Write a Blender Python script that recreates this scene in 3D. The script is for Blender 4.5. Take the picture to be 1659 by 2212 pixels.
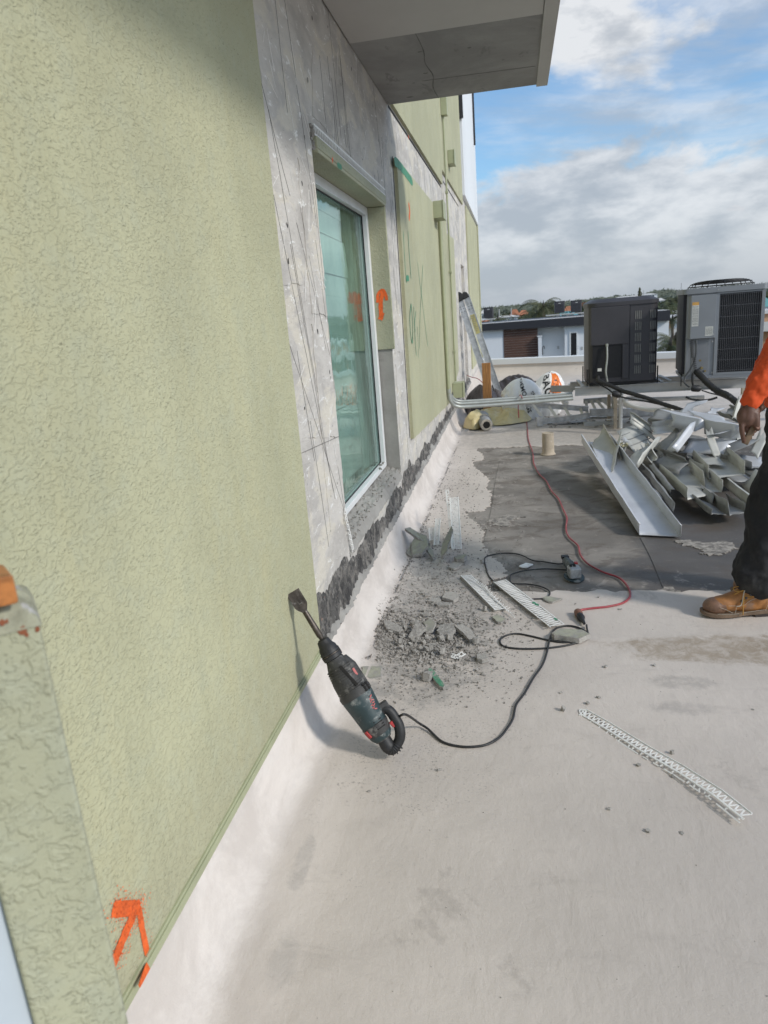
import bpy, bmesh, math, random
from mathutils import Vector, Matrix, Euler, noise
from mathutils.geometry import tessellate_polygon
rad = math.radians
S = bpy.context.scene
for o in list(bpy.data.objects): bpy.data.objects.remove(o)
C = bpy.data.collections.new('place'); S.collection.children.link(C)

# ------------------------------------------------------------------ camera
F, CX, CY = 1531.0, 829.5, 1106.0          # focal length and centre of the 1659 x 2212 measuring grid
CAM = Vector((0.83, 0.0, 1.5))
_p, _y, _r = rad(-15.26), rad(11.2), rad(-4.5)
FW = Vector((-math.sin(_y)*math.cos(_p), math.cos(_y)*math.cos(_p), math.sin(_p)))
_r0 = Vector((math.cos(_y), math.sin(_y), 0)); _u0 = _r0.cross(FW)
RT = _r0*math.cos(_r) + _u0*math.sin(_r); UP = -_r0*math.sin(_r) + _u0*math.cos(_r)
cd = bpy.data.cameras.new('camera'); cam = bpy.data.objects.new('camera', cd); C.objects.link(cam)
cam.matrix_world = Matrix(((RT.x, UP.x, -FW.x, CAM.x), (RT.y, UP.y, -FW.y, CAM.y), (RT.z, UP.z, -FW.z, CAM.z), (0, 0, 0, 1)))
cd.sensor_fit = 'HORIZONTAL'; cd.sensor_width = 36.0; cd.lens = F/1659.0*36.0
cd.clip_start = 0.02; cd.clip_end = 9000
cd.dof.use_dof = True; cd.dof.focus_distance = 3.2; cd.dof.aperture_fstop = 7.5
S.camera = cam

# ------------------------------------------------------------------ light
SUN_AZ, SUN_EL = 24.0, 33.0                # degrees: azimuth from +X towards -Y, elevation
sdir = Vector((math.cos(rad(SUN_AZ))*math.cos(rad(SUN_EL)), -math.sin(rad(SUN_AZ))*math.cos(rad(SUN_EL)), math.sin(rad(SUN_EL))))
ld = bpy.data.lights.new('sun', 'SUN'); ld.energy = 2.3; ld.angle = rad(7.0); ld.color = (1.0, 0.955, 0.89)
sun = bpy.data.objects.new('sun', ld); C.objects.link(sun)
sun.rotation_euler = sdir.to_track_quat('Z', 'Y').to_euler()
W_ = bpy.data.worlds.new('World'); S.world = W_; W_.use_nodes = True
nt = W_.node_tree; nt.nodes.clear()
def N(t, **k):
    n = nt.nodes.new(t)
    for a, b in k.items(): setattr(n, a, b)
    return n
def L(a, b): nt.links.new(a, b)
out = N('ShaderNodeOutputWorld'); bg = N('ShaderNodeBackground'); L(bg.outputs[0], out.inputs[0])
bg.inputs[1].default_value = 0.15
sky = N('ShaderNodeTexSky', sky_type='NISHITA', sun_disc=False)
sky.sun_elevation = rad(SUN_EL); sky.sun_rotation = math.atan2(sdir.x, sdir.y)
sky.air_density = 1.0; sky.dust_density = 1.2; sky.ozone_density = 1.6
CL1, CL2 = 3.62, 1.86
geo = N('ShaderNodeNewGeometry'); sep = N('ShaderNodeSeparateXYZ'); L(geo.outputs['Position'], sep.inputs[0])
def M_(op, a, b=None, c=None, clamp=False):
    n = N('ShaderNodeMath', operation=op); n.use_clamp = clamp
    for i, v in enumerate((a, b, c)):
        if v is None: continue
        if hasattr(v, 'is_linked') or hasattr(v, 'links'): L(v, n.inputs[i])
        else: n.inputs[i].default_value = v
    return n.outputs[0]
zc = M_('MAXIMUM', sep.outputs[2], 0.0); zd = M_('ADD', zc, 0.30)
cx_ = M_('DIVIDE', sep.outputs[0], zd); cy_ = M_('DIVIDE', sep.outputs[1], zd)
cmb = N('ShaderNodeCombineXYZ'); L(cx_, cmb.inputs[0]); L(cy_, cmb.inputs[1])
def cloud(scale, det, rough, off, lo, hi, stretch=(1, 1, 1), dist=0.0):
    mp = N('ShaderNodeMapping'); L(cmb.outputs[0], mp.inputs[0]); mp.inputs['Location'].default_value = off; mp.inputs['Scale'].default_value = stretch
    tx = N('ShaderNodeTexNoise'); L(mp.outputs[0], tx.inputs[0]); tx.inputs['Scale'].default_value = scale
    tx.inputs['Detail'].default_value = det; tx.inputs['Roughness'].default_value = rough; tx.inputs['Distortion'].default_value = dist
    mr = N('ShaderNodeMapRange', interpolation_type='SMOOTHSTEP'); L(tx.outputs[0], mr.inputs[0]); mr.inputs[1].default_value = lo; mr.inputs[2].default_value = hi
    return mr.outputs[0]
c1 = cloud(1.9, 10, 0.55, (CL1, CL2, 0), 0.53, 0.66, (1, 1, 1), 0.15)      # cumulus decks
c2 = cloud(2.2, 9, 0.60, (9.1, 4.2, 0), 0.38, 0.72, (0.7, 1.7, 1), 0.5)    # thin streaks
def puff(scale, det, rough, off, lo, hi, zs=2.2, dist=0.2):
    mp = N('ShaderNodeMapping'); L(geo.outputs['Position'], mp.inputs[0]); mp.inputs['Location'].default_value = off; mp.inputs['Scale'].default_value = (1, 1, zs)
    tx = N('ShaderNodeTexNoise'); L(mp.outputs[0], tx.inputs[0]); tx.inputs['Scale'].default_value = scale; tx.inputs['Detail'].default_value = det; tx.inputs['Roughness'].default_value = rough; tx.inputs['Distortion'].default_value = dist
    mr = N('ShaderNodeMapRange', interpolation_type='SMOOTHSTEP'); L(tx.outputs[0], mr.inputs[0]); mr.inputs[1].default_value = lo; mr.inputs[2].default_value = hi
    return mr.outputs[0]
low = N('ShaderNodeMapRange', interpolation_type='SMOOTHSTEP')
ez = M_('ADD', sep.outputs[2], M_('MULTIPLY', M_('SUBTRACT', puff(6, 8, 0.6, (2, 5, 1), 0.2, 0.8), 0.5), 0.11)); L(ez, low.inputs[0])
low.inputs[1].default_value = 0.190; low.inputs[2].default_value = 0.140; low.inputs[3].default_value = 0.0; low.inputs[4].default_value = 0.93
m1 = M_('MULTIPLY', c2, 0.72); m2 = M_('MAXIMUM', c1, m1); mask = M_('MAXIMUM', m2, low.outputs[0], clamp=True)
shade = puff(9.5, 9, 0.55, (1.3, 7.7, 3.3), 0.36, 0.66, 2.4, 0.1)
hz = N('ShaderNodeMapRange'); L(sep.outputs[2], hz.inputs[0]); hz.inputs[1].default_value = 0.0; hz.inputs[2].default_value = 0.10; hz.inputs[3].default_value = 0.18; hz.inputs[4].default_value = 1.0
hs = M_('MULTIPLY', shade, hz.outputs[0]); hi_ = N('ShaderNodeMapRange'); L(sep.outputs[2], hi_.inputs[0]); hi_.inputs[1].default_value = 0.18; hi_.inputs[2].default_value = 0.34; hi_.inputs[3].default_value = 0.0; hi_.inputs[4].default_value = 0.55
shade = M_('ADD', hs, M_('MULTIPLY', hi_.outputs[0], M_('ADD', shade, 0.45)), clamp=True)
cc = N('ShaderNodeMix', data_type='RGBA'); L(shade, cc.inputs[0])
cc.inputs[6].default_value = (2.75, 3.05, 3.45, 1); cc.inputs[7].default_value = (4.9, 5.05, 5.25, 1)
blue = N('ShaderNodeMix', data_type='RGBA', blend_type='MULTIPLY'); blue.inputs[0].default_value = 1.0
L(sky.outputs[0], blue.inputs[6]); blue.inputs[7].default_value = (0.80, 1.0, 1.12, 1)
mx = N('ShaderNodeMix', data_type='RGBA'); L(mask, mx.inputs[0]); L(blue.outputs[2], mx.inputs[6]); L(cc.outputs[2], mx.inputs[7])
L(mx.outputs[2], bg.inputs[0])
S.view_settings.view_transform = 'Standard'; S.view_settings.look = 'None'
S.view_settings.exposure = 0.10; S.view_settings.gamma = 1.0; S.view_settings.use_curve_mapping = False
S.cycles.use_denoising = True
S.cycles.max_bounces = 6; S.cycles.transparent_max_bounces = 8

# ------------------------------------------------------------------ measuring helpers: photo grid -> points of real surfaces
def ray(px, py): return FW + RT*((px-CX)/F) + UP*((CY-py)/F)
def G(px, py, z=0.0):
    v = ray(px, py); return CAM + v*((z-CAM.z)/v.z)
def W(px, py, x=0.0):
    v = ray(px, py); return CAM + v*((x-CAM.x)/v.x)
def P(px, py, y):
    v = ray(px, py); return CAM + v*((y-CAM.y)/v.y)
def D(px, py, d):
    v = ray(px, py); return CAM + v*(d/math.hypot(v.x, v.y))

# ------------------------------------------------------------------ materials
MATS = {}
class NT:
    def __init__(s, name):
        s.m = bpy.data.materials.new(name); s.m.use_nodes = True; s.t = s.m.node_tree; s.t.nodes.clear()
        s.out = s.n('ShaderNodeOutputMaterial'); s.b = s.n('ShaderNodeBsdfPrincipled'); s.l(s.b.outputs[0], s.out.inputs[0])
    def n(s, t, **k):
        x = s.t.nodes.new(t)
        for a, b in k.items(): setattr(x, a, b)
        return x
    def l(s, a, b): s.t.links.new(a, b)
    def pos(s, scale=(1, 1, 1), rot=(0, 0, 0), loc=(0, 0, 0), obj=False):
        c = s.n('ShaderNodeTexCoord').outputs['Object'] if obj else s.n('ShaderNodeNewGeometry').outputs['Position']
        mp = s.n('ShaderNodeMapping'); s.l(c, mp.inputs[0]); mp.inputs['Scale'].default_value = scale; mp.inputs['Rotation'].default_value = rot
        mp.inputs['Location'].default_value = loc
        return mp.outputs[0]
    def noise(s, scale, vec, det=4, rough=0.55, dist=0.0):
        x = s.n('ShaderNodeTexNoise'); s.l(vec, x.inputs[0]); x.inputs['Scale'].default_value = scale; x.inputs['Detail'].default_value = det
        x.inputs['Roughness'].default_value = rough; x.inputs['Distortion'].default_value = dist; return x.outputs[0]
    def rng(s, v, a, b, c=0.0, d=1.0, smooth=True):
        x = s.n('ShaderNodeMapRange'); x.interpolation_type = 'SMOOTHSTEP' if smooth else 'LINEAR'
        s.l(v, x.inputs[0]); x.inputs[1].default_value = a; x.inputs[2].default_value = b; x.inputs[3].default_value = c; x.inputs[4].default_value = d
        return x.outputs[0]
    def mix(s, f, a, b, mode='MIX'):
        x = s.n('ShaderNodeMix', data_type='RGBA', blend_type=mode)
        for v, i in ((f, 0), (a, 6), (b, 7)):
            if hasattr(v, 'links'): s.l(v, x.inputs[i])
            elif i == 0: x.inputs[0].default_value = v
            else: x.inputs[i].default_value = (*v, 1)
        return x.outputs[2]
    def math(s, op, a, b=0.0, clamp=False):
        x = s.n('ShaderNodeMath', operation=op); x.use_clamp = clamp
        for v, i in ((a, 0), (b, 1)):
            if hasattr(v, 'links'): s.l(v, x.inputs[i])
            else: x.inputs[i].default_value = v
        return x.outputs[0]
    def xyz(s, obj=False):
        c = s.n('ShaderNodeTexCoord').outputs['Object'] if obj else s.n('ShaderNodeNewGeometry').outputs['Position']
        x = s.n('ShaderNodeSeparateXYZ'); s.l(c, x.inputs[0]); return x.outputs
    def bump(s, h, strength, dist, prev=None):
        x = s.n('ShaderNodeBump'); s.l(h, x.inputs['Height']); x.inputs['Strength'].default_value = strength; x.inputs['Distance'].default_value = dist
        if prev is not None: s.l(prev, x.inputs['Normal'])
        return x.outputs[0]
    def done(s, col, rough=0.8, nor=None, metal=0.0, spec=None):
        if hasattr(col, 'links'): s.l(col, s.b.inputs['Base Color'])
        else: s.b.inputs['Base Color'].default_value = (*col, 1)
        if hasattr(rough, 'links'): s.l(rough, s.b.inputs['Roughness'])
        else: s.b.inputs['Roughness'].default_value = rough
        s.b.inputs['Metallic'].default_value = metal
        if spec is not None: s.b.inputs['Specular IOR Level'].default_value = spec
        if nor is not None: s.l(nor, s.b.inputs['Normal'])
        return s.m
def mat(name, col, rough=0.7, metal=0.0, var=0.2, scale=12, bs=0.25, bscale=80, bd=0.002, dirt=None, dlo=0.55, dhi=0.7, dscale=6, stretch=(1, 1, 1), spec=None, obj=False):
    """a general procedural surface: two-tone mottling, optional dirt patches, fine relief"""
    if name in MATS: return MATS[name]
    t = NT(name); v = t.pos(stretch, obj=obj)
    n1 = t.noise(scale, v, 5, 0.6)
    dk = tuple(c*(1-var) for c in col); lt = tuple(min(1, c*(1+var*0.6)) for c in col)
    c = t.mix(t.rng(n1, 0.3, 0.7), dk, lt)
    r = rough
    if dirt:
        n2 = t.noise(dscale, v, 7, 0.65, 0.3)
        d = t.rng(n2, dlo, dhi); c = t.mix(d, c, dirt)
    n3 = t.noise(bscale, v, 4, 0.6)
    nb = t.bump(n3, bs, bd) if bs else None
    MATS[name] = t.done(c, r, nb, metal, spec); return MATS[name]

def m_stucco(name, col, coarse=1.0, dusty=0.35):
    t = NT(name); v = t.pos(); x = t.xyz()
    a = t.noise(62/coarse, t.pos((1, 0.75, 1.15)), 3, 0.55, 0.9)
    worms = t.rng(a, 0.47, 0.60)                       # flattened knock-down islands
    b = t.noise(230, v, 3, 0.6)
    pits = t.rng(t.noise(185, t.pos((1, 0.45, 1.3), (0.5, 0, 0)), 2, 0.5, 0.5), 0.32, 0.40, 1.0, 0.0)
    fleck = t.math('MULTIPLY', pits, t.rng(t.noise(6, v, 4, 0.6), 0.30, 0.58, 0.25, 1.0))
    big = t.noise(1.1, v, 6, 0.62); st = t.noise(2.2, t.pos((1, 2.6, 0.28)), 5, 0.6)
    c = t.mix(t.rng(big, 0.35, 0.68), tuple(k*0.90 for k in col), tuple(min(1, k*1.07) for k in col))
    c = t.mix(t.rng(t.noise(3.2, t.pos((1, 1.6, 0.16)), 7, 0.66, 0.2), 0.50, 0.70, 0, 0.5), c, (col[0]*0.86, col[1]*0.86, col[2]*0.84))
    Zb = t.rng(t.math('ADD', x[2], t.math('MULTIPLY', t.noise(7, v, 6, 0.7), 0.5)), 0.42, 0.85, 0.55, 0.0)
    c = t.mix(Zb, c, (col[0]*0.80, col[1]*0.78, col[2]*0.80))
    c = t.mix(t.rng(st, 0.52, 0.75, 0, 0.35), c, (col[0]*1.06, col[1]*0.99, col[2]*0.86))
    c = t.mix(t.rng(t.noise(14, v, 5, 0.6), 0.45, 0.7, 0, dusty), c, (col[0]*0.93, col[1]*0.98, col[2]*1.10))
    c = t.mix(t.math('MULTIPLY', fleck, 0.42), c, tuple(k*0.34 for k in col))
    h = t.math('ADD', t.math('MULTIPLY', worms, 1.0), t.math('MULTIPLY', b, 0.35))
    h = t.math('SUBTRACT', h, t.math('MULTIPLY', fleck, 1.0))
    nb = t.bump(h, 0.52, 0.0034*coarse)
    MATS[name] = t.done(c, 0.78, nb); return MATS[name]
GREEN = (0.455, 0.445, 0.29)
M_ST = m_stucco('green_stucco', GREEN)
M_STC = m_stucco('coarse_green_stucco', (0.40, 0.40, 0.28), 1.1)
def m_render():
    t = NT('stripped_render'); v = t.pos(); x = t.xyz()
    a = t.noise(4.2, t.pos((1, 0.5, 1)), 8, 0.66, 0.3); b = t.noise(26, t.pos((1, .38, 1)), 7, 0.72, 0.4); f = t.noise(120, t.pos((1, .5, 1)), 4, 0.6)
    c = t.mix(t.rng(a, 0.38, 0.62), (0.44, 0.415, 0.385), (0.58, 0.55, 0.51))
    c = t.mix(t.rng(t.noise(5.3, t.pos((1, .5, 1), (0.2, 0, 0)), 8, 0.65, .4), 0.50, 0.60, 0, 0.8), c, (0.63, 0.585, 0.50))
    c = t.mix(t.rng(b, 0.57, 0.66, 0, 0.85), c, (0.80, 0.79, 0.77))
    c = t.mix(t.rng(t.noise(30, t.pos((1, .4, 1.2), (0.35, 0, 0)), 7, 0.7, .4), 0.63, 0.71, 0, 0.5), c, (0.25, 0.235, 0.215))
    c = t.mix(t.rng(f, 0.66, 0.72, 0, 0.6), c, (0.12, 0.12, 0.12))
    h = t.math('ADD', t.noise(9, t.pos((1, .5, 1)), 8, 0.7), t.math('MULTIPLY', b, 0.5))
    MATS['stripped_render'] = t.done(c, 0.9, t.bump(h, 0.9, 0.012)); return t.m
M_RD = m_render()
def m_dark():
    t = NT('torn_black_flashing'); v = t.pos()
    a = t.noise(22, t.pos((1, 1, 0.5), (0.5, 0, 0)), 7, 0.7, 0.6); b = t.noise(70, v, 5, 0.65)
    big = t.noise(5.5, t.pos((1, 1, 1.6)), 7, 0.68, 0.5)
    c = t.mix(t.rng(a, 0.42, 0.60), (0.045, 0.043, 0.042), (0.125, 0.118, 0.11))
    c = t.mix(t.rng(big, 0.52, 0.60, 0, 0.85), c, (0.25, 0.235, 0.215))
    c = t.mix(t.rng(t.noise(13, v, 8, 0.72, 0.4), 0.48, 0.62, 0, 0.55), c, (0.30, 0.275, 0.245))
    c = t.mix(t.rng(b, 0.60, 0.70, 0, 0.7), c, (0.42, 0.40, 0.37))
    c = t.mix(t.rng(t.noise(40, v, 3, 0.6), 0.70, 0.75, 0, 0.8), c, (0.40, 0.24, 0.18))
    MATS['torn'] = t.done(c, 0.85, t.bump(t.math('ADD', a, t.math('MULTIPLY', b, 0.5)), 1.0, 0.02)); return t.m
M_DK = m_dark()
def m_coat(name, base, dirtc, near=False):
    t = NT(name); v = t.pos(); X, Y, Z = t.xyz()
    c = t.mix(t.rng(t.noise(0.9, v, 7, 0.6), 0.36, 0.66), tuple(k*0.90 for k in base), tuple(min(1, k*1.08) for k in base))
    c = t.mix(t.rng(t.noise(5.5, t.pos((0.5, 1.6, 1)), 7, 0.7, 0.4), 0.54, 0.72, 0, 0.40), c, dirtc)
    c = t.mix(t.rng(t.noise(2.2, v, 8, 0.72, 0.6), 0.59, 0.66, 0, 0.42), c, tuple(k*0.86 for k in dirtc))
    c = t.mix(t.rng(t.noise(150, v, 3, 0.6), 0.70, 0.74, 0, 0.75), c, (0.13, 0.12, 0.11))
    if near:
        # dust and grit lying round the heap of broken stucco (fixed in place)
        def blob(cx, cy, rx, ry, lo=1.0, hi=0.35):
            dx = t.math('DIVIDE', t.math('SUBTRACT', X, cx), rx); dy = t.math('DIVIDE', t.math('SUBTRACT', Y, cy), ry)
            r2 = t.math('ADD', t.math('MULTIPLY', dx, dx), t.math('MULTIPLY', dy, dy))
            r2 = t.math('ADD', r2, t.math('MULTIPLY', t.math('SUBTRACT', t.noise(5, v, 8, 0.72, 0.5), 0.5), 3.4))
            return t.math('MULTIPLY', t.rng(r2, lo, hi), t.rng(t.noise(16, v, 8, 0.75, 0.4), 0.34, 0.60, 0.25, 1.0))
        c = t.mix(t.math('MULTIPLY', blob(0.34, 3.35, 0.42, 1.0), 0.72), c, (0.27, 0.255, 0.235))
        c = t.mix(t.math('MULTIPLY', blob(0.40, 4.6, 0.30, 0.7), 0.45), c, (0.33, 0.30, 0.26))
        g = t.rng(t.noise(95, v, 4, 0.65), 0.55, 0.63)
        c = t.mix(t.math('MULTIPLY', t.math('MULTIPLY', g, blob(0.38, 3.3, 0.60, 1.6)), 0.7), c, (0.16, 0.15, 0.14))
        # rust-brown stain band
        c = t.mix(t.math('MULTIPLY', blob(1.75, 3.02, 0.62, 0.15), 0.75), c, (0.30, 0.235, 0.165))
        c = t.mix(t.math('MULTIPLY', blob(2.2, 3.05, 0.40, 0.17), 0.6), c, (0.24, 0.17, 0.11))
        c = t.mix(t.math('MULTIPLY', blob(1.45, 2.72, 0.16, 0.07), 0.5), c, (0.30, 0.275, 0.25))
        c = t.mix(t.math('MULTIPLY', blob(1.42, 2.52, 0.18, 0.06), 0.4), c, (0.31, 0.285, 0.265))
        c = t.mix(t.math('MULTIPLY', blob(1.83, 2.62, 0.07, 0.06), 0.5), c, (0.29, 0.26, 0.22))
        c = t.mix(t.math('MULTIPLY', blob(0.19, 1.62, 0.03, 0.12), 0.5), c, (0.33, 0.305, 0.28)); c = t.mix(t.math('MULTIPLY', blob(0.23, 1.30, 0.04, 0.10), 0.4), c, (0.36, 0.33, 0.30))
        # trodden dirt farther along the roof
        c = t.mix(t.math('MULTIPLY', blob(1.0, 8.6, 1.6, 0.8), 0.55), c, (0.27, 0.25, 0.225))
        c = t.mix(t.math('MULTIPLY', blob(2.3, 10.2, 1.8, 1.2), 0.50), c, (0.30, 0.28, 0.25))
    # the newer white coat runs out from the cant on to the roof with a soft brushed edge
    edge = t.math('ADD', X, t.math('MULTIPLY', t.math('SUBTRACT', t.noise(3.5, t.pos((1, 0.5, 1)), 8, 0.68), 0.5), 0.22))
    grit = t.math('MULTIPLY', t.math('SUBTRACT', t.noise(110, v, 3, 0.6), 0.5), 0.10)
    wf = t.rng(t.math('ADD', edge, grit), 0.065, 0.225 , 1.0, 0.0)
    wf = t.math('MULTIPLY', wf, t.rng(Y, 9.5, 10.5, 1.0, 0.0))
    c = t.mix(wf, c, t.mix(t.rng(t.noise(4, t.pos((1, .6, 1)), 8, .7, .4), .38, .62), (0.56, 0.505, 0.46), (0.69, 0.63, 0.58))) if near else t.mix(t.math('SUBTRACT', 1.0, wf), c, (0.56, 0.495, 0.44))
    fine = t.noise(260, v, 3, 0.6); brush = t.noise(22, t.pos((1.5, 0.6, 1), (0, 0, 0.25)), 6, 0.7); big = t.noise(3.5, v, 5, 0.6)
    h = t.math('ADD', t.math('MULTIPLY', fine, 0.25), t.math('MULTIPLY', brush, 0.6)); h = t.math('ADD', h, t.math('MULTIPLY', big, 3.0)); h = t.math('ADD', h, t.math('MULTIPLY', t.noise(11, t.pos((1, .6, 1), (0, 0, .4)), 7, 0.62, 0.6), 1.3))
    MATS[name] = t.done(c, 0.62, t.bump(h, 0.42, 0.006)); return t.m
M_COAT = m_coat('roof_coating', (0.57, 0.51, 0.455), (0.41, 0.365, 0.325), True)
M_FIL = m_coat('white_cant_coating', (0.72, 0.65, 0.60), (0.56, 0.50, 0.45))
def m_membrane():
    t = NT('bare_membrane'); v = t.pos()
    c = t.mix(t.rng(t.noise(1.3, v, 7, 0.65, 0.3), 0.36, 0.60), (0.165, 0.148, 0.130), (0.285, 0.258, 0.228))
    X, Y, Z = t.xyz()
    wet = t.rng(t.math('ADD', t.math('SUBTRACT', X, t.math('MULTIPLY', Y, 0.10)), t.math('MULTIPLY', t.noise(2.6, v, 6, 0.6), 0.9)), 1.38, 1.62)
    c = t.mix(t.math('MULTIPLY', wet, 0.72), c, (0.035, 0.030, 0.027))
    c = t.mix(t.rng(t.noise(3.1, t.pos((0.4, 1.6, 1)), 6, 0.6, 0.2), 0.56, 0.68, 0, 0.35), c, (0.20, 0.19, 0.18))
    c = t.mix(t.rng(t.noise(330, v, 2, 0.5), 0.55, 0.72, 0, 0.6), c, (0.26, 0.24, 0.22))
    ex = t.rng(t.math('ABSOLUTE', t.math('SUBTRACT', X, 0.62)), 0.0, 0.65, 0.10, 0.0); ey = t.rng(t.math('ABSOLUTE', t.math('SUBTRACT', Y, 3.7)), 0.0, 0.5, 0.09, 0.0); ey2 = t.rng(t.math('ABSOLUTE', t.math('SUBTRACT', Y, 7.2)), 0.0, 0.7, 0.09, 0.0)
    res = t.math('ADD', t.noise(9, t.pos((1, .7, 1)), 9, 0.74, 0.5), t.math('MAXIMUM', ex, t.math('MAXIMUM', ey, ey2)))
    c = t.mix(t.rng(res, 0.62, 0.70, 0, 0.6), c, (0.40, 0.36, 0.32))
    c = t.mix(t.rng(t.noise(26, v, 6, 0.72), 0.60, 0.74, 0, 0.5), c, (0.33, 0.30, 0.265))
    c = t.mix(t.rng(t.noise(4.2, t.pos((.7, 1, 1)), 9, 0.72, 0.8), 0.50, 0.60, 0, 0.55), c, (0.10, 0.078, 0.06))
    r = t.rng(wet, 0, 1, 0.85, 0.55)
    MATS['mem'] = t.done(c, r, t.bump(t.noise(300, v, 3, 0.6), 0.5, 0.002)); return t.m
M_MEM = m_membrane()
def m_concrete(name, base):
    t = NT(name); v = t.pos()
    c = t.mix(t.rng(t.noise(1.6, v, 8, 0.65, 0.3), 0.36, 0.66), tuple(k*0.72 for k in base), base)
    c = t.mix(t.rng(t.noise(7, t.pos((1, 0.5, 1)), 6, 0.7, 0.3), 0.60, 0.68, 0, 0.55), c, tuple(k*0.45 for k in base))
    c = t.mix(t.rng(t.noise(90, v, 4, 0.6), 0.66, 0.72, 0, 0.5), c, tuple(k*0.35 for k in base))
    MATS[name] = t.done(c, 0.85, t.bump(t.noise(20, v, 7, 0.7), 0.4, 0.006)); return t.m
M_CON = m_concrete('raw_concrete', (0.34, 0.325, 0.30))
M_SLAB = m_concrete('slab_concrete', (0.34, 0.33, 0.315))
M_DCOAT = mat('dirty_old_coating', (0.33, 0.30, 0.265), 0.85, var=0.4, scale=30, bs=0.6, bscale=60, bd=0.004, dirt=(0.16, 0.145, 0.13), dlo=0.50, dhi=0.58, dscale=22)
M_SOF = mat('painted_soffit', (0.50, 0.48, 0.45), 0.85, var=0.06, scale=1.5, bscale=60, bs=0.3)
def m_rubble():
    t = NT('broken_stucco'); v = t.pos(obj=True); oi = t.n('ShaderNodeObjectInfo')
    base = t.mix(oi.outputs['Random'], (0.27, 0.255, 0.235), (0.42, 0.395, 0.36))
    c = t.mix(t.rng(t.noise(60, v, 5, 0.65), 0.40, 0.65), base, (0.44, 0.42, 0.385))
    MATS['rub'] = t.done(c, 0.95, t.bump(t.noise(90, t.pos(), 6, 0.75), 1.0, 0.008)); return t.m
M_RUB = m_rubble()
M_GRIT = mat('grit', (0.30, 0.28, 0.255), 0.95, var=0.45, scale=45, bs=0.4)
M_WHITE = mat('white_vinyl', (0.84, 0.83, 0.80), 0.5, var=0.08, scale=30, bs=0.1, dirt=(0.45, 0.42, 0.38), dlo=0.60, dhi=0.74, dscale=25)
M_FRAME = mat('white_window_frame', (0.74, 0.75, 0.75), 0.4, var=0.05, scale=8, bs=0.05)
M_ALU = mat('aluminium', (0.55, 0.56, 0.57), 0.42, 0.75, var=0.25, scale=14, bs=0.12, dirt=(0.33, 0.32, 0.30), dlo=0.58, dhi=0.75, dscale=9)
M_SHEET = mat('flashing_metal', (0.47, 0.465, 0.425), 0.50, 0.1, var=0.16, scale=5, bs=0.12, bscale=20, dirt=(0.27, 0.25, 0.20), dlo=0.60, dhi=0.78, dscale=7, spec=0.5)
M_SHEETW = mat('pale_flashing_metal', (0.58, 0.59, 0.61), 0.45, 0.2, var=0.10, scale=5, bs=0.1, bscale=20, dirt=(0.35, 0.34, 0.31), dlo=0.66, dhi=0.8, dscale=7)
M_SHEETD = mat('dull_flashing_metal', (0.24, 0.24, 0.23), 0.5, 0.1, var=0.25, scale=6, bs=0.15, bscale=20, dirt=(0.17, 0.16, 0.14), dlo=0.55, dhi=0.72, dscale=7)
M_STEEL = mat('painted_steel', (0.44, 0.44, 0.43), 0.5, 0.1, var=0.12, scale=4, bs=0.1, dirt=(0.24, 0.13, 0.08), dlo=0.68, dhi=0.76, dscale=5)
M_CHAR = mat('charcoal_cabinet', (0.048, 0.046, 0.052), 0.5, 0.1, var=0.10, scale=4, bs=0.06)
M_GREY = mat('grey_cabinet', (0.25, 0.265, 0.285), 0.45, 0.2, var=0.06, scale=3, bs=0.05)
M_COIL = mat('dark_coil', (0.012, 0.012, 0.014), 0.6, 0.2, var=0.2, scale=30, bs=0.1)
M_WIRE = mat('guard_wire', (0.20, 0.20, 0.21), 0.4, 0.6, var=0.1)
M_BLACK = mat('black_rubber', (0.020, 0.020, 0.021), 0.55, var=0.3, scale=25, bs=0.2, dirt=(0.13, 0.125, 0.12), dlo=0.60, dhi=0.74, dscale=22)
M_CORD = mat('black_cord', (0.022, 0.022, 0.023), 0.5, var=0.2, scale=30, bs=0.1, dirt=(0.10, 0.10, 0.095), dlo=0.58, dhi=0.75, dscale=18)
M_RED = mat('red_cord', (0.34, 0.045, 0.055), 0.45, var=0.2, scale=20, bs=0.1, dirt=(0.33, 0.17, 0.16), dlo=0.55, dhi=0.75, dscale=14)
M_TEAL = mat('teal_tool_housing', (0.024, 0.044, 0.048), 0.5, var=0.2, scale=25, bs=0.2, dirt=(0.24, 0.25, 0.24), dlo=0.52, dhi=0.70, dscale=24)
M_TOOLK = mat('dark_tool_housing', (0.040, 0.039, 0.038), 0.6, var=0.25, scale=25, bs=0.35, bscale=160, dirt=(0.17, 0.165, 0.155), dlo=0.50, dhi=0.68, dscale=26)
M_TOOLR = mat('red_tool_trim', (0.40, 0.035, 0.035), 0.45, var=0.1, dirt=(0.25, 0.2, 0.19), dlo=0.6, dhi=0.75, dscale=40)
M_BIT = mat('worn_steel', (0.105, 0.088, 0.075), 0.45, 0.75, var=0.4, scale=50, bs=0.3, dirt=(0.30, 0.28, 0.26), dlo=0.58, dhi=0.68, dscale=45)
M_CAST = mat('cast_aluminium', (0.42, 0.43, 0.43), 0.5, 0.5, var=0.3, scale=40, bs=0.3, dirt=(0.14, 0.14, 0.135), dlo=0.55, dhi=0.7, dscale=30)
M_WOOD = mat('pine_board', (0.44, 0.21, 0.075), 0.6, var=0.3, scale=14, bs=0.2, stretch=(6, 6, 0.5), dirt=(0.24, 0.10, 0.04), dlo=0.60, dhi=0.72, dscale=4)
M_HWOOD = mat('varnished_wood', (0.42, 0.16, 0.045), 0.35, var=0.3, scale=14, bs=0.15, stretch=(0.6, 6, 6))
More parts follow.
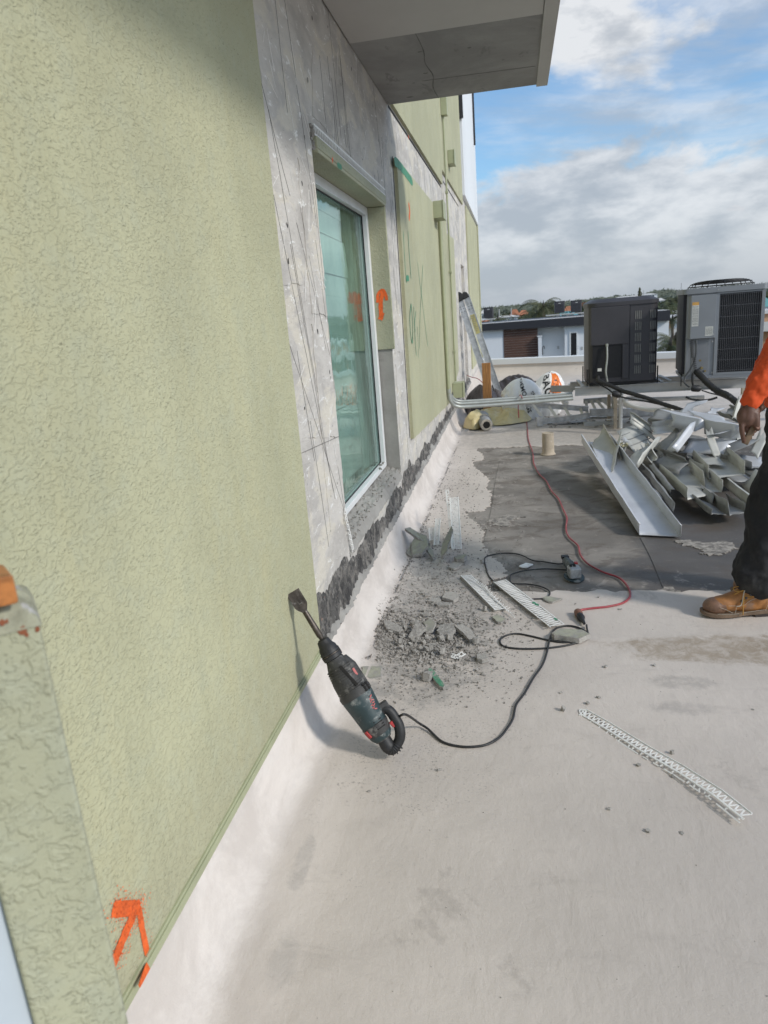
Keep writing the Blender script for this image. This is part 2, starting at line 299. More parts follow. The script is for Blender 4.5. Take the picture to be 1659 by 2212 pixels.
M_TARP = mat('dark_tarp', (0.050, 0.042, 0.042), 0.42, var=0.3, scale=6, bs=0.5, bscale=14, bd=0.02)
M_ORANGE = mat('orange_fabric', (0.62, 0.075, 0.012), 0.85, var=0.10, scale=7, bs=0.6, bscale=700, bd=0.0006, obj=True)
M_SPRAY = mat('orange_spray_paint', (0.78, 0.13, 0.02), 0.6, var=0.25, scale=40, bs=0.5, bscale=120, bd=0.003)
M_GSPRAY = mat('green_spray_paint', (0.07, 0.27, 0.15), 0.6, var=0.25, scale=30, bs=0.4, bscale=120, bd=0.003)
M_GPIPE = mat('green_painted_metal', (0.36, 0.375, 0.235), 0.5, var=0.1, scale=8, bs=0.15)
M_GALV = mat('galvanised_conduit', (0.38, 0.395, 0.37), 0.42, 0.35, var=0.12, scale=9, bs=0.1)
M_PVC = mat('white_pipe', (0.66, 0.65, 0.62), 0.4, var=0.08, scale=7, bs=0.05)
M_BEIGE = mat('beige_coated_pipe', (0.44, 0.37, 0.28), 0.75, var=0.15, scale=12, bs=0.6, bscale=40, bd=0.006, dirt=(0.62, 0.56, 0.47), dlo=0.58, dhi=0.7, dscale=14)
M_SKIN = mat('brown_skin', (0.115, 0.055, 0.035), 0.5, var=0.12, scale=40, bs=0.35, bscale=260, bd=0.0012)
M_PANTS = mat('black_work_trousers', (0.016, 0.016, 0.018), 0.9, var=0.3, dirt=(.05, .048, .045), dlo=.52, dhi=.75, dscale=5, scale=9, bs=0.5, bscale=30, bd=0.01)
M_BOOT = mat('tan_leather', (0.36, 0.155, 0.045), 0.55, var=0.3, scale=16, bs=0.35, bscale=120, bd=0.0015, dirt=(0.20, 0.13, 0.09), dlo=0.52, dhi=0.72, dscale=12)
M_BOOTT = mat('worn_toe_leather', (0.21, 0.115, 0.07), 0.5, var=0.3, scale=30, bs=0.35, bscale=120, bd=0.0015, dirt=(0.10, 0.055, 0.03), dlo=0.55, dhi=0.7, dscale=30)
M_SOLE = mat('boot_sole', (0.17, 0.115, 0.075), 0.8, var=0.2, scale=30, bs=0.3)
M_LACE = mat('yellow_lace', (0.42, 0.22, 0.045), 0.7, var=0.2, scale=80, bs=0.3)
M_LACEW = mat('grey_lace', (0.45, 0.41, 0.34), 0.7, var=0.2, scale=80, bs=0.3)
M_BAG = mat('white_bag_plastic', (0.84, 0.84, 0.83), 0.35, var=0.06, scale=6, bs=0.6, bscale=12, bd=0.02)
M_INK = mat('black_ink', (0.02, 0.02, 0.02), 0.5, bs=0)
M_LOGO = mat('orange_print', (0.85, 0.20, 0.02), 0.4, var=0.05, bs=0)
M_PAPER = mat('sticker_paper', (0.66, 0.66, 0.62), 0.5, var=0.06, bs=0)
M_TEXT = mat('small_print', (0.16, 0.16, 0.16), 0.6, bs=0)
M_ROLL = mat('grey_membrane_roll', (0.30, 0.31, 0.32), 0.6, var=0.12, scale=12, bs=0.3)
M_ROLLE = mat('roll_end', (0.42, 0.38, 0.32), 0.8, var=0.3, scale=40, bs=0.5)
M_DKHOLE = mat('dark_inside', (0.012, 0.011, 0.010), 0.9, bs=0)
M_BWHITE = mat('white_wall_paint', (0.72, 0.74, 0.76), 0.75, var=0.04, scale=0.5, bs=0)
M_FAS = mat('black_fascia', (0.022, 0.022, 0.028), 0.55, var=0.1, scale=0.4, bs=0)
M_SIDING = mat('brown_siding', (0.105, 0.055, 0.038), 0.7, var=0.15, scale=2, bs=0.1)
M_PEACH = mat('peach_wall', (0.52, 0.31, 0.18), 0.8, var=0.08, scale=0.3, bs=0)
M_TILE = mat('orange_roof_tile', (0.42, 0.17, 0.09), 0.8, var=0.25, scale=0.5, bs=0)
M_WROOF = mat('pale_roof', (0.62, 0.60, 0.57), 0.8, var=0.12, scale=0.2, bs=0)
M_BARK = mat('bark', (0.14, 0.11, 0.085), 0.9, var=0.2, scale=1.5, bs=0)
M_PLASTIC_Y = mat('yellow_plastic', (0.62, 0.52, 0.27), 0.3, var=0.12, scale=9, bs=0.8, bscale=16, bd=0.02)
def m_leaf(name, a, b, sc=0.35):
    t = NT(name); v = t.pos(); oi = t.n('ShaderNodeObjectInfo')
    c = t.mix(t.rng(t.noise(sc, v, 6, 0.7), 0.35, 0.65), a, b)
    c = t.mix(t.math('MULTIPLY', oi.outputs['Random'], 0.4), c, (0.11, 0.10, 0.045))
    MATS[name] = t.done(c, 0.65, None, spec=0.3); return t.m
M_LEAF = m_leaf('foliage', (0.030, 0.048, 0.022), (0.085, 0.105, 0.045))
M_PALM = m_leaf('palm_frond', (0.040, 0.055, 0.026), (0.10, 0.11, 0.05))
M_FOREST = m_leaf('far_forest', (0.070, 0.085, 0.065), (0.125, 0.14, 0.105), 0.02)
def m_glass():
    t = NT('green_glass'); t.t.nodes.remove(t.b)
    fr = t.n('ShaderNodeFresnel'); gb_ = t.n('ShaderNodeNewGeometry'); t.l(t.rng(gb_.outputs['Backfacing'], 0, 1, 1.5, 1/1.5, False), fr.inputs[0])
    gl = t.n('ShaderNodeBsdfGlossy'); gl.inputs['Roughness'].default_value = 0.015; gl.inputs['Color'].default_value = (0.84, 0.97, 0.93, 1); t.l(t.bump(t.noise(2.6, t.pos((1, 1, .5)), 4, .5, .6), 0.35, 0.02), gl.inputs['Normal'])
    tr = t.n('ShaderNodeBsdfTransparent'); tr.inputs['Color'].default_value = (0.84, 0.93, 0.895, 1)
    mx = t.n('ShaderNodeMixShader'); t.l(fr.outputs[0], mx.inputs[0]); t.l(tr.outputs[0], mx.inputs[1]); t.l(gl.outputs[0], mx.inputs[2])
    t.l(mx.outputs[0], t.out.inputs[0]); MATS['glass'] = t.m; return t.m
M_GLASS = m_glass()
# ------------------------------------------------------------------ mesh building
rnd = random.Random(7)
class MB:
    def __init__(s): s.v = []; s.f = []; s.m = []; s.mats = []
    def mi(s, m):
        if m is None: return 0
        if m not in s.mats: s.mats.append(m)
        return s.mats.index(m)
    def add(s, vs, fs, m=None):
        k = len(s.v); s.v += [Vector(v) for v in vs]; i = s.mi(m)
        for f in fs: s.f.append([a+k for a in f]); s.m.append(i)
        return s
    def box(s, lo, hi, m=None, mtx=None):
        x0, y0, z0 = lo; x1, y1, z1 = hi
        vs = [Vector(p) for p in ((x0,y0,z0),(x1,y0,z0),(x1,y1,z0),(x0,y1,z0),(x0,y0,z1),(x1,y0,z1),(x1,y1,z1),(x0,y1,z1))]
        if mtx is not None: vs = [mtx @ v for v in vs]
        return s.add(vs, [(3,2,1,0),(4,5,6,7),(0,1,5,4),(1,2,6,5),(2,3,7,6),(3,0,4,7)], m)
    def bar(s, a, b, w, h, up=(0, 0, 1), m=None):
        """rectangular bar from a to b; w across, h along up"""
        a, b = Vector(a), Vector(b); d = (b-a).normalized(); u = Vector(up); sd = d.cross(u)
        if sd.length < 1e-4: sd = d.cross(Vector((1, 0, 0)))
        sd.normalize(); u = sd.cross(d).normalized()
        vs = [p + sd*(i*w/2) + u*(j*h/2) for p in (a, b) for i, j in ((-1,-1),(1,-1),(1,1),(-1,1))]
        return s.add(vs, [(3,2,1,0),(4,5,6,7),(0,1,5,4),(1,2,6,5),(2,3,7,6),(3,0,4,7)], m)
    def tube(s, pts, r, n=8, m=None, caps=True):
        pts = [Vector(p) for p in pts]; rs = r if isinstance(r, (list, tuple)) else [r]*len(pts)
        t0 = (pts[1]-pts[0]).normalized(); nrm = t0.orthogonal().normalized(); rings = []
        for i, p in enumerate(pts):
            a = pts[max(0, i-1)]; b = pts[min(len(pts)-1, i+1)]; t = (b-a).normalized() if (b-a).length > 1e-9 else t0
            nrm = (nrm - t*nrm.dot(t)).normalized(); bi = t.cross(nrm)
            rings.append([p + (nrm*math.cos(2*math.pi*k/n) + bi*math.sin(2*math.pi*k/n))*rs[i] for k in range(n)])
        vs = [v for rg in rings for v in rg]; fs = []
        for i in range(len(pts)-1):
            for k in range(n): fs.append((i*n+k, i*n+(k+1) % n, (i+1)*n+(k+1) % n, (i+1)*n+k))
        if caps: fs += [tuple(range(n-1, -1, -1)), tuple((len(pts)-1)*n+k for k in range(n))]
        return s.add(vs, fs, m)
    def lathe(s, prof, mtx, n=24, m=None, sx=1.0, sy=1.0, caps=True):
        """prof: (distance along axis, radius)"""
        vs = []; fs = []
        for h, r in prof:
            for k in range(n):
                a = 2*math.pi*k/n; vs.append(mtx @ Vector((r*sx*math.cos(a), r*sy*math.sin(a), h)))
        for i in range(len(prof)-1):
            for k in range(n): fs.append((i*n+k, i*n+(k+1) % n, (i+1)*n+(k+1) % n, (i+1)*n+k))
        if caps: fs += [tuple(range(n-1, -1, -1)), tuple((len(prof)-1)*n+k for k in range(n))]
        return s.add(vs, fs, m)
    def prism(s, pts, off, m=None):
        """planar outline extruded along off"""
        pts = [Vector(p) for p in pts]; off = Vector(off); n = len(pts)
        tri = tessellate_polygon([pts]); nr = Vector((0, 0, 0))
        for i in range(n): nr += pts[i].cross(pts[(i+1) % n])
        flip = nr.dot(off) < 0
        vs = pts + [p+off for p in pts]; fs = []
        for t in tri:
            a, b, c = t
            nn = (pts[b]-pts[a]).cross(pts[c]-pts[a])
            if nn.dot(off) < 0: a, b, c = a, c, b
            fs.append((a+n, b+n, c+n)); fs.append((c, b, a))
        for i in range(n):
            j = (i+1) % n
            fs.append((i, j, j+n, i+n) if not flip else (j, i, i+n, j+n))
        return s.add(vs, fs, m)
    def grid(s, fn, nu, nv, m=None, closed_u=False):
        vs = [fn(i/(nu-(0 if closed_u else 1)), j/(nv-1)) for j in range(nv) for i in range(nu)]; fs = []
        for j in range(nv-1):
            for i in range(nu if closed_u else nu-1):
                fs.append((j*nu+i, j*nu+(i+1) % nu, (j+1)*nu+(i+1) % nu, (j+1)*nu+i))
        return s.add(vs, fs, m)
ORG = Vector((0, 0, 0))
def link(name, mb, m=None, parent=None, smooth=None, bevel=0.0, seg=2, org=None):
    global ORG
    o_ = Vector(org) if org is not None else (Vector(parent['_o']) if parent is not None and '_o' in parent else Vector((0, 0, 0)))
    me = bpy.data.meshes.new(name); me.from_pydata([v-o_ for v in mb.v], [], mb.f)
    ms = mb.mats if mb.mats else [m]
    for x in ms: me.materials.append(x)
    if mb.mats:
        if len(ms) > 1: me.polygons.foreach_set('material_index', mb.m)
    if smooth is not None:
        me.polygons.foreach_set('use_smooth', [True]*len(me.polygons)); me.set_sharp_from_angle(angle=rad(smooth))
    me.update()
    ob = bpy.data.objects.new(name, me); C.objects.link(ob)
    if parent is None: ob.location = o_; ob['_o'] = list(o_)
    else:
        ob.parent = parent; ob['_o'] = list(o_)
    if bevel:
        b = ob.modifiers.new('bevel', 'BEVEL'); b.width = bevel; b.segments = seg; b.limit_method = 'ANGLE'; b.angle_limit = rad(40)
        if smooth is None:
            me.polygons.foreach_set('use_smooth', [True]*len(me.polygons)); me.set_sharp_from_angle(angle=rad(30)); b.harden_normals = True
    return ob
def tag(o, label=None, cat=None, group=None, kind=None):
    if label: o['label'] = label
    if cat: o['category'] = cat
    if group: o['group'] = group
    if kind: o['kind'] = kind
    return o
def thing(name, label, cat, loc=(0, 0, 0), group=None):
    o = bpy.data.objects.new(name, None); C.objects.link(o); o.location = loc; o['_o'] = list(loc); o.empty_display_size = 0.05
    return tag(o, label, cat, group)
def smoothpath(pts, k=8):
    pts = [Vector(p) for p in pts]; P4 = [pts[0]*2-pts[1]] + pts + [pts[-1]*2-pts[-2]]; o = []
    for i in range(1, len(P4)-2):
        a, b, c, d = P4[i-1:i+3]
        for j in range(k):
            t = j/k; o.append(0.5*((2*b) + (c-a)*t + (2*a-5*b+4*c-d)*t*t + (-a+3*b-3*c+d)*t**3))
    o.append(pts[-1]); return o
def ragged(a, b, amp, step, seed=0, axis=None):
    """points from a to b with a torn outline"""
    a, b = Vector(a), Vector(b); n = max(2, int((b-a).length/step)); d = (b-a).normalized()
    ax = Vector(axis) if axis else d.cross(Vector((0, 0, 1))).normalized(); o = []
    for i in range(n+1):
        t = i/n; p = a.lerp(b, t); q = noise.noise(Vector((seed*7.3+t*(b-a).length/step*0.22, seed, 0)))*1.6 + noise.noise(Vector((t*(b-a).length/step*0.9, seed*3.1, 5)))*0.8
        o.append(p + ax*(amp*q if 0 < i < n else 0))
    return o
def frame_mtx(o, zdir, xdir=(1, 0, 0)):
    z = Vector(zdir).normalized(); x = Vector(xdir); x = (x - z*x.dot(z))
    if x.length < 1e-5: x = z.orthogonal()
    x.normalize(); y = z.cross(x); o = Vector(o)
    return Matrix(((x.x, y.x, z.x, o.x), (x.y, y.y, z.y, o.y), (x.z, y.z, z.z, o.z), (0, 0, 0, 1)))
def text_mb(mb, txt, fn, size=1.0, m=None, ext=0.0, bold=False):
    """flat lettering placed by fn(u, v) -> point"""
    cu = bpy.data.curves.new('t', 'FONT'); cu.body = txt; cu.size = size; cu.align_x = 'CENTER'; cu.align_y = 'CENTER'; cu.resolution_u = 3
    if bold: cu.offset = 0.022*size
    ob = bpy.data.objects.new('t', cu); C.objects.link(ob); bpy.context.view_layer.update()
    me = ob.to_mesh(); vs = [fn(v.co.x, v.co.y) for v in me.vertices]; fs = [tuple(p.vertices) for p in me.polygons]
    mb.add(vs, fs, m); ob.to_mesh_clear(); bpy.data.objects.remove(ob); bpy.data.curves.remove(cu)

# ================================================================== SETTING: roof
XR = 13.0
g = MB(); g.add([(-0.3, -4, -0.006), (XR, -4, -0.006), (XR, 18.5, -0.006), (-0.3, 18.5, -0.006)], [(0, 1, 2, 3)])
tag(link('bare_roof_membrane', g, M_MEM), kind='structure')
# the pale coating lies on the membrane with a torn hole: one C-shaped sheet 4 mm thick
near = ragged((XR, 3.72, 0), G(1060, 1278), 0.022, 0.022, 3)
left = [G(*p) for p in ((1050,1262),(1066,1250),(1092,1246),(1090,1225),(1068,1208),(1050,1190),(1040,1170),(1046,1150),(1035,1133),(1012,1118),(1004,1106),(1040,1104),(1058,1090),(1060,1066),(1048,1054),(1056,1036),(1040,1020),(1022,1008),(1020,998),(1046,992),(1040,980),(1028,972))]
lft = []
for i in range(len(left)-1):
    a, b = left[i], left[i+1]; lft += ragged(a, b, 0.020, 0.009, i+11)[:-1]
far = ragged(G(1032, 968), (XR, 7.35, 0), 0.05, 0.03, 8)
outl = [Vector((0.03, -4, 0)), Vector((XR, -4, 0))] + near + lft + far + [Vector((XR, 18.5, 0)), Vector((0.03, 18.5, 0))]
g = MB(); g.prism([Vector((p.x, p.y, -0.0055)) for p in outl], (0, 0, 0.0055))
tag(link('roof_floor', g, M_COAT), kind='structure')
g = MB()
def flake(pts, seed):
    o = []
    for i in range(len(pts)):
        o += ragged(pts[i], pts[(i+1) % len(pts)], 0.022, 0.007, seed+i)[:-1]
    g.prism([Vector((p.x, p.y, -0.0058)) for p in o], (0, 0, 0.0046))
def z3(l): return [G(829.5+x/4, 1026+y/4) for x, y in l]
flake(z3([(880,400),(960,372),(1060,340),(1150,345),(1225,360),(1120,378),(1085,402),(1095,425),(1060,445),(980,432),(915,440),(960,410)]), 40)
flake(z3([(770,440),(850,420),(900,460),(830,480)]), 60)
flake([G(1244+x/4, 864+y/4) for x, y in [(830,1212),(960,1205),(1110,1230),(1280,1215),(1370,1245),(1360,1290),(1240,1335),(1070,1325),(1100,1290),(1040,1275),(960,1255)]], 80)
flake([G(1244+x/4, 864+y/4) for x, y in [(700,1640),(790,1612),(905,1645),(900,1662),(720,1662)]], 95)
tag(link('coating_flakes', g, M_DCOAT), kind='structure')
# lap seam of the membrane
g = MB()
pth = [Vector((p.x, p.y, 0)) for p in smoothpath([G(1082, 996), G(1074, 1030), G(1064, 1100), G(1045, 1190)], 6)]
for a, b in zip(pth[:-1], pth[1:]): g.bar(a+Vector((0,0,-0.004)), b+Vector((0,0,-0.004)), 0.022, 0.004)
pth = [Vector((p.x, p.y, 0)) for p in smoothpath([G(1388, 1160), G(1412, 1205), G(1436, 1262), G(1446, 1277)], 6)]
for a, b in zip(pth[:-1], pth[1:]): g.bar(a+Vector((0,0,-0.004)), b+Vector((0,0,-0.004)), 0.030, 0.004)
tag(link('membrane_seam', g, M_MEM), kind='structure')
# brushed ridges of coating near the foot of the wall
g = MB()
for k, pts in enumerate([[(735,1560),(700,1625),(672,1672),(640,1740),(610,1800),(575,1905),(560,1960)], [(730,1600),(722,1660),(690,1740),(655,1790),(615,1850)], [(712,1580),(700,1640),(668,1700),(640,1760)]]):
    pth = [Vector((p.x, p.y, 0.0)) for p in smoothpath([G(*q) for q in pts], 10)]
    g.tube(pth, [0.0008+0.0022*abs(math.sin(i*0.21+k)) for i in range(len(pth))], 5)
tag(link('coating_ridges', g, M_FIL), kind='structure')

# cant strip: the coating turned up the foot of the wall
def zt(y):      # height of its upper edge
    if y < 2.57: return 0.197+0.003*math.sin(y*9)
    return 0.215 + 0.05*min(1, max(0, (y-3)/6)) + 0.022*noise.noise(Vector((y*3.1, 1, 0))) + 0.014*noise.noise(Vector((y*17, 2, 0)))
ys = [-4+0.25*i for i in range(20)] + [1.0+0.02*i for i in range(360)] + [8.2+0.1*i for i in range(101)]
g = MB(); prof = [(0.0, 1.0), (0.012, 0.98), (0.028, 0.70), (0.045, 0.40), (0.075, 0.17), (0.115, 0.050), (0.160, 0.016), (0.215, 0.004), (0.275, 0.0012), (0.33, -0.003)]
vs = []
for y in ys:
    z = zt(y); w = 1.0 + 0.12*noise.noise(Vector((y*0.9, 3, 0)))
    for i, (px_, pz) in enumerate(prof):
        vs.append(Vector((0.004 + px_*w + 0.004*noise.noise(Vector((y*5, i, 0))), y, pz*z if i < 6 else pz)))
n = len(prof); fs = [(j*n+i, j*n+i+1, (j+1)*n+i+1, (j+1)*n+i) for j in range(len(ys)-1) for i in range(n-1)]
g.add(vs, [f[::-1] for f in fs]); tag(link('cant_strip', g, M_COAT, smooth=60), kind='structure')
def cantz(x, prof=tuple(prof)):
    for (x0, z0), (x1, z1) in zip(prof[2:-1], prof[3:]):
        if x0 <= x < x1: return max(0, (z0+(z1-z0)*(x-x0)/(x1-x0))*(.2 if x0 < .16 else 1) if x0 < .115 else (z0*(.2 if x0 < .16 else 1)+(z1-z0*(.2 if x0 < .16 else 1))*(x-x0)/(x1-x0)))
    return 0.0 if x > .2 else .14

# hairline crack and grime along the toe of the cant
g = MB(); r_ = random.Random(15); y = 2.75
while y < 8.4:
    l = r_.uniform(.03, .10); w = r_.uniform(.0012, .0035)
    if r_.random() < .72: g.bar((.148+.010*noise.noise(Vector((y*1.7, 2, 9)))+.004*noise.noise(Vector((y*9, 2, 9))), y, .0215), (.148+.010*noise.noise(Vector(((y+l)*1.7, 2, 9)))+.004*noise.noise(Vector(((y+l)*9, 2, 9))), y+l, .0215), w, .003)
    y += l
tag(link('toe_crack', g, mat('crack_grime', (.20, .175, .15), .9, bs=0)), kind='structure')

# ================================================================== THE STUCCO BUILDING
bld = thing('stucco_building', 'long pale green stucco wall, partly stripped to grey render, with a balcony slab above', 'building', (0, 5, 0))
OY0, OY1, OZ0, OZ1 = 3.235, 4.945, 0.47, 2.235
g = MB(); T = -0.30
g.box((T, -4, -0.3), (0, OY0, 9)); g.box((T, OY1, -0.3), (0, 12.25, 9)); g.box((T, OY0, -0.3), (0, OY1, OZ0-.10)); g.box((T, OY0, OZ0-.10), (-.13, OY1, OZ0)); g.box((T, OY0, OZ1), (0, OY1, 9))
g.box((T, 12.25, -0.3), (0, 13.0, 0.30)); g.box((T, 12.25, 2.25), (0, 13.0, 9)); g.box((T, 13.0, -0.3), (0, 17.85, 9)); g.box((T, 12.25, 0.3), (-0.16, 13.0, 2.25))
link('wall', g, M_RD, bld)
def zt_band(y): return 0.405+0.06*noise.noise(Vector((y*2.3, 9, 0)))+0.055*noise.noise(Vector((y*7, 4, 0)))+0.012*noise.noise(Vector((y*41, 4, 0)))
# dark torn flashing band under the stripped render
g = MB(); ys = [2.57+0.014*i for i in range(760)]
rows = 7; vs = []
for y in ys:
    zb = zt(min(y, 17))-0.02; ztp = zt_band(y)-(0.05 if OY0-0.05 < y < OY1 else 0)-(0.06 if y > 5.4 else 0)
    for j in range(rows):
        t = j/(rows-1); z = zb+(ztp-zb)*t
        d = 0.006+0.018*(1-t)**1.2+0.007*noise.noise(Vector((y*24, z*60, 2)))+0.006*noise.noise(Vector((y*70, z*120, 6)))
        vs.append(Vector((max(0.0015, d) if 0 < j < rows-1 else (0.0015 if j else 0.03), y, z)))
fs = [((k)*rows+j, (k+1)*rows+j, (k+1)*rows+j+1, k*rows+j+1) for k in range(len(ys)-1) for j in range(rows-1)]
g.add(vs, fs); link('torn_flashing_band', g, M_DK, bld, smooth=35)
# grey mortar ledge left along the foot of the band
g = MB(); vs = []; ys = [2.60+0.016*i for i in range(650)]
for y in ys:
    zb = zt(min(y, 17))-.01; hh_ = .028+.04*noise.noise(Vector((y*2.9, 40, 0)))+.035*noise.noise(Vector((y*14, 41, 0)))
    for j in range(5):
        t_ = j/4; vs.append(Vector((.018+.022*(1-t_)+.012*noise.noise(Vector((y*30, t_*3, 44))) if j < 4 else .006, y, zb+max(.006, hh_)*t_)))
g.add(vs, [(k*5+j, (k+1)*5+j, (k+1)*5+j+1, k*5+j+1) for k in range(len(ys)-1) for j in range(4)]); link('mortar_ledge', g, M_CON, bld, smooth=35)
def wallpoly(name, pts, th, m, amp=0.004, step=0.03, x0=0.0, parent=bld, bevel=0.004):
    o = []; pts = [Vector((0, p[0], p[1])) for p in pts]
    for i in range(len(pts)):
        a, b = pts[i], pts[(i+1) % len(pts)]
        d = (b-a).normalized(); ax = Vector((0, -d.z, d.y)); o += ragged(a, b, amp, step, i+len(name), ax)[:-1]
    o = [Vector((x0, p.y, p.z)) for p in o]
    gg = MB(); gg.prism(o, (th, 0, 0)); return link(name, gg, m, parent, bevel=bevel, seg=2)
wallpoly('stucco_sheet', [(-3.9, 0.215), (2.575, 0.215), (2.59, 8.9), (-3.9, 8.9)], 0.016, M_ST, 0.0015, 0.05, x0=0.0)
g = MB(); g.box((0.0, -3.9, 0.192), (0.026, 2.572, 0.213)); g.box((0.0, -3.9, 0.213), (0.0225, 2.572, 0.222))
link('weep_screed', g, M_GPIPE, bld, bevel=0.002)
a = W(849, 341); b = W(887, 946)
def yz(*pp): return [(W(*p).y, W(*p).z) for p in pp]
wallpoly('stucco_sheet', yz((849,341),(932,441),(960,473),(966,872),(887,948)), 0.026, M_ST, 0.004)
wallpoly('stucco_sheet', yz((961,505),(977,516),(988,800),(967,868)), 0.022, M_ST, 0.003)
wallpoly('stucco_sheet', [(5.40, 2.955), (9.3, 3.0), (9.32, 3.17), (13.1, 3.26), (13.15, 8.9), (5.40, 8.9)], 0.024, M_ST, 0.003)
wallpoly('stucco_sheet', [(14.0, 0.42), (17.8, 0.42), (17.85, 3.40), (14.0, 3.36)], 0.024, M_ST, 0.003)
g = MB(); g.box((0.0, 13.2, 3.42), (0.06, 17.9, 8.95)); link('white_upper_wall', g, M_BWHITE, bld, bevel=0.004)
g = MB(); g.box((-0.3, 17.86, 0.38), (0.05, 18.05, 9.0)); link('end_wall', g, M_ST, bld)
g = MB(); g.box((0.002, 13.14, 4.6), (0.085, 13.19, 9.0)); g.box((0.062, 17.2, 5.0), (0.10, 17.28, 9.0)); link('dark_trim', g, M_FAS, bld)
g = MB(); g.box((0.027, 12.3, 5.4), (0.04, 13.1, 8.6)); link('upper_window_glass', g, M_COIL, bld)
# dark shadow gaps where saw cuts part the stucco
g = MB()
for (p, q) in (((847,338),(885,946)),((838,229),(952,404)),((957,392),(990,446))):
    a, b = W(*p), W(*q); g.bar(Vector((0.001, a.y, a.z)), Vector((0.001, b.y, b.z)), 0.016, 0.004, up=(1, 0, 0))
link('saw_cut', g, M_DKHOLE, bld)
# scored lines in the render, cut by the saw
g = MB(); r2 = random.Random(3)
def score(y0, z0, y1, z1, w=0.0022):
    n = max(3, int(math.hypot(y1-y0, z1-z0)/0.10)); pr = None
    for i in range(n+1):
        t = i/n; p = Vector((0.0042, y0+(y1-y0)*t+r2.uniform(-.003, .003), z0+(z1-z0)*t))
        if pr is not None and not (OY0 < (p.y+pr.y)/2 < OY1 and OZ0 < (p.z+pr.z)/2 < OZ1+0.08) and r2.random() > 0.10: g.bar(pr, p, w*r2.uniform(.25, .6), 0.0012, up=(1, 0, 0))
        pr = p
for k in range(9):
    y0 = r2.uniform(2.62, 3.2); z0 = r2.uniform(0.6, 2.8); s = r2.choice((1, 1, 1, -1)); l = r2.uniform(.35, 1.1)
    score(y0, z0, min(3.22, max(2.61, y0+s*l*r2.uniform(.12, .42))), max(.55, z0-l))
for k in range(11):
    y0 = r2.uniform(2.7, 5.3); z0 = r2.uniform(2.4, 3.0); l = r2.uniform(.15, .8); score(y0, z0, y0+l*r2.uniform(0.0, .35), z0-l)
for k in range(45):
    y0 = r2.uniform(5.0, 5.5) if k < 12 else r2.uniform(5.6, 12.5); z0 = r2.uniform(0.6, 2.9) if k < 30 else r2.uniform(2.72, 3.1); l = r2.uniform(.1, .5)
    score(y0, z0, y0+l*r2.uniform(-.1, .3), z0-l)
for k in range(16):
    y0 = r2.uniform(5.6, 12); score(y0, 0.56, y0+r2.uniform(-.02, .05), r2.uniform(.42, .5))
score(2.60, 1.02, 3.22, 0.98, 0.004); score(2.60, 2.33, 3.20, 1.35); score(2.62, 1.95, 3.05, .72); score(2.60, 1.45, 3.2, .62)
tag(link('score_marks', g, mat('score_line', (.17, .16, .15), .9, bs=0), bld), kind='stuff')
g = MB(); r2 = random.Random(31)
for k in range(70):
    y0 = r2.uniform(2.62, 3.18) if k < 45 else r2.uniform(3.3, 5.4); z0 = r2.uniform(.7, 2.8) if k < 45 else r2.uniform(2.4, 2.9); l = r2.uniform(.04, .22); a_ = r2.uniform(-1.2, -0.2)
    g.bar((0.0043, y0, z0), (0.0043, y0+l*math.cos(a_)*r2.choice((-1, 1))*0.6, z0+l*math.sin(a_)), r2.uniform(.001, .0028), 0.001, up=(1, 0, 0))
tag(link('pale_scratches', g, M_WHITE, bld), kind='stuff')
# gouges and holes in the render
g = MB(); r2 = random.Random(5)
for k in range(60):
    y0 = r2.uniform(2.62, 5.4); z0 = r2.uniform(.6, 2.9)
    if OY0-.05 < y0 < OY1+.05 and OZ0 < z0 < OZ1+.1: continue
    s = r2.uniform(.003, .009); n = 7
    g.add([(0.0044, y0, z0)]+[(0.0044, y0+s*r2.uniform(.5, 1.2)*math.cos(2*math.pi*i/n), z0+s*1.6*r2.uniform(.5, 1.2)*math.sin(2*math.pi*i/n)) for i in range(n)], [(0, i+1, (i+1) % n+1) for i in range(n)])
tag(link('gouges', g, M_DKHOLE, bld), kind='stuff')
# plates of render left proud of each other: block joints and patches
for k, pl in enumerate(([(2.61, .62), (2.88, .60), (2.90, 1.00), (2.61, 1.02)], [(2.61, 1.06), (2.90, 1.04), (2.92, 1.62), (2.61, 1.60)], [(2.94, 1.02), (3.225, .98), (3.225, 1.50), (2.95, 1.50)], [(2.93, .60), (3.225, .62), (3.225, .955), (2.93, .985)], [(2.61, 1.64), (2.90, 1.66), (2.95, 2.30), (2.62, 2.36)], [(2.97, 1.54), (3.225, 1.53), (3.225, 2.10), (2.99, 2.14)], [(3.3, 2.36), (4.1, 2.34), (4.05, 2.60), (3.4, 2.66)], [(5.02, .62), (5.40, .60), (5.42, 1.2), (5.02, 1.18)], [(5.02, 1.25), (5.42, 1.26), (5.40, 2.02), (5.02, 2.0)])):
    wallpoly('render_plate', pl, .0022+.0008*(k % 3), M_RD, .012, .03, bevel=.0008)
g = MB()
for (y0, z0, y1, z1) in ((2.60, .60, 2.86, 1.42), (2.90, .58, 3.22, 1.00), (2.88, 1.04, 3.225, 1.80), (5.0, 1.3, 5.45, 2.0)):
    pass
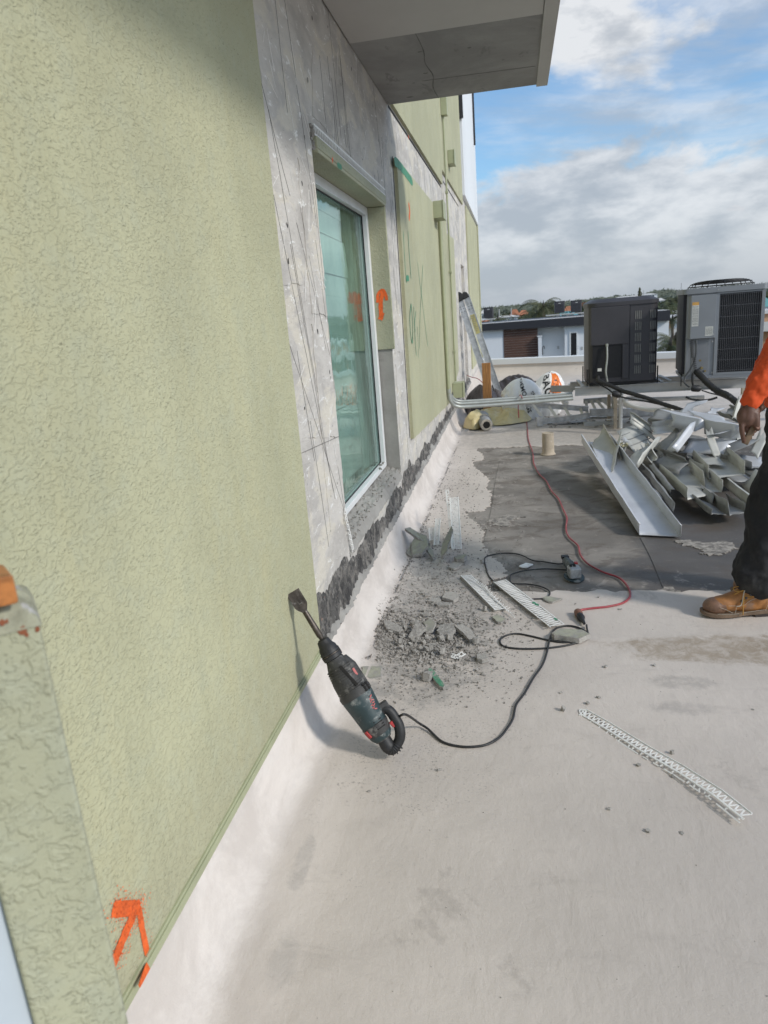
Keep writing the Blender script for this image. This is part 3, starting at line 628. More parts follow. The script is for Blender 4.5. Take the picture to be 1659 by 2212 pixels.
# lintel, jambs and sill of the opening
g = MB(); a = W(683, 307); zt0 = 2.225
g.box((-0.15, OY0+0.012, 2.205), (0.024, OY1-0.002, 2.222)); g.box((-0.001, OY0+0.012, 2.222), (0.024, OY1+0.03, 2.272))
link('lintel_stucco', g, M_STC, bld, bevel=0.005)
g = MB(); g.box((-0.12, OY1-0.018, 1.29), (0.020, OY1+0.004, 2.204)); link('jamb_stucco', g, M_STC, bld, bevel=0.006)
g = MB(); g.box((-0.12, OY1-0.006, 0.45), (-0.002, OY1+0.002, 1.289)); link('jamb_concrete', g, M_CON, bld)
g = MB()
def sillf(u, v):
    y = OY0+0.0+(OY1-OY0)*u; x = -0.125+0.135*v; z = 0.470-0.045*v-(0.05*max(0, v-0.8)/0.2)
    nn = noise.noise(Vector((x*60, y*30, 1)))*0.012+noise.noise(Vector((x*140, y*90, 4)))*0.008
    return Vector((x, y, z+nn+0.006))
g.grid(sillf, 150, 20); link('rough_sill', g, M_CON, bld, smooth=50)
r2 = random.Random(9)
def chunk(mb, c, s, th, r_, tilt=0.5, m=None, n=None):
    """an irregular flat slab of broken stucco"""
    n = n or r_.choice((4, 5, 5, 6)); rt = Euler((r_.gauss(0, tilt), r_.gauss(0, tilt), r_.uniform(0, 6.28))).to_matrix()
    el = r_.uniform(.45, 1.0); a0 = r_.uniform(0, 6.28); top = []; bot = []
    for i in range(n):
        a_ = a0+2*math.pi*(i+r_.uniform(-.28, .28))/n; rr = s*r_.uniform(.7, 1.1)
        top.append(Vector((rr*math.cos(a_), rr*el*math.sin(a_), th/2+r_.uniform(-.1, .1)*th))); bot.append(Vector((rr*math.cos(a_)*r_.uniform(.82, 1.08), rr*el*math.sin(a_)*r_.uniform(.82, 1.08), -th/2+r_.uniform(-.12, .12)*th)))
    vs = [rt @ v for v in top+bot]; zmin = min(v.z for v in vs); c = Vector(c)
    vs = [v+Vector((c.x, c.y, c.z-zmin)) for v in vs]
    fs = [tuple(range(n)), tuple(range(2*n-1, n-1, -1))]+[(i, i+n, (i+1) % n+n, (i+1) % n) for i in range(n)]
    mb.add(vs, fs, m)
g = MB()
for k in range(170):
    v = r2.uniform(.05, .95); y = r2.uniform(OY0+.02, OY1-.02); chunk(g, (-0.12+.13*v, y, 0.470-.045*v), r2.uniform(.003, .011), .006, r2)
for k in range(14): chunk(g, (-0.105+r2.uniform(-.02, .02), r2.choice((r2.uniform(3.28, 3.5), r2.uniform(4.6, 4.9))), .505), r2.uniform(.008, .018), .012, r2)
tag(link('sill_rubble', g, M_GRIT, bld), kind='stuff')
g = MB()
for k in range(9): chunk(g, (0.004, OY0+r2.uniform(-.012, .016), 2.215+.012*k*.9), r2.uniform(.010, .017), .012, r2, 1.0)
link('broken_lintel_end', g, M_CON, bld)
# window
wg = MB(); fx0, fx1 = -0.155, -0.098; w = 0.052
wg.box((fx0, OY0, OZ0+0.006), (fx1, OY1-.02, OZ0+w*.8)); wg.box((fx0, OY0, 2.205-w), (fx1, OY1-.02, 2.204)); wg.box((fx0, OY0, OZ0+w*.8), (fx1, OY0+w, 2.205-w)); wg.box((fx0, OY1-.02-w, OZ0+w*.8), (fx1, OY1-.02, 2.205-w))
win = link('window', wg, M_FRAME, bld, bevel=0.003)
g = MB(); g.box((-0.142, OY0+w-.005, OZ0+w*.8-.004), (-0.134, OY1-.02-w+.005, 2.205-w+.005)); link('pane', g, M_GLASS, win)
g = MB(); g.box((-0.133, OY0+w, OZ0+w*.8), (-0.128, OY1-.02-w, OZ0+w*.8+.006)); g.box((-0.133, OY1-.026-w, OZ0+w*.8), (-0.126, OY1-.021-w, 2.205-w)); g.box((-0.133, OY0+w, 2.205-w-.008), (-.127, OY1-.02-w, 2.205-w-.001)); link('gasket', g, M_BLACK, win)
g = MB()
g.box((-3.2, 0.8, -0.2), (-3.1, 8.0, 2.8)); g.box((-3.1, 0.8, -0.2), (-.31, 0.9, 2.8)); g.box((-3.1, 7.9, -0.2), (-.31, 8.0, 2.8)); g.box((-3.1, .9, -0.2), (-.31, 7.9, -.1)); g.box((-3.1, .9, 2.7), (-.31, 7.9, 2.8))
link('room', g, mat('dim_room', (0.34, 0.34, 0.33), 0.9, var=.1, bs=0), bld)
# blinds bunched at the near side and a sheet of film over the far half
g = MB(); r2 = random.Random(12)
for k in range(15):
    z = 0.60+0.105*k; dz = r2.uniform(-.012, .012); ye = 4.42+0.05*math.sin(k*1.3)+r2.uniform(-.02, .02)
    m4 = [( -0.168, 3.75, z+dz), (-0.160, ye, z+dz-.012), (-0.168, ye+.012, z+dz+.045), (-0.172, ye-.01, z+dz+.100), (-0.170, 3.75, z+dz+.108)]
    g.prism([(-.162-.006*(i%2), p[1], p[2]) if False else (-.166, p[1], p[2]) for i, p in enumerate(m4)], (0.004 if k % 2 else .002, 0, 0.0))
tag(link('window_blind', g, mat('blind_slat', (.50, .53, .52), .6, var=.2, scale=3, bs=0), org=(-.2, 3.6, 1)), 'broken white slatted blind hanging behind the near half of the green window', 'blind')
def filmf(u, v):
    y = 3.70+1.22*u; z = .52+1.66*v; return Vector((-0.185+.010*math.sin(u*23+v*3+3*noise.noise(Vector((u*3, v*2, 0))))+.014*noise.noise(Vector((u*9, v*3, 0)))+.006*noise.noise(Vector((u*30, v*8, 0))), y, z))
g = MB(); g.grid(filmf, 130, 60)
tag(link('window_film', g, mat('clear_film', (0.36, .39, .38), .3, var=.45, scale=3, stretch=(1, 2.2, .5), bs=.8, bscale=7, bd=.03, dirt=(.08, .10, .095), dlo=.46, dhi=.62, dscale=2.2), smooth=60, org=(-.2, 4.4, 1)), 'crumpled milky plastic sheet hanging close behind the green window pane', 'plastic sheet')
# balcony
g = MB(); zb = 2.925
g.box((0.001, -4, zb), (1.075, 5.45, zb+.22)); sl = link('balcony_slab', g, M_SLAB, bld, bevel=0.004)
g = MB(); g.box((0.01, -4, zb-.006), (1.012, 4.22, zb-.0006)); link('painted_soffit', g, M_SOF, sl)
g = MB(); g.box((1.016, -4, zb-.012), (1.078, 5.452, zb-.0008)); g.box((1.0755, -4, zb-.012), (1.09, 5.453, zb+.24)); link('slab_edge', g, M_SOF, sl, bevel=0.003)
g = MB(); r2 = random.Random(4)
pth = [Vector((x, y, zb-.001)) for x, y in ((.36, 4.23), (.37, 4.5), (.355, 4.72), (.375, 4.95), (.35, 5.2), (.36, 5.44))]
g.tube([p for p in smoothpath(pth, 6)], [.0012+.0022*r2.random() for _ in range(31)], 5)
pth = [Vector((x, 5.02+.03*x, zb-.001)) for x in (.3, .5, .7, .9, 1.0)]; g.tube(pth, .0010, 5)
for k in range(6):
    x, y = r2.uniform(.1, .95), r2.uniform(4.3, 5.4); n = 8; s = r2.uniform(.01, .03)
    g.add([(x, y, zb-.0012)]+[(x+s*r2.uniform(.5, 1.2)*math.cos(6.28*i/n), y+s*.6*r2.uniform(.5, 1.2)*math.sin(6.28*i/n), zb-.0012) for i in range(n)], [(0, (i+1) % n+1, i+1) for i in range(n)])
tag(link('form_marks', g, mat('form_stain', (.15, .145, .14), .9, bs=0), sl), kind='stuff')
g = MB(); g.box((1.0, -4, 3.15), (1.06, 5.42, 3.2)); 
for k in range(40): g.box((1.02, -3.9+.235*k, 3.2), (1.04, -3.88+.235*k, 4.1))
g.box((1.0, -4, 4.1), (1.06, 5.42, 4.15)); link('balcony_railing', g, M_FRAME, bld)

# corner beads: perforated white strips
def bead(mb, a, b, side, w, pitch=0.024, th=0.0014, broken=0.0, r_=None, style='tri', sag=0.0, nose=True):
    """one perforated flange from a to b, spreading along side"""
    a, b, s = Vector(a), Vector(b), Vector(side).normalized(); d = (b-a); Ln = d.length; d.normalize(); s = (s-d*s.dot(d)).normalized(); nn = d.cross(s); r_ = r_ or random.Random(1)
    def pt(u, v): return a + d*u + s*v + Vector((0, 0, 1))*(sag*4*(u/Ln)*(1-u/Ln))
    n = max(2, int(Ln/pitch))
    def rib(p, q, wd): mb.bar(p, q, wd, th, up=nn)
    for i in range(n):
        u0, u1 = i*Ln/n, (i+1)*Ln/n; um = (u0+u1)/2
        if nose: rib(pt(u0, 0), pt(u1, 0), 0.0075)
        if style == 'tri':
            rib(pt(u0, 0.002), pt(um, w-.002), .0042)
            rib(pt(um, w-.002), pt(u1, .002), .0042)
            if r_.random() > broken: rib(pt(u0+Ln/n*.05, w), pt(u1-Ln/n*.05, w), .0045)
        elif style == 'slot':
            rib(pt(um, 0.0), pt(um, w), .0056); rib(pt(u0, w), pt(u1, w), .0085)
        elif style == 'comb':
            if r_.random() > broken: rib(pt(um, 0.0), pt(um+r_.uniform(-.3, .3)*pitch, w*r_.uniform(.6, 1)), .0045)
            if r_.random() > broken: rib(pt(u0, w), pt(u1, w), .0045)
g = MB(); lb = (0.012, OY0+.02, 2.318)
bead(g, (0.020, OY0-.005, 2.274), (0.020, OY1+.03, 2.274), (0, 0, 1), .036, .03, style='slot')
link('corner_bead', g, M_WHITE, bld)
g = MB(); bead(g, W(745, 1097, .012), W(764, 1185, .012), (0, -1, 0), .03, .03, style='tri', broken=.3)
tag(link('corner_bead', g, M_WHITE, org=W(745, 1097)), 'short broken white corner bead hanging at the lower near corner of the window', 'corner bead')

# spray paint on the wall
def spray(mb, pts, wd, x=0.0285, seed=1, dots=60, spread=1.6):
    r_ = random.Random(seed); pts = smoothpath([W(p[0], p[1], x) for p in pts], 8) if len(pts) > 2 else [W(*p, x).lerp(W(*q, x), t/8) for p, q in [pts] for t in range(9)]
    w0 = [wd*(0.85+0.25*noise.noise(Vector((i*.7, seed, 0)))) for i in range(len(pts))]
    vs = []
    for i, p in enumerate(pts):
        d = (pts[min(i+1, len(pts)-1)]-pts[max(0, i-1)]).normalized(); s = Vector((0, -d.z, d.y))
        k = w0[i]/2*(.55 if i in (0, len(pts)-1) else 1); vs += [Vector((x, *(p+s*k).yz)), Vector((x, *(p-s*k).yz))]
    dx_ = Vector((.00035*(len(mb.v) % 7 + (1 if mb.v else 0)), 0, 0)); mb.add([v+dx_ for v in vs], [(2*i+1, 2*i+3, 2*i+2, 2*i) for i in range(len(pts)-1)])
    for k in range(dots):
        p = pts[r_.randrange(len(pts))]; a_ = r_.uniform(0, 6.28); q = wd*(.45+abs(r_.gauss(0, .25))*spread); s = wd*r_.uniform(.015, .06)
        c = Vector((x+.003+.00002*k, p.y+q*math.cos(a_), p.z+q*math.sin(a_)))
        mb.add([c+Vector((0, s*math.cos(t), s*math.sin(t))) for t in (0, 1.26, 2.51, 3.77, 5.03)], [(4, 3, 2, 1, 0)] if False else [(0, 1, 2, 3, 4)])
g = MB(); xs = 0.0172
spray(g, [(243,1964),(268,1963),(302,1960)], .036, xs, 1, 220); spray(g, [(292,1968),(265,2030),(238,2100)], .034, xs, 2, 220); spray(g, [(300,1960),(308,2010),(320,2068)], .022, xs, 3, 160)
link('orange_arrow', g, M_SPRAY, bld)
g = MB(); a_, b_ = Vector((.0285, W(321, 2085).y, .205)), Vector((.036, W(300, 2130).y-.01, .13))
a_, b_ = W(320, 2086, .030), W(301, 2130, .043); ps = smoothpath([a_, a_.lerp(b_, .5)+Vector((0, -.002, 0)), b_], 5); [g.bar(ps[i], ps[i+1], .016-.001*i, .002, up=(1, 0, .4)) for i in range(len(ps)-1)]; link('orange_overspray', g, M_SPRAY, bld)
g = MB()
def jp(zx, zy): # jamb face y = OY1-.019
    px, py = (1000+zx*.6028)*.54, (400+zy*.6028)*.54; v = ray(px, py); return CAM+v*((OY1-.0195)/v.y)
def jspray(pts, wd, seed):
    ps = smoothpath([jp(*p) for p in pts], 6); vs = []
    for i, p in enumerate(ps):
        d = (ps[min(i+1, len(ps)-1)]-ps[max(0, i-1)]).normalized(); s = Vector((-d.z, 0, d.x)); k = wd/2*(1+.3*noise.noise(Vector((i*.6, seed, 0))))
        vs += [p+s*k, p-s*k]
    g.add([v-Vector((0, .0006*seed, 0)) for v in vs], [(2*i+1, 2*i+3, 2*i+2, 2*i) for i in range(len(ps)-1)])
jspray([(848,1345),(850,1290),(880,1262),(900,1290),(907,1330)], .020, 1); jspray([(882,1275),(868,1350),(872,1450)], .028, 2); jspray([(858,1430),(885,1440)], .05, 3)
link('orange_arrow', g, M_SPRAY, bld)
g = MB()
def g5(l): return [((1000+x*.6028)*.54, (400+y*.6028)*.54) for x, y in l]
xs = .0275
for k, (l, wd) in enumerate([([(1018,870),(1024,1000),(1030,1100),(1034,1165)], .02), ([(1048,870),(1054,980),(1062,1090),(1069,1188)], .02), ([(1036,1200),(1040,1182),(1054,1185)], .05),
    ([(1112,1075),(1125,1200),(1145,1350),(1165,1520),(1180,1635)], .016), ([(1147,1090),(1140,1230),(1130,1400),(1125,1560),(1126,1650)], .014),
    ([(1068,1350),(1060,1450),(1066,1560),(1076,1610),(1080,1540),(1076,1430),(1068,1350)], .022), ([(1086,1370),(1090,1480),(1096,1600),(1104,1700)], .020), ([(1100,1400),(1094,1480),(1098,1540)], .016), ([(1110,1500),(1116,1600),(1117,1715)], .012)]):
    spray(g, g5(l), wd, xs, k+20, 24)
link('green_markings', g, M_GSPRAY, bld)
g = MB(); spray(g, g5([(958,405),(985,425),(1030,480),(1080,550)]), .075, xs, 41, 60); link('green_stripe', g, M_GSPRAY, bld)
g = MB(); spray(g, g5([(1053,682),(1060,740),(1056,795)]), .05, xs, 42, 40); spray(g, g5([(1050,232),(1053,262)]), .035, .0255, 43, 10); link('orange_dab', g, M_SPRAY, bld)
g = MB(); spray(g, g5([(545,385),(552,412)]), .03, .0255, 44, 12); link('orange_dab', g, M_SPRAY, bld)
g = MB(); spray(g, g5([(580,430),(610,448)]), .03, .0255, 45, 16); link('green_dab', g, M_GSPRAY, bld)
def lay(pts, z=0.0):
    return [Vector((G(*p[:2], (p[2] if len(p) > 2 else z)))) for p in pts]
def T1(l): return [(829.5+x/4, 553+y/4) for x, y in l]     # measuring tiles of the photograph
def T2(l): return [(1244.2+x/4, 553+y/4) for x, y in l]
def T3(l): return [(1244.2+x/4, 864+y/4) for x, y in l]
def T4(l): return [(829.5+x/4, 1026+y/4) for x, y in l]
def T8(l): return [((2200+x*.5876)*.54, (2100+y*.5876)*.54) for x, y in l]

# ================================================================== foreground pier
pr_ = D(75, 1297, .80); pl_ = D(-20, 1290, .80)
ax = (pr_-pl_); ax.z = 0; ax.normalize(); back = Vector((-ax.y, ax.x, 0))
if back.dot(FW) < 0: back = -back
pier = thing('stucco_pier', 'blurred coarse green stucco pier end standing close at the lower left corner', 'pier', (pr_.x, pr_.y, 0))
def prb(p, a0, a1, b0, b1, z0, z1): 
    q = Vector((p.x, p.y, 0)); return [q+ax*a0+back*b0+Vector((0,0,z0)), q+ax*a1+back*b0+Vector((0,0,z0)), q+ax*a1+back*b1+Vector((0,0,z0)), q+ax*a0+back*b1+Vector((0,0,z0))], z1-z0
g = MB(); b4, h = prb(pr_, -.098, 0, 0, .10, 0.0, pr_.z-.022); g.prism(b4, (0, 0, h)); link('body', g, M_STC, pier, bevel=.006)
g = MB(); 
def capf(u, v):
    q = Vector((pr_.x, pr_.y, pr_.z-.024)); e = min(u, 1-u, v, 1-v); k = min(1, e/.14)
    return q+ax*(-.100+.102*u)+back*(-.002+.104*v)+Vector((0, 0, .020*k**.8+.010*noise.noise(Vector((u*5, v*5, 1))) if e > 0 else -.004))
g.grid(capf, 24, 24); link('mortar_cap', g, mat('mortar_and_paint', (.36, .355, .26), .9, var=.3, scale=20, bs=.8, bscale=60, bd=.006, dirt=(.44, .43, .41), dlo=.50, dhi=.58, dscale=26), pier, smooth=60)
g = MB(); r2 = random.Random(8)
for (px, py, s) in ((50,1362,.005),(57,1370,.003),(82,1360,.003),(5,1345,.003),(15,1342,.002)):
    p = D(px, py, .7985); g.add([p+ax*(s*math.cos(t)*r2.uniform(.6, 1.2))+Vector((0, 0, s*1.3*math.sin(t)*r2.uniform(.6, 1.2))) for t in (0, 1, 2, 3, 4, 5.2)], [(0, 1, 2, 3, 4, 5)])
link('rust_spot', g, mat('rust', (.22, .07, .03), .8), pier)
q = Vector((pr_.x, pr_.y, 0)); g = MB()
g.prism([q+ax*-.42+back*.012+Vector((0,0,.0)), q+ax*-.0985+back*.012, q+ax*-.0985+back*.06, q+ax*-.42+back*.06], (0, 0, 1.29))
tag(link('painted_panel', g, mat('pale_blue_paint', (.50, .56, .62), .5, var=.03, bs=0), org=q+ax*-.3, bevel=.002), 'smooth pale blue white panel left of the foreground stucco pier', 'panel')
g = MB(); p = D(33, 1262, .79); z0 = pr_.z+.0045
g.prism([Vector((p.x, p.y, z0))+ax*-.30+back*.0, Vector((p.x, p.y, z0))+back*0, Vector((p.x, p.y, z0))+back*.05+ax*-.006, Vector((p.x, p.y, z0))+ax*-.30+back*.05], (0, 0, .031))
tag(link('handrail', g, M_HWOOD, org=p, bevel=.003), 'varnished orange wooden rail end lying on top of the foreground pier', 'handrail')

# ================================================================== conduits on the wall
def conduit(label, pts, r, m2=True):
    t = thing('electrical_conduit', label, 'conduit', pts[0], 'conduits running down the wall and out to the frame')
    ps = smoothpath(pts, 7); k = next((i for i, p in enumerate(ps) if p.z < .60), len(ps)-1)
    g = MB(); g.tube(ps[:k+1], r, 10); link('painted_run', g, M_GPIPE, t, smooth=50)
    if k < len(ps)-2:
        g = MB(); g.tube(ps[k:], r*.99, 10); link('bare_run', g, M_GALV, t, smooth=50)
    g = MB()
    for p in (ps[max(1, k-1)], ps[-6] if len(ps) > 30 else ps[1]):
        i = ps.index(p); d = (ps[min(i+1, len(ps)-1)]-ps[i-1]).normalized(); g.tube([p-d*.025, p+d*.025], r*1.18, 10)
    link('coupling', g, M_GALV if k < len(ps)-2 else M_GPIPE, t, smooth=50); return t
yc = W(960, 855).y
def cpath(dy, dx, zo, r, ztop):
    y = yc+dy; return [Vector((.03+r, y, ztop)), Vector((.03+r, y, 2.0)), Vector((.03+r, y, 1.2)), Vector((.03+r, y, .66)), Vector((.045+r, y+.02, .53+zo)), Vector((.13, y+.08, .455+zo)), Vector((.30, y+.14, .435+zo)), Vector((.9, y+.30, .425+zo)), Vector((1.50, 8.90+dx, .425+zo))]
conduit('thick green painted conduit down the wall, lowest of the three pipes bending out', cpath(0, -.06, -.03, .022, 3.9 if False else 2.55), .021)
conduit('green painted conduit bending out from the wall, middle of the three pipes', cpath(.07, .0, .0, .018, 2.52), .019)
conduit('slim conduit bending out from the wall, uppermost and farthest of the three pipes', cpath(.14, .07, .02, .018, 2.50), .017)
t = thing('electrical_conduit', 'tall thin green conduit running straight up the wall to the square top box', 'conduit', (.04, 9.45, .6))
g = MB(); yb = W(956, 392).y
g.tube([(.045, yb, .62), (.045, yb, 3.1), (.045, yb, 8)], .013, 9); link('pipe', g, M_GPIPE, t, smooth=50)
g = MB(); g.box((.026, yb-.05, W(946, 230).z-.08), (.10, yb+.05, W(946, 230).z+.30)); link('pull_box', g, M_GPIPE, t, bevel=.004)
g = MB()
for z in (1.0, 2.0, 2.95, 4.2): g.box((.026, yb-.035, z-.012), (.062, yb+.035, z+.012))
link('strap', g, M_GPIPE, t, bevel=.002)
def wbox(label, p, sx, sy, sz, cat='junction box', m=M_GPIPE, x=.026):
    c = W(*p, x); t = thing('junction_box', label, cat, c)
    g = MB(); g.box((c.x, c.y-sy/2, c.z-sz/2), (c.x+sx, c.y+sy/2, c.z+sz/2)); link('body', g, m, t, bevel=.004)
    g = MB(); g.box((c.x+sx, c.y-sy/2-.006, c.z-sz/2-.006), (c.x+sx+.008, c.y+sy/2+.006, c.z+sz/2+.006)); link('cover', g, m, t, bevel=.002)
wbox('green painted box capping the three conduits high on the wall', (939, 457), .10, .30, .17)
wbox('small green box alone on the upper wall panel', (969, 343), .08, .24, .17)
wbox('green painted junction box at the foot of the wall above the pipe bend', (980, 842), .13, .26, .19)

# ================================================================== far parapet
ca, cb = G(1012, 779, .38), G(1478, 751, .38); ca = G(1020, 778, .38); cb = G(1270, 768, .38)
d = (Vector((cb.x, cb.y, 0))-Vector((ca.x, ca.y, 0))).normalized(); ca = Vector((ca.x, ca.y, 0))-d*.35; cb = ca+d*13
nb_ = Vector((-d.y, d.x, 0)); 
if nb_.y < 0: nb_ = -nb_
par = thing('parapet', 'low white capped parapet at the far edge of the roof', 'parapet', ca)
g = MB(); g.prism([ca, cb, cb+nb_*.22, ca+nb_*.22], (0, 0, .34)); link('upstand', g, M_COAT, par)
g = MB(); g.prism([ca-nb_*.03+Vector((0,0,.255)), cb-nb_*.03+Vector((0,0,.255)), cb-nb_*.018+Vector((0,0,.255)), ca-nb_*.018+Vector((0,0,.255))], (0, 0, .125)); g.prism([ca-nb_*.018+Vector((0,0,.345)), cb-nb_*.018+Vector((0,0,.345)), cb+nb_*.26+Vector((0,0,.345)), ca+nb_*.26+Vector((0,0,.345))], (0, 0, .035)); link('metal_coping', g, M_BWHITE, par, bevel=.004)
g = MB(); prof = [(0, .22), (.06, .13), (.16, .06), (.34, .015), (.6, -.002)]
vs = []; 
for i in range(60):
    q = ca.lerp(cb, i/59)
    for a_, z in prof: vs.append(q-nb_*(a_-.002)*(1+.15*noise.noise(Vector((i*.4, 1, 0))))+Vector((0, 0, z)))
g.add(vs, [(i*5+j, i*5+j+1, i*5+6+j, i*5+5+j) for i in range(59) for j in range(4)]); link('coated_slope', g, M_COAT, par, smooth=60)

# ================================================================== pipe stub
q = G(1184, 981); t = thing('vent_pipe', 'short beige coated pipe stub standing on the roof beyond the dark patch', 'pipe', q)
g = MB(); g.lathe([(0.0, .080), (.006, .072), (.02, .064), (.05, .062), (.14, .061), (.225, .060)], Matrix.Translation(q), 28, caps=False); 
for v in g.v: v += Vector((noise.noise(v*18), noise.noise(v*18+Vector((5,0,0))), 0))*.006
link('pipe', g, M_BEIGE, t, smooth=60)
g = MB(); g.lathe([(.223, .0595), (.226, .050), (.12, .049)], Matrix.Translation(q), 24, caps=True); link('rim', g, M_BEIGE, t, smooth=40)

# ================================================================== air conditioning units
def rrect(x0, y0, x1, y1, r, n=6):
    o = []
    for (cx, cy, a0) in ((x1-r, y0+r, -90), (x1-r, y1-r, 0), (x0+r, y1-r, 90), (x0+r, y0+r, 180)):
        for i in range(n+1):
            a_ = rad(a0+90*i/n); o.append((cx+r*math.cos(a_), cy+r*math.sin(a_)))
    return o
ux0, ux1, uy0, uy1 = 1.685, 2.462, 8.84, 9.56; uz0, uz1 = .565, 1.455
ac = thing('air_conditioner', 'dark charcoal air conditioning condenser with rounded corners and two columns of louvres', 'air conditioner', (ux0, uy0, uz0))
g = MB(); g.prism([Vector((x, y, uz0)) for x, y in rrect(ux0, uy0, ux1, uy1, .10)], (0, 0, uz1-uz0)); link('cabinet', g, M_CHAR, ac, bevel=.003)
g = MB()
o1 = rrect(ux0-.012, uy0-.012, ux1+.012, uy1+.012, .11); o2 = rrect(ux0+.07, uy0+.07, ux1-.07, uy1-.07, .10)
n = len(o1); g.add([(x, y, uz1-.02) for x, y in o1]+[(x, y, uz1+.022) for x, y in o1]+[(x, y, uz1+.066) for x, y in o2], [(i, (i+1) % n, n+(i+1) % n, n+i) for i in range(n)]+[(n+i, n+(i+1) % n, 2*n+(i+1) % n, 2*n+i) for i in range(n)]+[tuple(range(2*n, 3*n))])
link('lid', g, M_CHAR, ac, smooth=35)
g = MB(); g.box((ux0+.02, uy0-.018, 1.00), (2.135, uy0+.01, 1.43)); link('control_cover', g, M_CHAR, ac, bevel=.006)
g = MB(); g.box((ux0+.04, uy0-.004, .62), (2.06, uy0+.004, .995)); link('service_bay', g, M_COIL, ac)
g = MB(); g.box((2.062, uy0-.014, .60), (2.135, uy0+.005, .998)); link('corner_trim', g, M_CHAR, ac, bevel=.004)
g = MB(); g.box((2.140, uy0-.003, .58), (2.146, uy0+.002, 1.45)); link('panel_seam', g, M_COIL, ac)
g = MB(); g.box((ux0+.10, uy0-.006, .70), (ux0+.145, uy0-.003, .735)); link('label_plate', g, M_PAPER, ac)
for col in range(2):
    for r_ in range(6):
        z = .695+r_*.124
        if col == 0: o, xd = Vector((2.235, uy0-.001, z)), Vector((1, 0, 0)); nrm = Vector((0, -1, 0))
        else:
            a_ = rad(-70); c0 = Vector((ux1-.10, uy0+.10, z)); nrm = Vector((math.cos(a_), math.sin(a_), 0)); xd = Vector((-nrm.y, nrm.x, 0)); o = c0+nrm*.1005
            if xd.x < 0: xd = -xd
        g = MB()
        for k in range(4):
            c = o+xd*((k-1.5)*.0195)
            g.prism([c+xd*-.0055+Vector((0,0,-.046)), c+xd*.0055+Vector((0,0,-.046)), c+xd*.0055+Vector((0,0,.046)), c+xd*-.0055+Vector((0,0,.046))], nrm*.003, mat('dim_slot_metal', (.17, .17, .165), .6, bs=0))
            g.prism([c+xd*.004+Vector((0,0,-.044)), c+xd*.011+Vector((0,0,-.044)), c+xd*.011+Vector((0,0,.044)), c+xd*.004+Vector((0,0,.044))], nrm*.0012, M_COIL)
        link('louvre', g, None, ac)
g = MB(); g.lathe([(0, .20), (.03, .24), (.06, .25)], Matrix.Translation((2.10, 9.2, .505)), 28); g.box((ux0+.01, uy0+.01, .535), (ux1-.01, uy1-.01, .566)); link('base_pan', g, M_COIL, ac, smooth=40)
g = MB()
for x in (ux0-.012, ux1+.012):
    for y in (uy0+.08, uy1-.08): g.box((x-.006, y-.012, .52), (x+.006, y+.012, .72))
link('bracket', g, M_COIL, ac)
g = MB(); g.tube(smoothpath([(1.885, uy0-.035, .995), (1.885, uy0-.06, .85), (1.87, uy0-.07, .70), (1.89, uy0-.05, .58)], 6), .011, 8); g.lathe([(0, .016), (.03, .016)], Matrix.Translation((1.885, uy0-.035, .985)), 12); link('whip_conduit', g, M_GALV, ac, smooth=50)

vx0, vx1, vy0, vy1 = 2.665, 3.465, 8.55, 9.35; vz0, vz1 = .61, 1.545
ac2 = thing('air_conditioner', 'large grey air conditioning condenser with wire guarded black coil and fan guard on top', 'air conditioner', (vx0, vy0, vz0))
g = MB(); g.box((vx0+.03, vy0+.02, vz0), (vx1-.02, vy1, vz1-.03)); link('coil', g, M_COIL, ac2)
g = MB(); g.box((vx0-.004, vy0+.01, vz0+.03), (vx0+.03, vy1-.03, vz1-.05)); link('side_coil', g, M_COIL, ac2)
g = MB()
g.prism([Vector(p) for p in ((2.675, vy0+.035, vz0-.0), (2.70, vy0, vz0), (2.985, vy0, vz0), (2.985, vy0+.03, vz0), (2.675, vy0+.06, vz0))], (0, 0, vz1-.04-vz0)); link('corner_panel', g, M_GREY, ac2, bevel=.003)
g = MB(); g.prism([Vector(p) for p in ((2.690, vy0+.02, 1.02), (2.735, vy0-.035, 1.02), (2.985, vy0-.035, 1.02), (2.985, vy0-.002, 1.02), (2.70, vy0-.001, 1.02))], (0, 0, .46)); link('control_cover', g, M_GREY, ac2, bevel=.004)
g = MB(); g.box((2.76, vy0-.004, .66), (2.93, vy0-.001, 1.018)); link('service_recess', g, mat('shaded_grey_panel', (.20, .21, .225), .5, var=.05, bs=0), ac2)
g = MB(); g.prism([Vector((x, y, vz1-.05)) for x, y in rrect(vx0-.02, vy0-.025, vx1+.02, vy1+.02, .05)], (0, 0, .055)); link('top_cap', g, M_GREY, ac2, bevel=.010)
g = MB(); g.box((2.665, vy0-.01, vz0-.03), (vx1, vy1, vz0+.001)); g.box((2.985, vy0-.012, vz0+.002), (3.02, vy0+.02, vz1-.052)); g.box((3.43, vy0-.012, vz0+.002), (vx1, vy0+.02, vz1-.052)); g.box((3.02, vy0-.012, vz0+.002), (3.43, vy0+.018, vz0+.028)); g.box((3.02, vy0-.012, vz1-.07), (3.43, vy0+.018, vz1-.052)); link('post_frame', g, M_GREY, ac2, bevel=.002)
g = MB()
for k in range(21): x = 3.030+k*.0192; g.bar((x, vy0-.006, vz0+.03), (x+.002*math.sin(k), vy0-.006, vz1-.07), .0022, .0022)
for k in range(8): z = vz0+.05+k*.115; g.bar((3.02, vy0-.008, z), (3.43, vy0-.008, z), .0025, .0025)
link('wire_guard', g, M_WIRE, ac2)
g = MB(); cx_, cy__ = (vx0+vx1)/2+.01, (vy0+vy1)/2
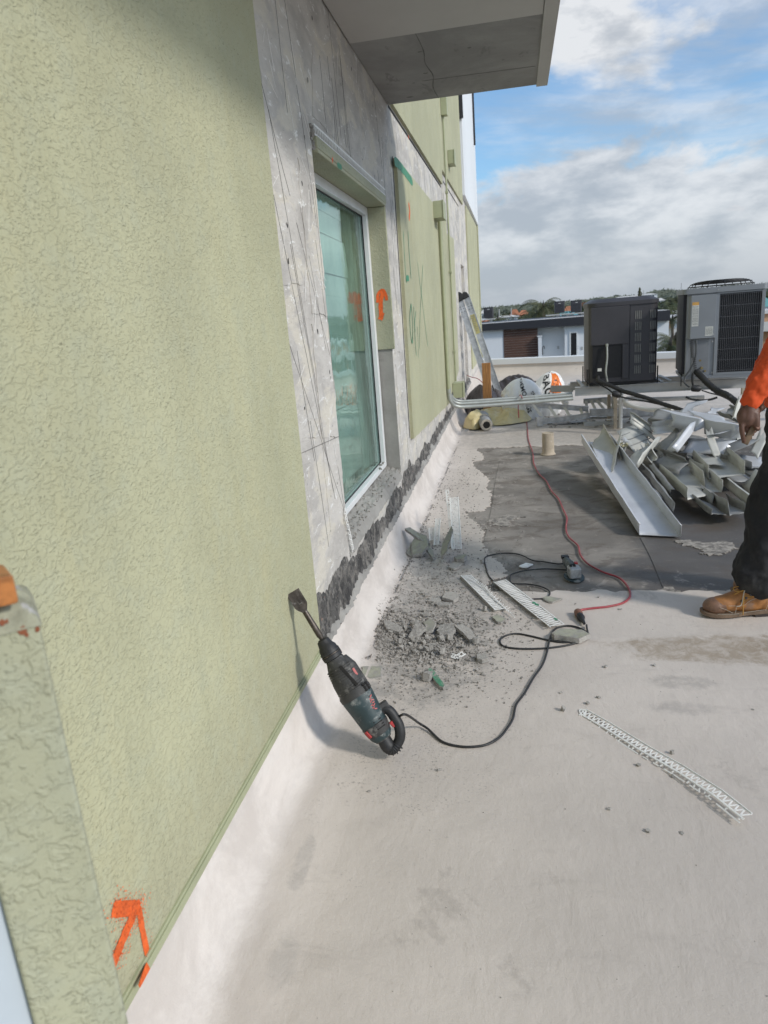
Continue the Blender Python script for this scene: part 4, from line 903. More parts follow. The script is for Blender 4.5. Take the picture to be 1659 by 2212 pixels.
for k in range(9):
    r = .34-.028*k; z = vz1+.006+.075*(1-((r)/.345)**4)**.5+.0
    ps = [(cx_+r*math.cos(2*math.pi*i/36), cy__+r*math.sin(2*math.pi*i/36), z) for i in range(37)]; g.tube(ps, .0055, 4, caps=False)
for k in range(12):
    a_ = 2*math.pi*k/12; ps = []
    for i in range(9):
        r = .345-.27*i/8; ps.append((cx_+r*math.cos(a_), cy__+r*math.sin(a_), vz1+.006+.075*max(0, 1-(r/.345)**4)**.5))
    g.tube(ps, .0055, 4)
g.lathe([(.07, .10), (.085, .07)], Matrix.Translation((cx_, cy__, vz1)), 20); link('fan_guard', g, M_COIL, ac2)
g = MB(); g.lathe([(-.005, .33), (.002, .31)], Matrix.Translation((cx_, cy__, vz1+.006)), 30); link('fan_opening', g, M_COIL, ac2)
def sticker(o, w, h, rows, head, parent, y):
    g = MB(); g.box((o[0], y-.0012, o[1]), (o[0]+w, y-.0002, o[1]+h), M_PAPER)
    if head: g.box((o[0], y-.0016, o[1]+h-.034), (o[0]+w, y-.0013, o[1]+h), M_LOGO if False else mat('amber_print', (.60, .33, .09), .5, bs=0))
    r2 = random.Random(int(w*1000)); zz = o[1]+h-(.045 if head else .012)
    while zz > o[1]+.008:
        x = o[0]+.004
        while x < o[0]+w-.006:
            l = r2.uniform(.004, .014); g.box((x, y-.0016, zz), (min(x+l, o[0]+w-.004), y-.0013, zz+.0028), M_TEXT); x += l+.002
        zz -= .0062 if r2.random() > .12 else .011
    link('sticker', g, None, parent)
sticker((2.745, 1.155), .068, .255, 0, True, ac2, vy0-.0352); sticker((2.885, 1.045), .078, .098, 0, False, ac2, vy0-.0352)
g = MB()
for (x, z) in ((2.968, 1.055), (2.965, .98), (3.0, 1.52), (2.975, .64)): g.lathe([(0, .007), (.006, .006)], frame_mtx((x, vy0-.036 if z > 1.02 else vy0-.012, z), (0, -1, 0)), 8)
link('screw', g, M_STEEL, ac2)
g = MB(); g.tube([(2.865, vy0-.003, .70), (2.865, vy0-.05, .70)], .014, 10); g.tube([(2.90, vy0-.003, .665), (2.90, vy0-.055, .665)], .010, 10); g.tube([(2.85, vy0-.002, .78), (2.85, vy0-.005, .78)], .012, 12); link('valve', g, mat('brass', (.35, .27, .12), .4, .8), ac2, smooth=40)
g = MB(); g.tube([(2.745+.018*math.cos(i*.9)+(.012 if i > 60 else 0)+i*.0004, vy0-.05+.018*math.sin(i*.9), 1.01-i*.0031) for i in range(110)], .0034, 6); link('coiled_cable', g, M_BLACK, ac2, smooth=60)
g = MB(); g.tube(smoothpath([(2.80, vy0-.03, 1.01), (2.80, vy0-.05, .85), (2.76, vy0-.06, .72), (2.70, vy0-.07, .62), (2.69, vy0-.09, .55), (2.74, vy0-.10, .50)], 8), .009, 8); link('whip_conduit', g, mat('dark_grey_conduit', (.07, .075, .08), .5), ac2, smooth=60)
g = MB()
for x in (vx0, ): g.box((x-.006, vy0+.03, .50), (x+.004, vy0+.05, .66))
link('bracket', g, M_COIL, ac2)

# equipment frame
fr = thing('equipment_frame', 'pale steel beam frame on posts carrying the two air conditioning condensers', 'steel frame', (1.53, 9, 0))
def ibeam(g, a, b, h=.105, w=.075):
    a, b = Vector(a), Vector(b); g.bar(a, b, .007, h-.014); u = Vector((0, 0, (h-.008)/2)); g.bar(a+u, b+u, w, .008); g.bar(a-u, b-u, w, .008)
g = MB(); ibeam(g, (1.53, 8.92, .470), (5.6, 8.72, .470)); link('beam', g, M_STEEL, fr, bevel=.002)
g = MB(); ibeam(g, (1.52, 9.55, .470), (5.6, 9.40, .470)); link('beam', g, M_STEEL, fr, bevel=.002)
g = MB()
for x in (1.62, 2.52, 2.62, 3.52): g.bar((x, 8.885, .532), (x, 9.62, .532), .04, .018)
link('cross_member', g, M_STEEL, fr, bevel=.002)
for (x, y) in ((2.02, 8.90), (3.47, 8.86), (2.02, 9.52), (3.6, 9.45), (5.3, 8.8)):
    g = MB(); g.box((x-.037, y-.02, 0), (x+.0, y+.03, .415), M_BEIGE); g.tube([(x+.04, y+.005, 0), (x+.04, y+.005, .416)], .026, 14, M_PVC); g.box((x-.06, y-.05, .4155), (x+.08, y+.05, .421), M_STEEL)
    link('post', g, None, fr, smooth=40)
ac2.rotation_euler = (0, 0, rad(-7))

# insulated refrigerant lines
def lineset(label, pts, r, seg=9, m=M_BLACK):
    ps = smoothpath(pts, seg); r2 = random.Random(len(pts))
    g = MB(); g.tube(ps, [r*(1+.16*noise.noise(Vector((i*.9, 0, len(pts))))) for i in range(len(ps))], 10)
    return tag(link('refrigerant_line', g, m, smooth=60, org=ps[0]), label, 'pipe')
lineset('black insulated pipe drooping from the charcoal condenser towards the scrap pile', [P(*p, y) for p, y in zip(T2([(190,1040),(200,1080),(300,1120),(400,1165),(500,1195),(620,1230),(740,1275),(880,1320),(950,1350)]), (8.82,8.76,8.68,8.6,8.5,8.4,8.3,8.15,8.0))], .024)
lineset('thin black cable under the insulated pipe of the charcoal condenser', [P(*p, y) for p, y in zip(T2([(150,1090),(260,1140),(330,1190),(420,1225),(600,1255),(760,1290)]), (8.78,8.7,8.62,8.5,8.4,8.3))], .009)
lineset('thick black insulated pipe sloping from the grey condenser behind the worker', [P(*p, y) for p, y in zip(T2([(1040,1000),(1080,1040),(1150,1110),(1220,1165),(1300,1200),(1380,1260),(1450,1330),(1560,1420)]), (8.5,8.4,8.3,8.2,8.1,8.0,7.8,7.5))], .034)
lineset('black cable looping below the beam under the grey condenser', [P(*p, 8.3) for p in T2([(950,1218),(1000,1238),(1080,1248),(1160,1240),(1220,1222)])], .012)
lineset('thin black cable from the round black fitting under the grey condenser', [P(*p, 8.25) for p in T2([(1085,1160),(1160,1185),(1240,1205),(1340,1250)])], .007)
lineset('black cable hanging from the grey condenser into the round fitting', [P(*p, 8.35) for p in T2([(1010,1010),(1005,1060),(1010,1110),(1030,1140)])], .012)
g = MB(); c = P(*T2([(1038,1145)])[0], 8.25); g.lathe([(-.045, .030), (-.03, .036), (.03, .036), (.045, .028)], frame_mtx(c, (1, 0, -.1)), 14)
tag(link('cable_fitting', g, M_BLACK, smooth=40, org=c), 'round black cable fitting hanging below the grey condenser', 'fitting')
g = MB(); c = P(*T2([(350,1195)])[0], 8.6); g.lathe([(-.05, .026), (-.03, .036), (.02, .038), (.05, .026)], frame_mtx(c, (1, 0, -.35)), 14)
tag(link('cable_fitting', g, M_BLACK, smooth=40, org=c), 'round black cable fitting on the front beam beside the post', 'fitting')

# ================================================================== far end clutter
# two part folding ladder against the wall
top = W(999, 640, .06); ft = P(1073, 862, 11.3)
lad = thing('folding_ladder', 'aluminium folding ladder leaning against the wall with a black hinge on top', 'ladder', ft)
up = (top-ft); Ll = up.length; up.normalize(); vw = (CAM-ft).normalized(); sd = up.cross(vw).normalized()
if sd.x < 0: sd = -sd
nv = sd.cross(up).normalized()
if nv.dot(vw) < 0: nv = -nv
for k, off in enumerate((-.062, .062)):
    a, b = ft+sd*off, top+sd*off*.9
    for dep, nm in ((0, 'rail'), (-.36, 'rail')):
        g = MB(); A_, B_ = a+nv*dep, b+nv*dep
        g.bar(A_, B_, .098, .004, up=nv); g.bar(A_+sd*.048, B_+sd*.048, .004, .03, up=nv); g.bar(A_-sd*.048, B_-sd*.048, .004, .03, up=nv)
        link(nm, g, M_ALU, lad, bevel=.0015)
    for q in range(6):
        g = MB(); c = a.lerp(b, .1+.15*q); g.bar(c+nv*-.01, c+nv*-.35, .03, .03); link('rung', g, M_ALU, lad)
g = MB(); tc = top+up*.02; g.lathe([(-.012, .06), (.012, .06)], frame_mtx(tc-sd*.05+nv*.02, nv), 20); g.lathe([(-.010, .05), (.010, .05)], frame_mtx(tc+sd*.04-up*.02+nv*.02, nv), 20); g.bar(tc-sd*.09-up*.06+nv*.018, tc+sd*.09-up*.04+nv*.018, .05, .012, up=nv); link('hinge', g, M_BLACK, lad, bevel=.003)
g = MB(); 
for off in (-.062, .062):
    for i in range(3):
        for j in range(2): c = top-up*(.14+.04*i)+sd*(off-.02+.04*j)+nv*.0035; g.lathe([(0, .006), (.003, .005)], frame_mtx(c, nv), 8)
link('rivet', g, M_COIL, lad)
g = MB(); c = top-up*.46+sd*.05+nv*.0035; g.prism([c-sd*.035-up*.15, c+sd*.035-up*.15, c+sd*.035+up*.15, c-sd*.035+up*.15], nv*.001, mat('yellow_label', (.42, .38, .16), .5, var=.2, bs=0))
for i in range(9): q = c+up*(.12-.028*i); g.prism([q-sd*.026, q+sd*(.026-.012*(i % 3)), q+sd*(.026-.012*(i % 3))+up*.008, q-sd*.026+up*.008], nv*.0016, M_TEXT)
link('warning_label', g, None, lad)
# board
b0 = P(1050, 905, 10.3); b0.z = 0; b1 = P(1050, 784, 10.3)
g = MB(); g.bar(Vector((b1.x, b1.y, 0.0)), b1, .038, .118, up=(1, -.12, 0)); tag(link('timber_board', g, M_WOOD, org=(b1.x, b1.y, 0), bevel=.002), 'upright orange pine board standing in front of the dark tarp', 'board')
# tarp mound
def mound(cx, cy, rx, ry, h, seed, ridges=.5, k=90, fine=1.0):
    def f(u, v):
        a_ = 2*math.pi*u; r = v; e = 1+.22*noise.noise(Vector((math.cos(a_)*1.5, math.sin(a_)*1.5, seed)))
        x = cx+rx*r*e*math.cos(a_); y = cy+ry*r*e*math.sin(a_)
        z = h*(max(0, 1-r**2.2))*(1+.55*noise.noise(Vector((x*1.9, y*1.9, seed+3))))
        q = 1-abs(noise.noise(Vector((x*2.8+.3*noise.noise(Vector((x*6, y*6, 2))), y*2.8, seed+9))))*2.4; q2 = 1-abs(noise.noise(Vector((x*10, y*10, seed+19))))*2.4
        z = z*.68+h*(ridges*.40*q+.055*q2*fine)*min(1, (1-r)*4+.1)
        return Vector((x, y, max(.004, z+.01)))
    g = MB(); g.grid(f, k, k//2, closed_u=True); return g
g = mound(.78, 11.75, .68, .62, .40, 3, .9); tag(link('tarp_heap', g, M_TARP, smooth=35, org=(.7, 11.9, 0)), 'dark crumpled tarp heaped behind the board and the white bags', 'tarp')
g = mound(.33, 10.9, .30, .6, .36, 6, .9); tag(link('tarp_heap', g, M_TARP, smooth=35, org=(.35, 11, 0)), 'dark crumpled tarp bundle against the foot of the wall beside the board', 'tarp')
g = MB(); g.prism([G(1020, 800, .0)+Vector((0,0,.02)), G(1060, 800, .0)+Vector((0,0,.02)), G(1052, 812, .0)+Vector((0,0,.02))], (0, 0, .02))
# white bags
def bag(label, base, w, h, dp, seed, words, lean=0.0):
    t = thing('rubbish_bag', label, 'bag', base)
    right = Vector((math.cos(_y), math.sin(_y), 0)); fw = Vector((-math.sin(_y), math.cos(_y), 0))
    def S_(a_, v):
        pr = .80+.20*math.sin(math.pi*v); pr *= max(0, 1-(max(0, v-.45)/.55)**2.6)**.5*.97+.03
        wv = 1+.07*noise.noise(Vector((math.cos(a_)*2, math.sin(a_)*2, v*3+seed)))+.16*(abs(noise.noise(Vector((math.cos(a_)*4, math.sin(a_)*4, v*5+seed))))-.2)+.07*abs(noise.noise(Vector((math.cos(a_)*11, math.sin(a_)*11, v*12+seed))))
        return base+right*(w/2*pr*wv*math.cos(a_)+lean*v*h)+fw*(dp/2*pr*wv*math.sin(a_))+Vector((0, 0, h*(v+.03*noise.noise(Vector((math.cos(a_)*1.4, math.sin(a_)*1.4, seed+v))))))
    g = MB(); g.grid(lambda u, v: S_(2*math.pi*u, v), 60, 34, closed_u=True); g.add([S_(2*math.pi*i/60, 1.0) for i in range(60)], [tuple(range(60))]); link('body', g, M_BAG, t, smooth=30)
    for (txt, sz, au, vv, rot, m_, bold) in words:
        g = MB(); cr, sr = math.cos(rot), math.sin(rot)
        def fn(u, v, au=au, vv=vv, cr=cr, sr=sr):
            x, y = u*cr-v*sr, u*sr+v*cr; a_ = au+x/(w/2); p = S_(a_, vv+y/h); c = S_(a_, vv+y/h)-(base+Vector((0,0,p.z-base.z))+right*lean*(p.z-base.z)); c.z = 0; return p+c.normalized()*.005
        if txt == '#':
            vs = [fn(-sz/2+sz*i/12, -sz*.8+sz*1.6*j/12) for j in range(13) for i in range(13)]; g.add(vs, [(j*13+i, j*13+i+1, j*13+i+14, j*13+i+13) for j in range(12) for i in range(12)])
        else: text_mb(g, txt, fn, sz, m_, bold=bold)
        link('lettering' if txt != '#' else 'printed_block', g, m_, t)
    return t
bc = P(1128, 893, 10.1); bc.z = 0
bag('white demolition bag with black lettering DEMO BAGS beside the pine board', bc, .56, .56, .40, 2, [('S \u00b7 DEMO BAGS', .085, -1.62, .68, -1.30, M_INK, True), ('SBVG', .06, -1.10, .55, -1.1, M_INK, True)], .0)
bc2 = bc+Vector((.33, .22, 0))
bag('white bag printed with BAGS and an orange block with a black emblem', bc2, .46, .60, .36, 8, [('#', .17, -1.22, .76, -.15, M_LOGO, True), ('G', .15, -1.24, .76, -.55, M_INK, True), ('BAGS', .17, -1.85, .66, -1.15, M_INK, True)], .12)
# yellow plastic, roll, studs
g = mound(.62, 9.95, .42, .40, .13, 21, 1.6, 90, 2.5); tag(link('plastic_sheet', g, M_PLASTIC_Y, smooth=35, org=(.62, 9.9, 0)), 'crumpled yellowish plastic sheet under the conduits', 'plastic sheet')
g = mound(.27, 9.55, .16, .30, .15, 23, 1.6, 70, 2.5); tag(link('plastic_sheet', g, M_PLASTIC_Y, smooth=35, org=(.27, 9.5, 0)), 'small yellowish plastic bundle by the wall left of the grey roll', 'plastic sheet')
f0 = G(1051, 918, .08); f1 = G(1030, 884, .11); f1 = f0+(f1-f0).normalized()*.62
t = thing('membrane_roll', 'grey rolled membrane lying on the roof with its open end towards the camera', 'roll', f0)
mm = frame_mtx(f0, f1-f0, (1, 0, 0)); g = MB(); g.lathe([(0, .074), (.015, .079), (.25, .080), (.26, .092), (.60, .096), (.62, .090)], mm, 30, sx=1.0, caps=False)
for v in g.v: v += Vector((0, 0, .004*noise.noise(v*14)))
link('wrap', g, M_ROLL, t, smooth=50)
g = MB(); g.lathe([(.0, .0745), (-.004, .060), (.0, .045)], mm, 28, caps=False); link('roll_edge', g, M_ROLLE, t, smooth=50)
g = MB(); g.lathe([(.001, .046), (.10, .040)], mm, 20, caps=True); link('hollow', g, M_DKHOLE, t)
g = MB(); g.lathe([(.25, .0925), (.285, .0950)], mm, 30, caps=False); link('band', g, mat('masking_tape', (.52, .47, .36), .7), t, smooth=50)
for k in range(4):
    g = MB(); a = G(*T1([(640+22*k, 1520)])[0], .012); b = a+Vector((.055, .50, .0))
    g.bar(a, b, .022, .003); g.bar(a+Vector((-.011, 0, .006)), b+Vector((-.011, 0, .006)), .002, .012); g.bar(a+Vector((.011, 0, .006)), b+Vector((.011, 0, .006)), .002, .012)
    tag(link('metal_trim', g, M_ALU, org=a), ('leftmost', 'second', 'third', 'rightmost')[k]+' of the four thin metal trims lying by the cant left of the roll', 'metal trim', 'metal trims beside the roll')
# old ladders and frames lying under the steel frame
def Z7(l): return [(1026+x*.2604, 783+y*.2604) for x, y in l]
def lyladder(label, lo, hi, ylo, yhi, rungs, m=M_ALU):
    a, b = [P(*p, ylo) for p in Z7(lo)]; c, d_ = [P(*p, yhi) for p in Z7(hi)]
    t = thing('old_ladder', label, 'ladder', a)
    for p, q in ((a, b), (c, d_)):
        g = MB(); g.bar(p, q, .012, .065); g.bar(p+Vector((0,-.012,.03)), q+Vector((0,-.012,.03)), .03, .006); g.bar(p+Vector((0,-.012,-.03)), q+Vector((0,-.012,-.03)), .03, .006); link('rail', g, m, t, bevel=.001)
    for i in range(rungs):
        k = (i+.5)/rungs; g = MB(); g.bar(a.lerp(b, k), c.lerp(d_, k), .036, .014, up=(0, 1, 0)); link('rung', g, M_PVC, t, bevel=.003)
    return t, a
t, a = lyladder('old aluminium ladder lying on its side under the conduits', [(535,492),(950,440)], [(420,345),(940,385)], 9.35, 9.50, 4)
g = MB(); fa = P(*Z7([(540,500)])[0], 9.33); g.box((fa.x-.045, fa.y-.03, 0.0), (fa.x+.035, fa.y+.02, .13)); link('ladder_foot', g, M_ALU, t, bevel=.008)
lyladder('second old ladder lying behind the front post of the steel frame', [(890,470),(1480,455)], [(900,320),(1160,300)], 9.75, 9.85, 6)
def junk(name, label, cat, pts, w, h, m, y=9.5, up=(0, 0, 1)):
    a, b = [P(*p, y) for p in Z7(pts)]; g = MB(); g.bar(a, b, w, h, up=up); return tag(link(name, g, m, org=a, bevel=.003), label, cat)
junk('steel_angle', 'dirty steel bar lying on the roof left of the frame post', 'metal bar', [(900,525),(1150,520)], .05, .10, M_STEEL, 9.2)
junk('steel_angle', 'long dull metal bar lying between the frame posts', 'metal bar', [(950,415),(1500,410)], .05, .09, M_ALU, 9.35)
junk('steel_angle', 'thin pale metal strip lying behind the frame post', 'metal bar', [(1090,474),(1275,466)], .04, .012, M_PVC, 9.05)
junk('sheet_scrap', 'square grey green metal scrap leaning behind the conduits', 'sheet metal', [(720,245),(722,190)], .30, .01, M_SHEET, 9.9, up=(0, 1, 0))
junk('sheet_scrap', 'long pale metal scrap lying behind the beam end', 'sheet metal', [(775,185),(1000,170)], .06, .04, M_SHEETW, 10.3)
junk('sheet_scrap', 'grey metal scrap lying under the first old ladder', 'sheet metal', [(640,510),(930,485)], .16, .01, M_SHEETD, 9.45)
def rail_tube(label, pts, ys, r):
    ps = smoothpath([P(*p, y) for p, y in zip(Z7(pts), ys)], 8); g = MB(); g.tube(ps, r, 12); tag(link('white_handrail', g, M_PVC, smooth=60, org=ps[0]), label, 'handrail')
rail_tube('white bent pipe end standing beside the front beam end', [(790,285),(752,292),(732,312),(735,332),(775,338)], (9.3,9.25,9.2,9.2,9.2), .022)
rail_tube('white bent handrail pipe curving under the beam towards the scrap pile', [(1640,385),(1500,395),(1400,385),(1300,360),(1250,330),(1255,305),(1300,300),(1420,310),(1500,310)], (8.3,8.5,8.6,8.7,8.8,8.9,9.0,9.0,9.0), .026)
rail_tube('long white pipe lying behind the scrap pile', [(1280,300),(1450,305),(1659,300),(1900,290)], (9.3,9.4,9.4,9.4), .028)
g = MB(); r2 = random.Random(2)
for k in range(60):
    q = G(r2.uniform(1150, 1420), r2.uniform(893, 925)); chunk(g, (q.x, q.y, 0), r2.uniform(.01, .04), .01, r2, .3)
tag(link('scrap_bits', g, M_GRIT), 'small bits of rubbish under the old ladders', None, None, 'stuff')
# ================================================================== scrap pile of bent metal
PG = 'bent metal flashing pieces in the scrap pile'
def q3(x, y, dep=None, z=0.0):
    px, py = 1244.2+x/4, 864+y/4
    return G(px, py, z) if dep is None else P(px, py, dep)
pile_n = 0
def channel(label, A, B, Cc, hL=0.0, hR=0.0, m=M_SHEET, crump=.012, lip=.0, tear=.045, cat='metal flashing', name='metal_flashing', ribs=0, curve=0.0):
    global pile_n; pile_n += 1; sd = pile_n*3.7
    A, B, Cc = [(q3(*p) if not isinstance(p, Vector) else p) for p in (A, B, Cc)]
    L_ = B-A; Wd = Cc-A; nrm = Wd.cross(L_).normalized()
    if nrm.z < 0: nrm = -nrm
    sec = []
    wl = Wd.length
    if hL: 
        if lip: sec.append((Vector((0, 0, 0))+Wd/wl*lip+nrm*hL, 0))
        for k in (1, .5): sec.append((nrm*hL*k, 0))
    nb = 5
    for k in range(nb): 
        t = k/(nb-1); sec.append((Wd*t+nrm*(curve*math.sin(math.pi*t)), 0))
    if hR:
        for k in (.5, 1): sec.append((Wd+nrm*hR*k, 0))
        if lip: sec.append((Wd-Wd/wl*lip+nrm*hR, 0))
    nl = max(6, int(L_.length/.06)); ns = len(sec); vs = []
    r_ = random.Random(pile_n); e0 = [r_.uniform(-1, 1) for _ in sec]; e1 = [r_.uniform(-1, 1) for _ in sec]
    kink = r_.uniform(.3, .7); bnd = r_.choice((0, 0, .07, -.07)) if pile_n > 3 else 0
    for j in range(nl+1):
        t = j/nl
        for i, (s, _) in enumerate(sec):
            tt = t
            if j == 0: tt += e0[i]*tear/L_.length*.5
            if j == nl: tt += e1[i]*tear/L_.length*1.8
            p = A+L_*tt+s+nrm*(bnd*max(0, tt-kink)*L_.length)
            w = 1.0*crump*min(1, t*2.5+.25)
            p = p+nrm*w*(noise.noise(p*4+Vector((sd, 0, 0)))+.6*noise.noise(p*11+Vector((sd, 3, 0))))+Wd/wl*w*.6*noise.noise(p*5+Vector((0, sd, 0)))
            vs.append(p)
    g = MB(); g.add(vs, [(j*ns+i, j*ns+i+1, (j+1)*ns+i+1, (j+1)*ns+i) for j in range(nl) for i in range(ns-1)])
    zmin = min(v.z for v in g.v)
    if zmin < .002:
        for v in g.v: v.z = max(v.z, .002+.15*max(0, v.z-zmin)*0)
    o = link(name, g, m, smooth=38, org=A); s = o.modifiers.new('solid', 'SOLIDIFY'); s.thickness = .0026; s.offset = 0
    tag(o, label, cat, PG)
    if ribs:
        g = MB()
        for k in range(ribs):
            f = (k+1)/(ribs+1); a = A+Wd*f+nrm*.004; b = a+L_*.95; g.bar(a+L_*.05, b, .007, .007, up=nrm)
        r = link('fold_rib', g, M_SHEETD, o); r['_o'] = list(A)
    return o
ch = channel
ch('long open metal tray lying lowest at the left front of the scrap pile', G(1381, 1155, .008), P(1256, 955, 6.6), G(1471, 1160, .008), .075, .085, M_SHEETW, .005, lip=.008, tear=.01)
ch('short bent channel nested in the far end of the long tray', (250,640,5.95), (120,370,6.55), (400,520,6.05), .07, .06, M_SHEET, .02)
ch('wide ribbed metal plate tilted above the far end of the long tray', (505,450,6.30), (690,372,6.7), (345,272,6.6), .0, .0, M_SHEET, .012, ribs=3)
ch('upright ribbed metal end piece at the left top of the scrap pile', (480,205,6.75), (668,345,6.75), (478,112,6.80), .0, .03, M_SHEET, .010, ribs=1)
ch('narrow torn channel crossing the long tray with yellow sealant on it', (285,650,5.8), (385,310,6.35), (350,690,5.8), .05, .03, M_SHEET, .018, tear=.05)
ch('triangular torn metal plate beside the narrow torn channel', (325,692,5.8), (512,455,6.1), (535,592,5.85), .0, .05, M_SHEET, .02, tear=.05)
ch('small white torn scrap on the ribbed plate', (390,335,6.3), (430,322,6.3), (425,370,6.28), 0, 0, M_SHEETW, .01)
ch('bright bent metal cap at the top of the pile, left of the crease', (835,117,6.5), (1108,168,6.38), (700,70,7.1), -.115, 0, M_SHEETW, .010)
ch('bright bent metal cap at the top of the pile, right of the crease', (1112,170,6.38), (1400,215,6.05), (950,90,6.9), -.125, 0, M_SHEETW, .010)
ch('small bright folded box at the very top of the scrap pile', (900,108,7.0), (1030,78,7.0), (950,35,7.3), -.07, .0, M_SHEETW, .012)
ch('pale triangle of metal behind the bright caps', (1130,112,7.0), (1215,120,7.0), (1172,62,7.2), 0, 0, M_SHEETW, .01)
ch('long gently bent channel under the bright caps', (660,300,6.55), (965,265,6.5), (668,232,6.8), .0, .05, M_SHEETW, .012)
ch('folded angle pointing up at the middle of the pile', (870,460,6.0), (1040,235,6.3), (790,420,6.2), .07, .0, M_SHEETW, .010)
ch('bluish white panel standing in the middle of the pile', (912,458,6.2), (1290,472,6.1), (965,345,6.28), .0, .03, M_SHEETW, .006)
ch('bent metal strip hanging in front of the bluish white panel', (1180,485,5.95), (1115,305,6.1), (1258,490,5.95), .0, .0, M_SHEET, .010)
ch('pointed tip of metal sticking out above the bent strip', (1110,310,6.1), (1270,268,6.15), (1215,292,6.05), 0, 0, M_SHEETW, .008)
ch('flat metal panel above the dark open channel', (1110,560,5.8), (1040,490,6.1), (1300,565,5.7), 0, 0, M_SHEET, .015)
ch('wide open channel with a dark inside at the right of the pile', (1150,680,5.5), (1015,530,6.1), (1460,645,5.5), .105, .105, M_SHEET, .006)
ch('large open channel with a torn front edge in the middle of the pile', (965,865,5.12), (700,590,5.9), (1250,790,5.3), .085, .09, M_SHEET, .012, tear=.09)
ch('short inner channel lying inside the large torn channel', (1030,770,5.4), (905,645,5.9), (1118,757,5.4), .0, .12, M_SHEET, .005)
ch('dull crumpled plate behind the large torn channel', (880,640,5.7), (650,545,6.0), (965,540,5.8), 0, .04, M_SHEETD, .022, tear=.05)
ch('square folded beam end left of the crumpled plate', (655,542,5.9), (592,428,6.25), (708,500,5.9), .05, .05, M_SHEET, .008)
ch('dark sloping plate below the long gently bent channel', (722,500,6.1), (690,400,6.35), (905,300,6.4), 0, 0, M_SHEETD, .015)
ch('upper curved strip between the long tray and the large channel', (825,838,5.25), (640,600,5.9), (852,768,5.25), 0, 0, M_SHEETD, .012, curve=.02)
ch('lower curved strip between the long tray and the large channel', (840,966,4.93), (575,610,5.9), (800,840,5.05), .0, .0, M_SHEETD, .016, curve=.03)
ch('crumpled pale film caught beside the long tray', (750,850,5.2), (620,700,5.7), (700,880,5.2), .0, .0, M_SHEETW, .03)
ch('long straight rail with rusty nail holes at the right front of the pile', (1525,945,4.9), (1240,712,5.7), (1550,852,4.9), 0, .02, M_SHEET, .004)
ch('pale triangular sheet behind the straight rail', (1440,748,5.5), (1550,862,5.25), (1562,600,5.5), 0, 0, M_SHEET, .006)
ch('large pale sheet leaning beside the worker leg', (1300,700,5.8), (1560,745,5.7), (1420,470,6.1), 0, 0, M_SHEETW, .01)
ch('open box shaped channel at the lower right of the pile', (1320,998,4.85), (1180,922,5.2), (1475,970,4.9), .10, .06, M_SHEETD, .008)
ch('rolled dull sheet in front of the large torn channel', (1160,912,5.1), (1060,835,5.3), (1245,845,5.2), 0, 0, M_SHEETD, .010, curve=.05)
ch('narrow dirty channel lying lowest at the front right of the pile', (1165,990,4.85), (1005,870,5.2), (1290,988,4.85), .045, .0, M_SHEETD, .010)
ch('flat grey plate under the bright caps', (1235,382,6.3), (1425,345,6.2), (1240,312,6.4), 0, .02, M_SHEET, .01)
ch('dark plate in the shadow below the hand', (1275,480,5.95), (1520,392,6.0), (1290,370,6.3), 0, 0, M_SHEETD, .012)
ch('tan folded strip standing behind the hand', (1388,175,6.5), (1432,15,6.6), (1345,165,6.5), .0, .04, M_SHEET, .006)
ch('pale sheet between the hand and the trousers', (1500,450,6.0), (1590,265,6.2), (1565,520,5.9), 0, 0, M_SHEET, .01)
ch('crushed dark metal behind the bright caps', (1240,130,6.9), (1395,195,6.7), (1330,60,7.0), .05, .03, M_SHEETD, .05, tear=.08)
ch('dull flat piece lying behind the ribbed end piece', (620,190,7.2), (840,210,7.1), (700,75,7.5), .04, 0, M_SHEETD, .02)
r2 = random.Random(77)
for k in range(12):
    c = Vector((r2.uniform(2.05, 2.75), r2.uniform(5.6, 6.7), r2.uniform(.03, .16))); a_ = r2.uniform(-.5, .9)
    A = c; B = c+Vector((-.25*math.cos(a_), .5*math.cos(a_), r2.uniform(-.02, .12))); Cc = c+Vector((.18, .06, r2.uniform(-.03, .06)))
    ch('dull metal piece buried in the shadowed inside of the scrap pile', A, B, Cc, r2.choice((0, .05)), 0, M_SHEETD, .02)
g = MB(); c = q3(400, 415, 6.25)
for k in range(7): chunk(g, c+Vector((r2.uniform(-.04, .04), r2.uniform(-.03, .03), r2.uniform(-.01, .03))), r2.uniform(.012, .03), .012, r2, .6)
tag(link('sealant_lump', g, mat('yellow_sealant', (.34, .31, .19), .8, var=.3, bs=.5), org=c), 'yellowish lump of old sealant on the narrow torn channel', 'sealant')

# ================================================================== rotary hammer
Bt = G(845, 1622, .038); Tp = W(632, 1278, .030)
ax_ = (Tp-Bt).normalized(); Lh = (Tp-Bt).length
camd = (CAM-Bt).normalized(); xs = ax_.cross(camd).normalized()
if xs.x < 0: xs = -xs               # to the right in the picture
ys_ = xs.cross(ax_); ys_ = ys_ if ys_.dot(camd) > 0 else -ys_
ham = thing('rotary_hammer', 'dusty dark green and black rotary hammer with spade chisel leaning against the wall', 'power tool', Bt)
def hp(t, x=0.0, y=0.0): return Bt+ax_*(t*Lh)+xs*x+ys_*y       # t: share of the length
def hm(t, off=0.0): return frame_mtx(hp(t, off), ax_, xs)
def seg(name, prof, m, off=0.0, sx=1.0, sy=1.0, sm=35, n=26):
    g = MB(); g.lathe([(h*Lh, r) for h, r in prof], frame_mtx(hp(0, off), ax_, xs), n, sx=sx, sy=sy); return link(name, g, m, ham, smooth=sm)
seg('motor_housing', [(.075, .030), (.10, .041), (.16, .047), (.24, .052), (.30, .056), (.335, .0585), (.345, .0585)], M_TEAL, 0, 1, .95)
